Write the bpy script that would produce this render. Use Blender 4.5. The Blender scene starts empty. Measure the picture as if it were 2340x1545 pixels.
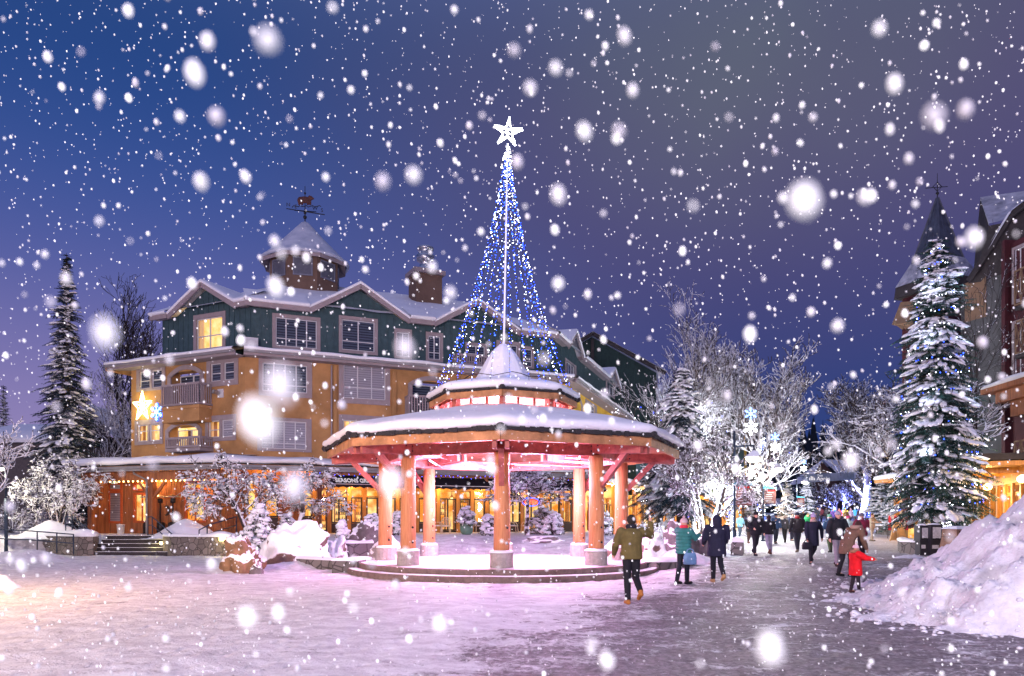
import bpy, math, random
from mathutils import Vector, Matrix, noise
R = random.Random(7)
sc = bpy.context.scene
C = sc.collection
PI = math.pi
# ---------------------------------------------------------------- measuring
F, CX, HY, CH = 1696.0, 1170.0, 1190.0, 1.7       # focal length, centre, horizon row of the photo, eye height
def P(px, py, Y): return Vector(((px-CX)/F*Y, Y, CH+(HY-py)/F*Y))
def lerp(a, b, t): return a+(b-a)*t
def sst(a, b, x):
    t = min(1, max(0, (x-a)/(b-a))); return t*t*(3-2*t)
def interp(tab, x):
    if x <= tab[0][0]: return tab[0][1]
    for (a, b), (c, d) in zip(tab, tab[1:]):
        if x <= c: return lerp(b, d, (x-a)/(c-a))
    return tab[-1][1]
STREET = [(16,0),(20,.14),(25,.22),(33,.28),(45,.36),(55,.5),(65,.75),(90,1.65),(120,2.5),(200,4.5)]
def gz(x, y):
    s = interp(STREET, y)*sst(2.5, 7, x-(y-20)*.03)
    t = 0
    if x < 9:
        y0 = 31.3 if x > -9 else lerp(31.3, 37.6, sst(-9, -13, x)) if x > -13 else 37.6
        y1 = 37.0 if x > -9 else lerp(37.0, 37.9, sst(-9, -13, x)) if x > -13 else 37.9
        t = .95*sst(y0, y1, y)*(1-sst(5.5, 9, x))
    return max(s, t)
# ---------------------------------------------------------------- mesh builder
class MB:
    def __init__(s): s.v=[]; s.f=[]; s.m=[]
    def add(s, vs, fs, mi=0):
        o=len(s.v); s.v.extend([tuple(v) for v in vs])
        s.f.extend([tuple(i+o for i in f) for f in fs]); s.m.extend([mi]*len(fs)); return s
    def box(s, x0,x1,y0,y1,z0,z1, mi=0):
        return s.add([(x0,y0,z0),(x1,y0,z0),(x1,y1,z0),(x0,y1,z0),(x0,y0,z1),(x1,y0,z1),(x1,y1,z1),(x0,y1,z1)],
          [(0,3,2,1),(4,5,6,7),(0,1,5,4),(1,2,6,5),(2,3,7,6),(3,0,4,7)], mi)
    def bar(s, p, q, w, h, up=(0,0,1), mi=0):
        p=Vector(p); q=Vector(q); d=(q-p).normalized(); up=Vector(up)
        if abs(d.dot(up))>.98: up=Vector((0,1,0))
        a=d.cross(up).normalized()*(w/2); b=a.cross(d).normalized()*(h/2)
        vs=[p-a-b,p+a-b,p+a+b,p-a+b,q-a-b,q+a-b,q+a+b,q-a+b]
        return s.add(vs,[(0,1,2,3),(7,6,5,4),(0,4,5,1),(1,5,6,2),(2,6,7,3),(3,7,4,0)],mi)
    def tube(s, pts, rad, n=6, mi=0, cap=True, fy=1.0):
        pts=[Vector(p) for p in pts]
        if not hasattr(rad,'__len__'): rad=[rad]*len(pts)
        o=len(s.v); k=len(pts)
        d=(pts[1]-pts[0]).normalized()
        up=Vector((0,0,1)) if abs(d.z)<.9 else Vector((0,1,0))
        for i,p in enumerate(pts):
            if 0<i<k-1: d=(pts[i+1]-pts[i-1])
            elif i==k-1: d=pts[i]-pts[i-1]
            if d.length<1e-9: d=Vector((0,0,1))
            d=d.normalized()
            a=d.cross(up)
            if a.length<1e-4: a=d.cross(Vector((1,0,.1)))
            a.normalize(); b=a.cross(d); up=b
            r=rad[i]
            for j in range(n):
                t=2*PI*j/n+PI/n
                q=p+a*(math.cos(t)*r)+b*(math.sin(t)*r*fy); s.v.append((q.x,q.y,q.z))
        for i in range(k-1):
            for j in range(n):
                j2=(j+1)%n
                s.f.append((o+i*n+j,o+(i+1)*n+j,o+(i+1)*n+j2,o+i*n+j2)); s.m.append(mi)
        if cap:
            s.f.append(tuple(o+j for j in range(n))); s.m.append(mi)
            s.f.append(tuple(o+(k-1)*n+j for j in reversed(range(n)))); s.m.append(mi)
        return s
    def loft(s, secs, n=12, mi=0):      # horizontal elliptical sections ((x,y,z),rx,ry)
        o=len(s.v); k=len(secs)
        for (c,rx,ry) in secs:
            for j in range(n):
                t=2*PI*j/n; s.v.append((c[0]+math.cos(t)*rx,c[1]+math.sin(t)*ry,c[2]))
        for i in range(k-1):
            for j in range(n):
                j2=(j+1)%n; s.f.append((o+i*n+j,o+i*n+j2,o+(i+1)*n+j2,o+(i+1)*n+j)); s.m.append(mi)
        s.f.append(tuple(o+j for j in reversed(range(n)))); s.m.append(mi)
        s.f.append(tuple(o+(k-1)*n+j for j in range(n))); s.m.append(mi)
        return s
    def lathe(s, prof, c=(0,0,0), n=16, mi=0, a0=0, amp=0, seed=0):
        o=len(s.v); k=len(prof)
        for (r,z) in prof:
            for j in range(n):
                t=2*PI*j/n+a0
                rr=r*(1+amp*noise.noise((math.cos(t)*2+seed,math.sin(t)*2,z*3))) if amp else r
                s.v.append((c[0]+math.cos(t)*rr,c[1]+math.sin(t)*rr,c[2]+z))
        for i in range(k-1):
            for j in range(n):
                j2=(j+1)%n; s.f.append((o+i*n+j,o+i*n+j2,o+(i+1)*n+j2,o+(i+1)*n+j)); s.m.append(mi)
        if prof[0][0]>1e-4: s.f.append(tuple(o+j for j in reversed(range(n)))); s.m.append(mi)
        if prof[-1][0]>1e-4: s.f.append(tuple(o+(k-1)*n+j for j in range(n))); s.m.append(mi)
        return s
    def ball(s, c, r, n=10, k=7, mi=0, amp=0, freq=2.0, seed=0.0, zmin=None):
        if not hasattr(r,'__len__'): r=(r,r,r)
        o=len(s.v)
        for i in range(k+1):
            th=PI*i/k
            for j in range(n):
                ph=2*PI*j/n
                d=(math.sin(th)*math.cos(ph),math.sin(th)*math.sin(ph),-math.cos(th))
                m=1
                if amp:
                    m=1+amp*noise.fractal((d[0]*freq+seed,d[1]*freq-seed,d[2]*freq+seed*.5),.9,2,3)
                z=c[2]+d[2]*r[2]*m
                if zmin is not None: z=max(z,zmin)
                s.v.append((c[0]+d[0]*r[0]*m,c[1]+d[1]*r[1]*m,z))
        for i in range(k):
            for j in range(n):
                j2=(j+1)%n; s.f.append((o+i*n+j,o+i*n+j2,o+(i+1)*n+j2,o+(i+1)*n+j)); s.m.append(mi)
        return s
    def prism(s, poly, ext, mi=0):
        n=len(poly); e=Vector(ext); vs=[Vector(p) for p in poly]+[Vector(p)+e for p in poly]
        return s.add(vs,[tuple(reversed(range(n))),tuple(range(n,2*n))]+[(i,(i+1)%n,n+(i+1)%n,n+i) for i in range(n)],mi)
    def quad(s,a,b,c,d,mi=0): return s.add([a,b,c,d],[(0,1,2,3)],mi)
    def grid(s, rows, mi=0, close=False):
        o=len(s.v); n=len(rows[0])
        for r in rows: s.v.extend([tuple(p) for p in r])
        for i in range(len(rows)-1):
            for j in range(n if close else n-1):
                j2=(j+1)%n
                s.f.append((o+i*n+j,o+i*n+j2,o+(i+1)*n+j2,o+(i+1)*n+j)); s.m.append(mi)
        return s
    def xf(s, M):
        s.v=[tuple(M@Vector(v)) for v in s.v]; return s
def top(o):
    while o.parent: o=o.parent
    return o
def mesh_obj(name, mb, mats, smooth=False, off=(0,0,0)):
    me=bpy.data.meshes.new(name)
    ox,oy,oz=off
    me.from_pydata([(x-ox,y-oy,z-oz) for x,y,z in mb.v],[],mb.f)
    if not isinstance(mats,(list,tuple)): mats=[mats]
    for m in mats: me.materials.append(m)
    if len(mats)>1: me.polygons.foreach_set('material_index',mb.m)
    if smooth: me.polygons.foreach_set('use_smooth',[True]*len(me.polygons))
    me.update()
    o=bpy.data.objects.new(name,me); C.objects.link(o); return o
def obj(name, mb, mats, parent, smooth=False, label=None, kind=None, local=False):
    r=top(parent)
    o=mesh_obj(name,mb,mats,smooth,(0,0,0) if local else tuple(r.location)); o.parent=parent
    if label: o['label']=label
    if kind: o['kind']=kind
    return o
def thing(name,label,cat,loc=(0,0,0),group=None,rz=0):
    o=bpy.data.objects.new(name,None); C.objects.link(o); o.location=loc; o.rotation_euler=(0,0,rz)
    o['label']=label; o['category']=cat
    if group: o['group']=group
    return o
def single(name,mb,mats,label,cat,loc=(0,0,0),group=None,smooth=False,kind=None):
    o=mesh_obj(name,mb,mats,smooth,tuple(loc)); o.location=loc
    if kind:
        o['kind']=kind
        if label: o['label']=label
    else: o['label']=label; o['category']=cat
    if group: o['group']=group
    return o
def dup(r,loc,rz=0,label=None,scale=None):
    c=r.copy(); C.objects.link(c); c.location=loc; c.rotation_euler=(0,0,rz)
    if label: c['label']=label
    if scale: c.scale=(scale,)*3
    def rec(a,b):
        for ch in list(a.children):
            if ch.parent is a:
                d=ch.copy(); C.objects.link(d); d.parent=b; rec(ch,d)
    rec(r,c); return c
def text_mesh(body,size,ext=.01,align='CENTER',bold=0.0):
    cu=bpy.data.curves.new('lettering','FONT'); cu.body=body; cu.size=size; cu.extrude=ext; cu.align_x=align; cu.offset=bold
    o=bpy.data.objects.new('lettering',cu); C.objects.link(o)
    dg=bpy.context.evaluated_depsgraph_get(); me=bpy.data.meshes.new_from_object(o.evaluated_get(dg))
    mb=MB(); mb.add([tuple(v.co) for v in me.vertices],[tuple(p.vertices) for p in me.polygons])
    bpy.data.objects.remove(o); bpy.data.meshes.remove(me); return mb
def remesh(mb,vox,sm=2):
    me=bpy.data.meshes.new('tmp'); me.from_pydata(mb.v,[],mb.f)
    o=bpy.data.objects.new('tmp',me); C.objects.link(o)
    m=o.modifiers.new('r','REMESH'); m.mode='VOXEL'; m.voxel_size=vox
    if sm: s=o.modifiers.new('s','SMOOTH'); s.iterations=sm; s.factor=.5
    dg=bpy.context.evaluated_depsgraph_get(); me2=bpy.data.meshes.new_from_object(o.evaluated_get(dg))
    out=MB(); out.add([tuple(v.co) for v in me2.vertices],[tuple(p.vertices) for p in me2.polygons])
    bpy.data.objects.remove(o); bpy.data.meshes.remove(me); bpy.data.meshes.remove(me2); return out
# ---------------------------------------------------------------- materials
def _n(nt,t,**k):
    n=nt.nodes.new(t)
    for a,b in k.items(): setattr(n,a,b)
    return n
SNOWC=(.84,.85,.88,1)
def mat(name,col,rough=.75,var=.18,scale=3.0,bump=.0,bscale=25.0,metal=0,stretch=None,snow=None,col2=None,spec=.3,detail=5,snow_scale=3.0,emit=None,estr=0):
    m=bpy.data.materials.new(name); m.use_nodes=True; nt=m.node_tree; L=nt.links
    b=nt.nodes['Principled BSDF']; b.inputs['Roughness'].default_value=rough; b.inputs['Metallic'].default_value=metal
    b.inputs['Specular IOR Level'].default_value=spec
    tc=_n(nt,'ShaderNodeTexCoord'); mp=_n(nt,'ShaderNodeMapping'); L.new(tc.outputs['Object'],mp.inputs[0])
    if stretch: mp.inputs['Scale'].default_value=stretch
    no=_n(nt,'ShaderNodeTexNoise'); no.inputs['Scale'].default_value=scale; no.inputs['Detail'].default_value=detail; no.inputs['Roughness'].default_value=.65
    L.new(mp.outputs[0],no.inputs['Vector'])
    mr=_n(nt,'ShaderNodeMapRange'); mr.inputs[1].default_value=.3; mr.inputs[2].default_value=.7; L.new(no.outputs[0],mr.inputs[0])
    mx=_n(nt,'ShaderNodeMix',data_type='RGBA')
    c2=col2 or tuple(min(1,c*(1+var)) for c in col)
    c1=tuple(c*(1-var) for c in col) if not col2 else col
    mx.inputs[6].default_value=(*c1,1); mx.inputs[7].default_value=(*c2,1); L.new(mr.outputs[0],mx.inputs[0])
    out=mx.outputs[2]
    if snow is not None:
        g=_n(nt,'ShaderNodeNewGeometry'); sp=_n(nt,'ShaderNodeSeparateXYZ'); L.new(g.outputs['Normal'],sp.inputs[0])
        n2=_n(nt,'ShaderNodeTexNoise'); n2.inputs['Scale'].default_value=snow_scale; n2.inputs['Detail'].default_value=4; L.new(tc.outputs['Object'],n2.inputs['Vector'])
        ad=_n(nt,'ShaderNodeMath',operation='MULTIPLY_ADD'); L.new(n2.outputs[0],ad.inputs[0]); ad.inputs[1].default_value=1.0; L.new(sp.outputs[2],ad.inputs[2])
        m2=_n(nt,'ShaderNodeMapRange'); m2.inputs[1].default_value=snow+.5-.06; m2.inputs[2].default_value=snow+.5+.06; L.new(ad.outputs[0],m2.inputs[0])
        mx2=_n(nt,'ShaderNodeMix',data_type='RGBA'); L.new(m2.outputs[0],mx2.inputs[0]); L.new(out,mx2.inputs[6]); mx2.inputs[7].default_value=SNOWC
        out=mx2.outputs[2]
    L.new(out,b.inputs['Base Color'])
    if bump:
        n3=_n(nt,'ShaderNodeTexNoise'); n3.inputs['Scale'].default_value=bscale; n3.inputs['Detail'].default_value=6; L.new(mp.outputs[0],n3.inputs['Vector'])
        bu=_n(nt,'ShaderNodeBump'); bu.inputs['Strength'].default_value=bump; bu.inputs['Distance'].default_value=.05
        L.new(n3.outputs[0],bu.inputs['Height']); L.new(bu.outputs[0],b.inputs['Normal'])
    if emit:
        b.inputs['Emission Color'].default_value=(*emit,1); b.inputs['Emission Strength'].default_value=estr
    return m
def emis(name,col,st,col2=None,scale=3.0,lo=.4,hi=.62):
    m=bpy.data.materials.new(name); m.use_nodes=True; nt=m.node_tree; L=nt.links
    nt.nodes.remove(nt.nodes['Principled BSDF']); e=_n(nt,'ShaderNodeEmission'); e.inputs[1].default_value=st; e.inputs[0].default_value=(*col,1)
    L.new(e.outputs[0],nt.nodes['Material Output'].inputs[0])
    if col2:
        tc=_n(nt,'ShaderNodeTexCoord'); no=_n(nt,'ShaderNodeTexNoise'); no.inputs['Scale'].default_value=scale; no.inputs['Detail'].default_value=3
        L.new(tc.outputs['Object'],no.inputs['Vector']); mr=_n(nt,'ShaderNodeMapRange'); mr.inputs[1].default_value=lo; mr.inputs[2].default_value=hi
        L.new(no.outputs[0],mr.inputs[0]); mx=_n(nt,'ShaderNodeMix',data_type='RGBA'); mx.inputs[6].default_value=(*col,1); mx.inputs[7].default_value=(*col2,1)
        L.new(mr.outputs[0],mx.inputs[0]); L.new(mx.outputs[2],e.inputs[0])
    return m
def glass(name,tint=(1,1,1),refl=.12,rough=.03):
    m=bpy.data.materials.new(name); m.use_nodes=True; nt=m.node_tree; L=nt.links
    nt.nodes.remove(nt.nodes['Principled BSDF'])
    t=_n(nt,'ShaderNodeBsdfTransparent'); t.inputs[0].default_value=(*tint,1); g=_n(nt,'ShaderNodeBsdfGlossy'); g.inputs['Roughness'].default_value=rough
    x=_n(nt,'ShaderNodeMixShader'); x.inputs[0].default_value=refl; L.new(t.outputs[0],x.inputs[1]); L.new(g.outputs[0],x.inputs[2]); L.new(x.outputs[0],nt.nodes['Material Output'].inputs[0]); return m
def blind_mat(name,c1,c2,period,rough=.25):
    m=mat(name,c1,rough,var=.1); nt=m.node_tree; L=nt.links; b=nt.nodes['Principled BSDF']
    tc=[n for n in nt.nodes if n.type=='TEX_COORD'][0]; sp=_n(nt,'ShaderNodeSeparateXYZ'); L.new(tc.outputs['Object'],sp.inputs[0])
    mu=_n(nt,'ShaderNodeMath',operation='MULTIPLY'); mu.inputs[1].default_value=1/period; L.new(sp.outputs[2],mu.inputs[0])
    fr=_n(nt,'ShaderNodeMath',operation='FRACT'); L.new(mu.outputs[0],fr.inputs[0])
    mr=_n(nt,'ShaderNodeMapRange'); mr.inputs[1].default_value=.45; mr.inputs[2].default_value=.75; L.new(fr.outputs[0],mr.inputs[0])
    mx=_n(nt,'ShaderNodeMix',data_type='RGBA'); mx.inputs[6].default_value=(*c1,1); mx.inputs[7].default_value=(*c2,1); L.new(mr.outputs[0],mx.inputs[0]); L.new(mx.outputs[2],b.inputs['Base Color'])
    b.inputs['Coat Weight'].default_value=.6; b.inputs['Coat Roughness'].default_value=.06
    return m
def stone_mat(name,c1,c2,mortar,scale=2.2,snow=None):
    m=mat(name,c1,.85,var=.2,scale=6,bump=.4,bscale=14,snow=snow,snow_scale=5); nt=m.node_tree; L=nt.links
    mx=[n for n in nt.nodes if n.type=='MIX'][0]
    tc=[n for n in nt.nodes if n.type=='TEX_COORD'][0]
    vo=_n(nt,'ShaderNodeTexVoronoi'); vo.inputs['Scale'].default_value=scale; L.new(tc.outputs['Object'],vo.inputs['Vector'])
    v2=_n(nt,'ShaderNodeTexVoronoi',feature='DISTANCE_TO_EDGE'); v2.inputs['Scale'].default_value=scale; L.new(tc.outputs['Object'],v2.inputs['Vector'])
    s1=_n(nt,'ShaderNodeSeparateColor'); L.new(vo.outputs['Color'],s1.inputs[0])
    a=_n(nt,'ShaderNodeMix',data_type='RGBA'); a.inputs[6].default_value=(*c1,1); a.inputs[7].default_value=(*c2,1); L.new(s1.outputs[0],a.inputs[0])
    mr=_n(nt,'ShaderNodeMapRange'); mr.inputs[1].default_value=.02; mr.inputs[2].default_value=.07; L.new(v2.outputs[0],mr.inputs[0])
    b=_n(nt,'ShaderNodeMix',data_type='RGBA'); b.inputs[6].default_value=(*mortar,1); L.new(a.outputs[2],b.inputs[7]); L.new(mr.outputs[0],b.inputs[0])
    for l in list(mx.outputs[2].links): L.new(b.outputs[2],l.to_socket)
    return m
S_=dict
M=S_(
 snow=mat('snow',(.76,.77,.81),.6,var=.05,scale=2.5,bump=.35,bscale=9),
 snowrough=mat('ploughed snow',(.46,.45,.49),.65,col2=(.70,.70,.75),scale=2.6,bump=1.0,bscale=7),
 log=mat('peeled log',(.40,.16,.06),.55,scale=4,bump=.35,bscale=7,stretch=(7,7,.45),col2=(.62,.29,.13)),
 beam=mat('red timber',(.34,.10,.08),.6,var=.4,scale=4,bump=.15,bscale=9),
 deck=mat('roof boards',(.5,.2,.13),.6,var=.2,scale=5),
 fascia=mat('weathered cedar fascia',(.40,.19,.085),.65,var=.45,scale=2.2,bump=.2,bscale=12),
 shingle=mat('dark shingle edge',(.03,.028,.03),.9,var=.5,scale=30,bump=.6,bscale=30),
 concrete=mat('concrete',(.30,.27,.25),.9,var=.25,scale=8,bump=.4,bscale=25),
 riser=mat('brown step stone',(.16,.115,.10),.85,var=.3,scale=5,bump=.3),
 metal=mat('dark metal',(.03,.03,.035),.45,metal=.6,var=.1),
 steel=mat('galvanised steel',(.45,.47,.5),.3,metal=.9,var=.2),
 ochre=mat('ochre stucco',(.37,.20,.08),.85,var=.30,scale=.55,bump=.15,bscale=60),
 dimstucco=mat('haze dimmed stucco',(.15,.095,.07),.85,var=.14,scale=1.2,bump=.15,bscale=60),  # darker copy of the ochre, with dimness and haze put into it
 yellowst=mat('bright yellow stucco',(.58,.36,.04),.85,var=.1,scale=1.2,bump=.1,bscale=60),
 green=mat('blue green siding',(.038,.074,.085),.7,var=.2,scale=3),
 dkgreen=mat('dark green siding',(.014,.035,.036),.75,var=.2,scale=3),
 trim=mat('mauve grey trim',(.27,.225,.235),.7,var=.1,scale=3),
 white=mat('white window frame',(.52,.52,.55),.5,var=.05),
 cedar=mat('cedar wall',(.16,.055,.025),.55,col2=(.40,.15,.06),scale=3,stretch=(4,4,.25),bump=.12,bscale=6),
 cedarlt=mat('honey wood',(.42,.19,.045),.5,var=.3,scale=3,stretch=(5,5,.5)),
 darkframe=mat('dark bronze frame',(.045,.03,.025),.5,var=.2),
 gutter=mat('grey gutter',(.22,.21,.22),.5,var=.1),
 grey=mat('grey stucco',(.085,.088,.09),.9,var=.12,scale=1.0),
 tan=mat('tan stucco',(.19,.12,.075),.9,var=.1),
 burg=mat('burgundy siding',(.06,.014,.018),.7,var=.2),
 darkroof=mat('dark eave',(.035,.03,.032),.8,var=.3),
 awning=mat('black awning cloth',(.012,.010,.016),.8,var=.3,scale=2),
 lettering=mat('cream lettering',(.8,.78,.75),.5,var=.03,emit=(.9,.88,.85),estr=.35),  # faint glow put into the letters to keep them readable
 stone=stone_mat('rubble stone',(.13,.11,.10),(.22,.19,.17),(.05,.045,.04),3.3),
 stonesnow=stone_mat('snowy rubble stone',(.11,.10,.10),(.2,.18,.17),(.05,.045,.045),2.4,snow=.55),
 pale=stone_mat('pale ashlar stone',(.42,.33,.22),(.5,.42,.32),(.2,.16,.12),2.0),
 rockbr=mat('brown boulder',(.20,.115,.06),.85,var=.5,scale=3,bump=.8,bscale=5,snow=.45,snow_scale=2.0),
 rockgr=mat('grey boulder',(.13,.11,.115),.85,var=.35,scale=4,bump=.8,bscale=6,snow=.5,snow_scale=1.6),
 rocksn=mat('snow plastered boulder',(.14,.09,.075),.85,var=.35,scale=4,bump=.8,bscale=6,snow=.02,snow_scale=1.3),
 rockpk=mat('speckled granite',(.30,.25,.26),.85,var=.5,scale=40,bump=.5,bscale=20,snow=.38,snow_scale=.8),
 bark=mat('snowy bark',(.05,.038,.034),.9,var=.3,scale=8,snow=.02,snow_scale=5),
 barkdk=mat('dark bark',(.035,.028,.028),.9,var=.3,scale=8,snow=.55,snow_scale=5),
 trunk=mat('trunk bark',(.06,.042,.032),.9,var=.4,scale=9,bump=.6,stretch=(3,3,.6)),
 needle=mat('spruce needles',(.022,.062,.05),.75,var=.5,scale=5,snow=1.02,snow_scale=9),
 needledk=mat('dim spruce needles',(.018,.042,.058),.8,var=.5,scale=5,snow=.98,snow_scale=9),
 forest=mat('forest',(.012,.02,.03),.9,var=.5,scale=2,snow=.62,snow_scale=4),
 leaf=mat('evergreen leaves',(.04,.055,.025),.7,var=.5,scale=9,snow=.5,snow_scale=9),
 hill=mat('wooded hillside',(.02,.03,.055),.95,var=.5,scale=.4),
 bulbw=emis('white bulb',(.85,.9,1),14), bulbb=emis('blue bulb',(.02,.07,1),14), bulbwarm=emis('warm bulb',(1,.6,.2),14),
 starw=emis('star lights',(.9,.93,1),16), starwarm=emis('warm star lights',(1,.85,.32),7), neonb=emis('blue rope light',(.02,.10,1),4), neonbw=emis('pale blue rope light',(.25,.45,1),5),
 neonr=emis('red neon',(1,.05,.04),5),
 led=emis('led strip',(.72,.62,1),9), ledb=emis('led strip blue',(.25,.25,1),5),
 lampw=emis('lit street lamp glass',(1,.93,.8),14), lampwarm=emis('lit soffit lamp',(1,.66,.22),14),
 pole=mat('blue grey pole',(.03,.045,.075),.5,metal=.3,var=.15), pipe=mat('pale mast',(.7,.72,.85),.35,var=.05,emit=(.6,.65,1),estr=.25),
 glass=glass('clear glass'), darkglass=glass('dim glass',(.35,.4,.5),.2),
 blind=blind_mat('dark slatted blinds',(.07,.085,.12),(.018,.022,.035),.16), blindlt=blind_mat('closed pale blinds',(.30,.29,.33),(.2,.2,.24),.14),
 room=emis('lit room wall',(1,.50,.10),1.5,(1,.74,.33),1.6), room2=emis('lit shop wall',(.75,.24,.02),1.5,(1,.70,.24),1.3),  # walls glow by themselves in place of lamplight inside
 curtain=mat('curtain',(.75,.5,.25),.8,var=.2,scale=6,stretch=(6,6,.3),emit=(1,.55,.15),estr=.35),
 shelf=mat('shop shelf',(.22,.1,.04),.6,var=.3), dark=mat('dark void',(.012,.012,.016),.8,var=.2),
 red=mat('red cloth',(.55,.012,.015),.75,var=.12,scale=8,bump=.2), skin=mat('skin',(.5,.27,.19),.55,var=.08),
 signbrown=mat('wayfinding board',(.20,.09,.08),.6,var=.15), signblue=mat('pale blue sign cap',(.06,.30,.42),.5,var=.1),
 bin=mat('timber clad bin',(.30,.17,.11),.6,var=.3,scale=4,bump=.2), box=mat('grey newspaper box',(.05,.048,.055),.45,var=.2,metal=.3),
 paper=mat('newsprint',(.6,.58,.56),.9,var=.3,scale=20), brown=mat('rust brown',(.08,.03,.025),.7,var=.3),
 pot=mat('glazed green pot',(.12,.22,.16),.35,var=.2), clay=mat('clay pot',(.22,.10,.06),.8,var=.2), bucket=mat('white bucket',(.7,.68,.66),.5,var=.06),
 resin=mat('cream resin chair',(.66,.5,.32),.5,var=.1), cloth=mat('banner cloth',(.10,.14,.20),.8,var=.5,scale=.6,col2=(.25,.27,.36)),
 aboard=mat('a board timber',(.55,.36,.18),.7,var=.2), exit=mat('exit plate',(.7,.75,.68),.5,var=.02,emit=(.8,.9,.75),estr=.35), exitg=mat('exit pictogram',(.02,.28,.08),.5,var=.02),
)
_cm={}
def cm(col,kind='cloth'):
    k=(col,kind)
    if k not in _cm: _cm[k]=mat('garment',col,.8 if kind=='cloth' else .4,var=.22,scale=7,bump=.25,bscale=16)
    return _cm[k]
LM={'led_light':5.4,'drum_light':8.0,'street_lamp_light':5.0,'restaurant_light':3.0,'porch_light':2.8,'edge_lamp_light':1.4,'plaza_flood_light':1.0,'string_light':5.5,'garland_light':3.4,'plaza_lamp_light':1.5,'star_light':1.2,'step_light':1.5,'wall_light_lamp':1.5,'snowflake_light':1.0,'soffit_light':2.4,'canopy_light':2.3,'shop_light':3.6}
def lamp(name,loc,power,col,radius=.15,parent=None):
    l=bpy.data.lights.new(name,'POINT'); l.energy=power*LM.get(name,2.0); l.color=col; l.shadow_soft_size=radius
    o=bpy.data.objects.new(name,l); C.objects.link(o); o.location=loc
    if parent: o.parent=parent; o.location=Vector(loc)-top(parent).location
    return o
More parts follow.
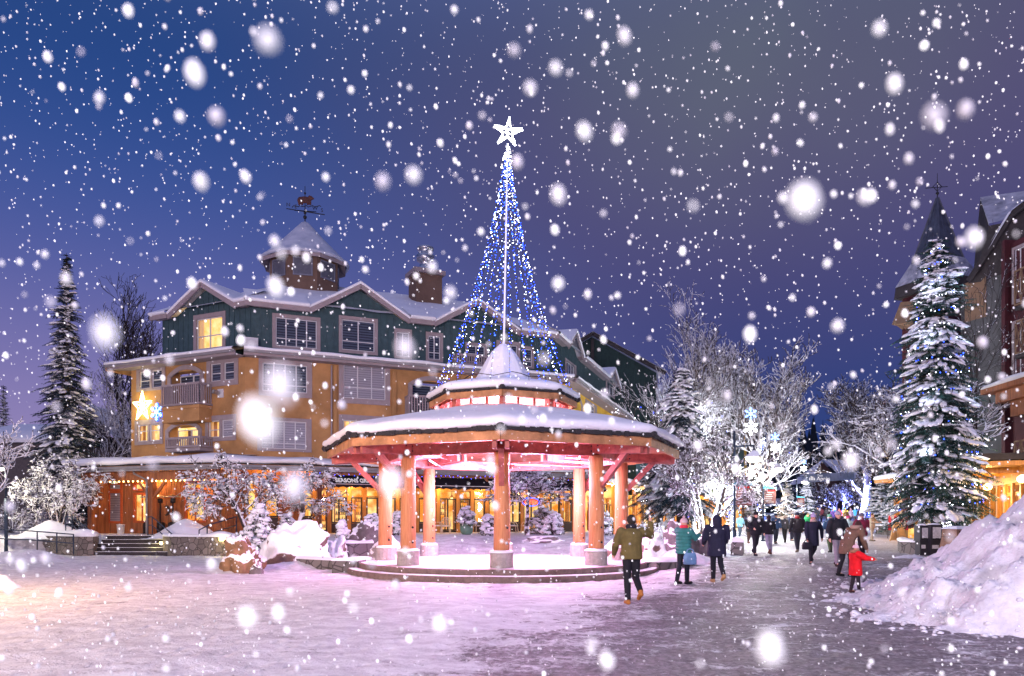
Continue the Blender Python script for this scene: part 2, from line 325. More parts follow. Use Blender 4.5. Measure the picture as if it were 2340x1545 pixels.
# ================================================================= people
def garment(caps,vox):
    mb=MB()
    for c in caps:
        if c[0]=='t': mb.tube(c[1],c[2],10); 
        elif c[0]=='b': mb.ball(c[1],c[2],12,8)
        elif c[0]=='l': mb.loft(c[1],14)
    return remesh(mb,vox)
def joint(pts,rad):
    out=[('t',pts,rad)]
    for p,r in zip(pts,rad): out.append(('b',p,r*1.0))
    return out
def person(label,px,py,Y,h,yaw=0,jacket=(.02,.02,.03),trousers=(.012,.012,.018),boots=(.03,.02,.015),hat=None,hair=(.03,.02,.015),
           hem=.80,puffer=False,legs=(22,-20),bend=(8,30),arms=((8,25,12),(-12,30,12)),lean=0,scarf=None,pom=False,hood=False,pack=None,
           fine=False,group=None,fur=None,wide=1.0,brim=None,loc=None,headturn=0,glove=None,cap_logo=False):
    """yaw 0 walks towards the camera; arms = (forward, bend, out) per side in degrees"""
    s=h/1.75; vox=(.014 if fine else .024)*s
    if loc is None:
        p=P(px,py,Y); loc=(p.x,p.y,gz(p.x,p.y))
    t=thing('person',label,'person',loc,group,yaw)
    fw=Vector((0,-1,0)); dn=Vector((0,0,-1)); rad=math.radians
    def leg(sd,a,b):
        hip=Vector((sd*.09,0,.93)); a=rad(a); b=rad(b)
        kn=hip+.44*(math.sin(a)*fw+math.cos(a)*dn)
        an=kn+.43*(math.sin(a-b)*fw+math.cos(a-b)*dn)
        tilt=(a-b)*.6
        toe=an+.17*(math.cos(tilt)*fw-math.sin(tilt)*dn)+Vector((0,0,-.045)); heel=an+Vector((0,.05,-.045))
        return hip,kn,an,toe,heel
    LG=[leg(-1,legs[0],bend[0]),leg(1,legs[1],bend[1])]
    low=min(min(l[3].z,l[4].z) for l in LG)-.045
    dz=Vector((0,0,-low))
    LG=[[q+dz for q in l] for l in LG]
    ln=rad(lean)
    def up(q):                                    # upper body leans forward about the hips
        q=Vector(q); y=q.y; z=q.z-.95
        return Vector((q.x,y*math.cos(ln)-z*math.sin(ln),.95+y*math.sin(ln)+z*math.cos(ln)))+dz
    def arm(sd,f,b,o):
        sh=Vector((sd*.19*wide,0,1.41)); f1=rad(f); o1=rad(o); f2=rad(f+b)
        sidev=Vector((sd,0,0))
        el=sh+.29*(math.sin(f1)*math.cos(o1)*fw+math.sin(o1)*sidev+math.cos(f1)*math.cos(o1)*dn)
        o2=o1*.3-.25*math.sin(min(abs(rad(b)),1.5))
        wr=el+.25*(math.sin(f2)*math.cos(o2)*fw+math.sin(o2)*sidev+math.cos(f2)*math.cos(o2)*dn)
        return [up(q) for q in (sh,el,wr)]
    AR=[arm(-1,*arms[0]),arm(1,*arms[1])]
    S=lambda q: tuple(Vector(q)*s)
    hd=up((0,-.025,1.60)); nk=up((0,0,1.46)); nk2=up((0,-.01,1.53))
    # ---- body: one continuous surface
    caps=[('l',[(S(up((0,0,z))),rx*s,ry*s) for z,rx,ry in ((.88,.13,.10),(.98,.155,.105),(1.12,.13,.095),(1.3,.165,.11),(1.42,.15,.09),(1.47,.06,.06))])]
    caps+=joint([S(nk),S(nk2)],[.055*s,.052*s])
    caps+=[('b',S(hd),(.078*s,.095*s,.115*s)),('b',S(hd+Vector((0,-.045,-.05))),(.055*s,.05*s,.065*s)),('b',S(hd+Vector((0,-.098,-.012))),(.017*s,.026*s,.027*s)),
           ('b',S(hd+Vector((-.08,.005,-.01))),(.015*s,.025*s,.035*s)),('b',S(hd+Vector((.08,.005,-.01))),(.015*s,.025*s,.035*s))]
    for l in LG: caps+=joint([S(l[0]),S(l[1]),S(l[2])],[.085*s,.058*s,.042*s]); caps+=joint([S(l[2]),S(l[3])],[.04*s,.035*s])
    for i,a in enumerate(AR):
        caps+=joint([S(a[0]),S(a[1]),S(a[2])],[.052*s,.042*s,.03*s])
        d=(a[2]-a[1]).normalized(); sd=-1 if i==0 else 1
        side=d.cross(Vector((sd,0,.2))).normalized(); nor=d.cross(side).normalized()
        pc=a[2]+d*.05; caps.append(('t',[S(a[2]+d*.01),S(pc),S(a[2]+d*.095)],[.027*s,.036*s,.034*s]))
        for k,(o,ll) in enumerate(((-.027,.058),(-.009,.072),(.009,.066),(.027,.05))):
            b0=a[2]+d*.085+side*o; b1=b0+d*ll*.6+nor*.006; b2=b1+d*ll*.4+nor*.02
            caps.append(('t',[S(b0),S(b1),S(b2)],[.0105*s,.0095*s,.0085*s]))
        t0=a[2]+d*.03-side*.03; caps.append(('t',[S(t0),S(t0-side*.03+d*.025),S(t0-side*.035+d*.055)],[.012*s,.011*s,.009*s]))
    obj('body',garment(caps,vox if not fine else .011*s),cm(skin_tones[len(C.objects)%3]),t,True,local=True)
    if fine and abs(((yaw+PI)%(2*PI))-PI)<2.0:
        for sx in (-.03,.03): e=MB(); e.ball(S(hd+Vector((sx,-.088,.012))),.011*s,8,6); obj('eye',e,cm((.04,.02,.02)),t,True,local=True)
        e=MB(); e.ball(S(hd+Vector((0,-.092,-.062))),(.024*s,.01*s,.007*s),8,6); obj('mouth',e,cm((.25,.06,.06)),t,True,local=True)
    # ---- trousers
    w=wide
    caps=[('l',[(S(up((0,0,z))) if z>.9 else S(Vector((0,0,z))+dz),rx*s,ry*s) for z,rx,ry in ((.84,.14,.115),(.95,.165,.125),(1.04,.155,.115))])]
    for l in LG: caps+=joint([S(l[0]),S(l[1]),S(l[1].lerp(l[2],.93))],[.10*s,.074*s,.06*s])
    obj('trousers',garment(caps,vox),cm(trousers),t,True,local=True)
    for l in LG:
        caps=joint([S(l[1].lerp(l[2],.72)),S(l[2])],[.057*s,.052*s])+joint([S(l[4]),S(l[2].lerp(l[3],.5)+Vector((0,0,-.02))),S(l[3])],[.045*s,.05*s,.042*s])
        obj('boot',garment(caps,vox),cm(boots),t,True,local=True)
    # ---- jacket
    prof=[(hem,.20),(hem+.12,.205),(1.02,.188),(1.15,.186),(1.3,.205),(1.40,.195),(1.455,.12)]
    if puffer:
        prof=[]
        z=hem; k=0
        while z<1.42: prof.append((z,(.228 if k%2 else .192)*(1 if z>1 else 1.02))); z+=.045; k+=1
        prof+=[(1.43,.19),(1.47,.11)]
    secs=[]
    for z,rx in prof:
        q=up((0,0,z)) if z>.95 else Vector((0,0,z))+dz
        secs.append((S(q),rx*s*w,rx*.72*s*w))
    caps=[('l',secs)]
    for a in AR:
        pts=[a[0]+Vector((0,0,-.01)),a[0].lerp(a[1],.5),a[1],a[1].lerp(a[2],.5),a[2]]
        caps+=joint([S(q) for q in pts],[.083*s*w,.078*s*w,.068*s*w,.06*s*w,.048*s*w])
    caps+=joint([S(up((0,.01,1.43))),S(up((0,0,1.51)))],[.085*s,.078*s])
    if hood: caps+=[('b',S(hd+Vector((0,.03,.01))),(.125*s,.125*s,.15*s)),('b',S(nk2+Vector((0,.03,-.03))),(.12*s,.12*s,.1*s))]
    obj('jacket',garment(caps,vox if not puffer else vox*.8),cm(jacket),t,True,local=True)
    if hat:
        m=MB(); m.loft([(S(hd+Vector((0,.012,z))),r*s,r*1.1*s) for z,r in ((.01,.098),(.03,.103),(.05,.098),(.09,.09),(.12,.066),(.138,.03),(.142,.008))],14)
        if pom: m.ball(S(hd+Vector((0,.012,.165))),.038*s,10,7)
        if brim: m.loft([(S(hd+Vector((0,0,z))),.145*s,.16*s) for z in (.02,.032)],14)
        obj('hat',m,cm(hat),t,True,local=True)
    elif not hood:
        m=MB(); m.ball(S(hd+Vector((0,.025,.03))),(.09*s,.098*s,.108*s),14,9,amp=.12,freq=4)
        obj('hair',m,cm(hair),t,True,local=True)
    if scarf:
        m=MB(); m.lathe([(.07*s,-.05*s),(.1*s,-.04*s),(.112*s,0),(.1*s,.045*s),(.07*s,.05*s)],S(up((0,-.01,1.5))),14,amp=.1); obj('scarf',m,cm(scarf),t,True,local=True)
    if fur:
        m=MB(); m.lathe([(.08*s,-.06*s),(.15*s,-.05*s),(.175*s,0),(.15*s,.06*s),(.08*s,.06*s)],S(up((0,.03,1.49))),16,amp=.35); obj('fur_collar',m,cm(fur),t,True,local=True)
    if pack:
        m=MB(); m.loft([(S(up((0,.19,z))),rx*s,.09*s) for z,rx in ((1.0,.11),(1.04,.15),(1.2,.155),(1.36,.14),(1.42,.08))],12); obj('backpack',m,cm(pack),t,True,local=True)
    return t
skin_tones=[(.50,.27,.19),(.55,.32,.23),(.42,.22,.15)]
AW=PI   # walking away from the camera
pl=[]
p1=person('man in olive puffy jacket and tan boots with raised elbows, nearest the camera',1443,1383,15.0,1.80,AW+.1,(.11,.085,.025),(.008,.008,.012),(.34,.13,.03),hair=(.02,.015,.012),hem=.86,legs=(2,-3),bend=(58,3),arms=((62,112,50),(12,34,18)),fine=True,scarf=(.012,.012,.02),wide=1.12)
person('woman in teal quilted puffer coat, red scarf and pale bobble hat beside the gazebo steps',1562,1325,19.2,1.70,AW-.9,(.03,.16,.15),(.010,.012,.02),(.015,.012,.015),hat=(.55,.36,.38),hem=.78,puffer=True,legs=(4,-6),bend=(4,10),arms=((42,70,6),(30,75,6)),scarf=(.6,.03,.06),pom=True,fine=True,wide=1.08)
person('person in long dark navy hooded parka and tan boots walking up the street',1638,1328,19.4,1.74,AW,(.014,.014,.035),(.008,.008,.014),(.38,.22,.09),hem=.66,hood=True,legs=(-4,2),bend=(40,2),arms=((14,40,12),(16,40,12)),fine=True,wide=1.25)
person('child in bright red coat and pale knitted hat at the foot of the snowbank',1955,1343,17.0,1.10,1.5,(.62,.006,.012),(.02,.014,.02),(.05,.018,.018),hat=(.6,.42,.46),hem=.62,legs=(8,-6),bend=(4,6),arms=((60,20,10),(55,25,8)),pom=True,fine=True,fur=(.28,.14,.08),wide=1.5)
person('woman in brown fur coat bending over beside the child in red',1934,1293,20.5,1.70,1.9,(.15,.085,.055),(.012,.01,.014),(.012,.01,.01),hair=(.05,.02,.016),hem=.62,legs=(10,-8),bend=(12,10),lean=42,arms=((50,20,8),(45,25,8)),fine=True,fur=(.3,.2,.15),wide=1.2,scarf=(.35,.02,.04))
person('man in black jacket, grey trousers and grey beanie walking towards the camera',1914,1294,24.0,1.80,.1,(.012,.013,.018),(.22,.2,.24),(.03,.015,.012),hat=(.3,.3,.36),hem=.83,legs=(12,-8),bend=(6,20),arms=((-6,22,16),(14,20,16)),fine=True,wide=1.12)
person('woman in long navy coat and lilac bobble hat walking towards the camera',1858,1291,25.0,1.70,-.05,(.012,.013,.03),(.008,.008,.014),(.012,.01,.012),hat=(.36,.3,.46),hem=.62,legs=(4,-14),bend=(2,42),arms=((4,14,10),(-16,10,26)),fine=True,pom=True,scarf=(.4,.3,.26))
person('man in black coat holding a folded paper walking away on the left of the group',1727,1271,30.3,1.80,.15,(.010,.010,.016),(.012,.012,.02),(.015,.015,.03),hat=(.015,.015,.02),hem=.80,legs=(10,-12),bend=(4,34),arms=((14,60,14),(6,20,12)),wide=1.15)
person('woman in short black jacket and pale grey jeans walking away',1757,1272,31.5,1.66,AW,(.010,.010,.014),(.27,.26,.34),(.16,.06,.035),hair=(.02,.012,.01),hem=.86,legs=(2,-8),bend=(2,36),arms=((12,70,16),(12,70,16)),wide=1.05)
person('person in black jacket with red trim and a dark backpack walking away',1822,1261,33.0,1.78,AW,(.016,.015,.018),(.02,.02,.03),(.10,.07,.05),hat=(.015,.02,.04),hem=.84,legs=(14,-8),bend=(4,18),arms=((6,30,22),(-10,30,22)),pack=(.02,.018,.02),wide=1.15,scarf=(.3,.02,.03))
person('person in light blue jacket and teal beanie near the lamp post',1691,1236,50.0,1.70,.3,(.16,.36,.46),(.05,.075,.11),(.1,.09,.09),hat=(.06,.24,.28),hem=.84,legs=(8,-8),bend=(4,16),arms=((10,50,16),(10,50,16)))
person('woman in dark olive parka and bare legs behind the man in black',1712,1245,44.0,1.68,.1,(.03,.03,.03),(.10,.06,.05),(.14,.05,.03),hair=(.06,.04,.03),hem=.68,legs=(6,-10),bend=(4,24),arms=((10,40,10),(10,40,10)))
person('man in blue jacket and dark blue ear-flap hat behind the woman in black',1773,1241,43.0,1.76,.0,(.035,.07,.14),(.015,.018,.03),(.015,.012,.012),hat=(.02,.04,.09),brim=True,hem=.84,legs=(8,-8),bend=(4,16),arms=((40,80,8),(10,20,10)))
person('slim woman in grey jacket with long fair hair seen from behind',1793,1236,45.0,1.66,AW,(.07,.07,.075),(.02,.02,.02),(.02,.02,.02),hair=(.5,.4,.3),hem=.86,legs=(10,-10),bend=(4,22),arms=((8,30,10),(8,30,10)),wide=.9)
person('man in open navy coat over a white top facing the camera',1810,1232,47.0,1.74,.1,(.03,.04,.09),(.03,.03,.05),(.02,.02,.02),hair=(.03,.02,.02),hem=.72,legs=(6,-6),bend=(4,10),arms=((8,20,12),(8,20,12)),scarf=(.6,.58,.6))
person('person in blue hoodie carrying a green shopping bag',1846,1228,47.0,1.74,.0,(.03,.07,.28),(.02,.02,.03),(.02,.02,.02),hair=(.2,.09,.04),hem=.84,legs=(6,-6),bend=(4,10),arms=((40,60,14),(40,60,14)))
person('person in striped teal ski jacket partly behind the man in black jacket',1896,1262,33.0,1.70,AW,(.04,.09,.16),(.06,.08,.04),(.02,.02,.02),hat=(.12,.3,.2),hem=.82,legs=(6,-10),bend=(4,14),arms=((8,20,16),(8,20,16)))
person('person in pale mint coat and pink hood behind the man in black jacket',1938,1252,36.0,1.64,AW,(.38,.5,.48),(.06,.05,.06),(.03,.02,.02),hat=(.5,.06,.16),hem=.7,legs=(6,-10),bend=(4,14),arms=((8,20,12),(8,20,12)))
person('person in burgundy jacket and grey beanie just behind the bending woman',1969,1268,28.5,1.74,AW,(.2,.02,.045),(.02,.016,.02),(.02,.02,.02),hat=(.13,.13,.15),hem=.84,legs=(6,-8),bend=(4,14),arms=((20,50,14),(20,50,14)),wide=1.1)
person('person in beige camouflage suit standing alone by the right shopfront',1993,1232,47.0,1.76,.6,(.33,.26,.2),(.3,.24,.19),(.1,.08,.06),hair=(.12,.06,.03),hem=.8,legs=(6,-6),bend=(4,8),arms=((30,60,14),(30,60,14)))
G='people in the far crowd at the end of the street'
for (px,py,Y,lab,jk,ht,yw) in (
 (1822,1197,72,'far person in black coat at the left of the far crowd',(.015,.015,.02),(.02,.02,.03),0),
 (1836,1200,68,'far stooping person in black jacket beside the green bag',(.012,.012,.016),(.2,.1,.05),0),
 (1868,1190,85,'far man in dark jacket facing the camera in the crowd',(.02,.02,.03),None,0),
 (1877,1191,86,'far person in maroon coat in the crowd',(.10,.02,.03),None,AW),
 (1889,1191,86,'far broad person in dark grey coat seen from behind',(.05,.05,.06),None,AW),
 (1904,1192,84,'far person in sky blue hooded jacket in the crowd',(.05,.22,.42),(.05,.22,.42),0),
 (1903,1197,78,'far person in purple jacket below the sky blue hood',(.10,.05,.16),(.12,.05,.18),0),
 (1917,1195,80,'far person in bright red jacket in the crowd',(.5,.03,.05),(.1,.05,.05),0),
 (1932,1194,82,'far person in yellow and green jacket with a hood',(.42,.36,.05),(.2,.25,.05),AW),
 (1933,1199,74,'far person in mustard brown jacket in the crowd',(.34,.19,.06),None,0),
 (1944,1196,79,'far person in beige coat in the crowd',(.38,.27,.24),(.35,.2,.2),0),
 (1954,1194,83,'far person in cobalt blue jacket in the crowd',(.03,.17,.40),(.03,.17,.4),AW),
 (1964,1197,78,'far person in dark brown jacket in the crowd',(.05,.025,.025),(.04,.03,.03),AW),
 (1973,1198,76,'far small person in dark clothes at the right end of the crowd',(.03,.025,.04),None,0)):
    person(lab,px,py,Y,1.74,yw+R.uniform(-.3,.3),jk,(.02,.02,.03),hat=ht,group=G,legs=(R.uniform(4,14),-8),bend=(4,R.uniform(8,20)),arms=((8,R.uniform(20,60),12),(6,R.uniform(20,60),12)))
def bag(label,px,py,Y,col,w,h):
    p=P(px,py,Y); m=MB(); m.loft([((0,0,z*h),rx*w,ry*w) for z,rx,ry in ((0,.42,.22),(.06,.5,.28),(.6,.5,.27),(.95,.42,.16),(1,.38,.1))],14)
    m.tube([(-.3*w,0,h*.95),(-.2*w,0,h*1.25),(0,0,h*1.36),(.2*w,0,h*1.25),(.3*w,0,h*.95)],.018,6)
    m.xf(Matrix.Translation(p)); single('bag',m,cm(col),label,'bag',p,smooth=True)
bag('light blue shopping bag carried by the woman in teal coat',1577,1290,19.0,(.14,.26,.42),.34,.30)
bag('dark handbag carried by the woman in navy coat',1845,1256,24.8,(.012,.012,.02),.36,.25)
bag('green shopping bag held by the person in blue hoodie',1846,1196,46.5,(.03,.36,.12),.52,.4)
# ================================================================= camera, sky, sun
cam=bpy.data.cameras.new('camera'); co=bpy.data.objects.new('camera',cam); C.objects.link(co); sc.camera=co
co.location=(0,0,CH); co.rotation_euler=(PI/2,0,0)
cam.sensor_width=36; cam.lens=36*F/2340; cam.shift_y=(HY-772.5)/2340; cam.clip_end=3000; cam.clip_start=.05
cam.dof.use_dof=True; cam.dof.focus_distance=24; cam.dof.aperture_fstop=1.9
w=bpy.data.worlds.new('World'); sc.world=w; w.use_nodes=True; nt=w.node_tree; L=nt.links
bg=nt.nodes['Background']; tc=_n(nt,'ShaderNodeTexCoord'); sp=_n(nt,'ShaderNodeSeparateXYZ'); L.new(tc.outputs['Generated'],sp.inputs[0])
def ramp(stops):
    r=_n(nt,'ShaderNodeValToRGB'); r.color_ramp.interpolation='B_SPLINE'
    e=r.color_ramp.elements
    while len(e)<len(stops): e.new(.5)
    for el,(p,c) in zip(e,stops): el.position=p; el.color=(*c,1)
    L.new(sp.outputs[2],r.inputs[0]); return r
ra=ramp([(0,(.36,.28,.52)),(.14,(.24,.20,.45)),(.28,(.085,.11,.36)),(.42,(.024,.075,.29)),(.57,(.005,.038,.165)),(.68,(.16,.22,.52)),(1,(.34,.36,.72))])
rb=ramp([(0,(.016,.052,.22)),(.10,(.022,.054,.215)),(.2,(.036,.052,.20)),(.33,(.074,.066,.19)),(.47,(.096,.084,.18)),(.58,(.075,.085,.17)),(.68,(.16,.19,.42)),(1,(.34,.36,.72))])  # brighter top stops of both ramps, out of view, added as blue fill
at=_n(nt,'ShaderNodeMath',operation='ARCTAN2'); L.new(sp.outputs[0],at.inputs[0]); L.new(sp.outputs[1],at.inputs[1])
nz=_n(nt,'ShaderNodeTexNoise'); nz.inputs['Scale'].default_value=1.7; nz.inputs['Detail'].default_value=3; L.new(tc.outputs['Generated'],nz.inputs['Vector'])
ad=_n(nt,'ShaderNodeMath',operation='MULTIPLY_ADD'); L.new(nz.outputs[0],ad.inputs[0]); ad.inputs[1].default_value=.5; L.new(at.outputs[0],ad.inputs[2])
mr=_n(nt,'ShaderNodeMapRange',interpolation_type='SMOOTHSTEP'); mr.inputs[1].default_value=-.22; mr.inputs[2].default_value=.62; L.new(ad.outputs[0],mr.inputs[0])
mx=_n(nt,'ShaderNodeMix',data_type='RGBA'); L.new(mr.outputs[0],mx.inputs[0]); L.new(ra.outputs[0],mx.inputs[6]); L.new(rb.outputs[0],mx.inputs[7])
dt=_n(nt,'ShaderNodeVectorMath',operation='DOT_PRODUCT'); L.new(tc.outputs['Generated'],dt.inputs[0]); dt.inputs[1].default_value=Vector((.27,.80,.54)).normalized()
gm=_n(nt,'ShaderNodeMapRange',interpolation_type='SMOOTHSTEP'); gm.inputs[1].default_value=.955; gm.inputs[2].default_value=1.05; L.new(dt.outputs['Value'],gm.inputs[0])
n2_=_n(nt,'ShaderNodeTexNoise'); n2_.inputs['Scale'].default_value=5; n2_.inputs['Detail'].default_value=4; L.new(tc.outputs['Generated'],n2_.inputs['Vector'])
gn=_n(nt,'ShaderNodeMath',operation='MULTIPLY'); L.new(gm.outputs[0],gn.inputs[0]); L.new(n2_.outputs[0],gn.inputs[1])
g3=_n(nt,'ShaderNodeMix',data_type='RGBA'); L.new(gn.outputs[0],g3.inputs[0]); L.new(mx.outputs[2],g3.inputs[6]); g3.inputs[7].default_value=(.15,.20,.20,1); mx=g3
sky=_n(nt,'ShaderNodeTexSky',sky_type='NISHITA'); sky.sun_disc=False; sky.sun_elevation=math.radians(-2); sky.sun_rotation=math.radians(200)
sm=_n(nt,'ShaderNodeMix',data_type='RGBA',blend_type='ADD'); sm.inputs[0].default_value=.03; L.new(mx.outputs[2],sm.inputs[6]); L.new(sky.outputs[0],sm.inputs[7])
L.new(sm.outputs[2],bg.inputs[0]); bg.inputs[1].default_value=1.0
sl=bpy.data.lights.new('sun','SUN'); sl.energy=.35; sl.color=(1,.80,.78); sl.angle=math.radians(28)
so=bpy.data.objects.new('sun',sl); C.objects.link(so)
so.rotation_euler=Vector((.30,.92,-.22)).to_track_quat('-Z','Y').to_euler()
sc.view_settings.view_transform='Standard'; sc.view_settings.look='None'; sc.view_settings.exposure=0; sc.view_settings.gamma=1
sc.render.engine='CYCLES'; cy=sc.cycles; cy.use_denoising=True; cy.max_bounces=6; cy.diffuse_bounces=3; cy.glossy_bounces=2; cy.transparent_max_bounces=12; cy.sample_clamp_indirect=6; cy.caustics_reflective=False; cy.caustics_refractive=False
try: cy.denoiser='OPENIMAGEDENOISE'; cy.denoising_prefilter='ACCURATE'
except Exception: pass
# ================================================================= ground
def ground_mat():
    m=mat('trodden snow',(.5,.5,.5),.7,bump=.0); nt=m.node_tree; L=nt.links; b=nt.nodes['Principled BSDF']
    for l in list(b.inputs['Base Color'].links): L.remove(l)
    tc=[n for n in nt.nodes if n.type=='TEX_COORD'][0]; O=tc.outputs['Object']
    sp=_n(nt,'ShaderNodeSeparateXYZ'); L.new(O,sp.inputs[0])
    def noi(scale,detail,st=None,rough=.6):
        v=O
        if st:
            mp=_n(nt,'ShaderNodeMapping'); mp.inputs['Scale'].default_value=st; mp.inputs['Rotation'].default_value=(0,0,.25); L.new(O,mp.inputs[0]); v=mp.outputs[0]
        n=_n(nt,'ShaderNodeTexNoise'); n.inputs['Scale'].default_value=scale; n.inputs['Detail'].default_value=detail; n.inputs['Roughness'].default_value=rough; L.new(v,n.inputs['Vector']); return n.outputs[0]
    def ma(op,a,b2,c=None):
        n=_n(nt,'ShaderNodeMath',operation=op)
        for i,x in enumerate((a,b2,c)):
            if x is None: continue
            if isinstance(x,(int,float)): n.inputs[i].default_value=x
            else: L.new(x,n.inputs[i])
        return n.outputs[0]
    def rng(v,a,b2):
        n=_n(nt,'ShaderNodeMapRange',interpolation_type='SMOOTHSTEP'); n.inputs[1].default_value=a; n.inputs[2].default_value=b2; L.new(v,n.inputs[0]); return n.outputs[0]
    def mix(f,a,b2):
        n=_n(nt,'ShaderNodeMix',data_type='RGBA'); L.new(f,n.inputs[0])
        for i,x in ((6,a),(7,b2)):
            if isinstance(x,tuple): n.inputs[i].default_value=(*x,1)
            else: L.new(x,n.inputs[i])
        return n.outputs[2]
    # path trodden bare: to the right of a line running from the foreground up the street
    s=ma('MULTIPLY_ADD',sp.outputs[1],-.42,5.4); s=ma('ADD',s,sp.outputs[0])
    big=noi(.35,3); s=ma('MULTIPLY_ADD',big,5.0,s)
    path=rng(s,1.6,5.6)
    mid=noi(1.9,6,(1,1.1,1),.7); fine=noi(6,7,(1,1.1,1),.78)
    st=noi(1.15,7,(.75,1.25,1),.74); gr=noi(16,4,None,.7)
    t=ma('MULTIPLY_ADD',path,.215,ma('MULTIPLY',st,.72)); t=ma('MULTIPLY_ADD',fine,.50,t); t=ma('MULTIPLY_ADD',gr,.30,t); t=ma('MULTIPLY_ADD',big,.14,t)
    dirt=rng(t,.895,1.03)
    far=rng(sp.outputs[1],26,40); dirt=ma('MULTIPLY',dirt,ma('MULTIPLY_ADD',far,-.45,1.0))
    sn=mix(rng(noi(2.2,6,(.8,1.4,1),.7),.35,.65),(.56,.54,.58),(.80,.80,.83))
    dc=mix(rng(noi(11,5),.35,.65),(.115,.095,.105),(.25,.215,.235))
    L.new(mix(dirt,sn,dc),b.inputs['Base Color'])
    vo=_n(nt,'ShaderNodeTexVoronoi',feature='SMOOTH_F1'); vo.inputs['Scale'].default_value=2.6; vo.inputs['Smoothness'].default_value=.35; vo.inputs['Randomness'].default_value=1
    mpv=_n(nt,'ShaderNodeMapping'); mpv.inputs['Scale'].default_value=(1.2,.8,1); L.new(O,mpv.inputs[0]); L.new(mpv.outputs[0],vo.inputs['Vector'])
    foot=rng(vo.outputs['Distance'],.05,.32)
    h=ma('MULTIPLY_ADD',fine,.6,ma('MULTIPLY',mid,1.0)); h=ma('MULTIPLY_ADD',noi(22,4),.25,h); h=ma('MULTIPLY_ADD',dirt,-.3,h); h=ma('MULTIPLY_ADD',foot,.45,h)
    bu=_n(nt,'ShaderNodeBump'); bu.inputs['Strength'].default_value=1.0; bu.inputs['Distance'].default_value=.11; L.new(h,bu.inputs['Height']); L.new(bu.outputs[0],b.inputs['Normal'])
    b.inputs['Roughness'].default_value=.6
    return m
ys=[-8,-4,0,2,4]; y=5.5
while y<70: ys.append(y); y+=max(.085,y*.011)
while y<900: ys.append(y); y*=1.06
rows=[]
NX=330
for y in ys:
    wd=max(14,abs(y)*.95+6); r=[]
    for i in range(NX+1):
        t=2*i/NX-1; x=wd*t*(.65+.35*t*t)
        z=gz(x,y)
        if 4<y<70:
            f=1-sst(30,70,y)*.6
            z+=f*(.05*noise.noise((x*.5,y*.5,0))+.022*noise.fractal((x*2.1,y*2.6,3),.8,2,3))
            sl_=(x+5.4-.42*y)
            z+=f*.022*noise.fractal((x*4.3,y*4.3,5),.9,2,3)-f*.02*max(0,noise.noise((x*3.1,y*2.3,11))-.25)*2
            if sl_<2: z+=f*.05*max(0,noise.noise((x*.33,y*.33,9)))*sst(3,-4,sl_)
        r.append((x,y,z))
    rows.append(r)
g=MB().grid(rows); single('ground',g,ground_mat(),'snow covered plaza trodden bare on the right','',(0,0,0),smooth=True,kind='structure')
# ================================================================= gazebo
GX,GY=-.30,25.4
def oc(r,k,z,a0=-90): 
    a=math.radians(a0+45*k); return Vector((GX+r*math.cos(a),GY+r*math.sin(a),z))
gz_=thing('gazebo','octagonal timber gazebo with log posts and a snow covered two tier roof','gazebo',(GX,GY,0))
m=MB(); m.lathe([(5.22,-.1),(5.22,.15),(5.19,.17)],(GX,GY,0),72); st1=obj('step',m,M['riser'],gz_)
m=MB(); m.lathe([(4.86,.171),(4.86,.32),(4.83,.34)],(GX,GY,0),72); obj('platform',m,M['riser'],gz_)
def snow_disc(r0,r1,z,seed):
    m=MB(); rows=[]
    for r in [r0+(r1-r0)*i/10 for i in range(11)]:
        rows.append([(GX+r*math.cos(2*PI*j/72),GY+r*math.sin(2*PI*j/72),z+.012*noise.noise((r*2,j*.5,seed))+(-.014 if r>r1-.02 else 0)) for j in range(72)])
    return m.grid(rows,close=True)
obj('step_snow',snow_disc(4.9,5.19,.185,2),M['snow'],gz_,True)
obj('platform_snow',snow_disc(.01,4.79,.356,1),mat('thin trodden snow',(.42,.38,.42),.55,col2=(.8,.78,.82),scale=1.1,bump=.4,bscale=8),gz_,True)
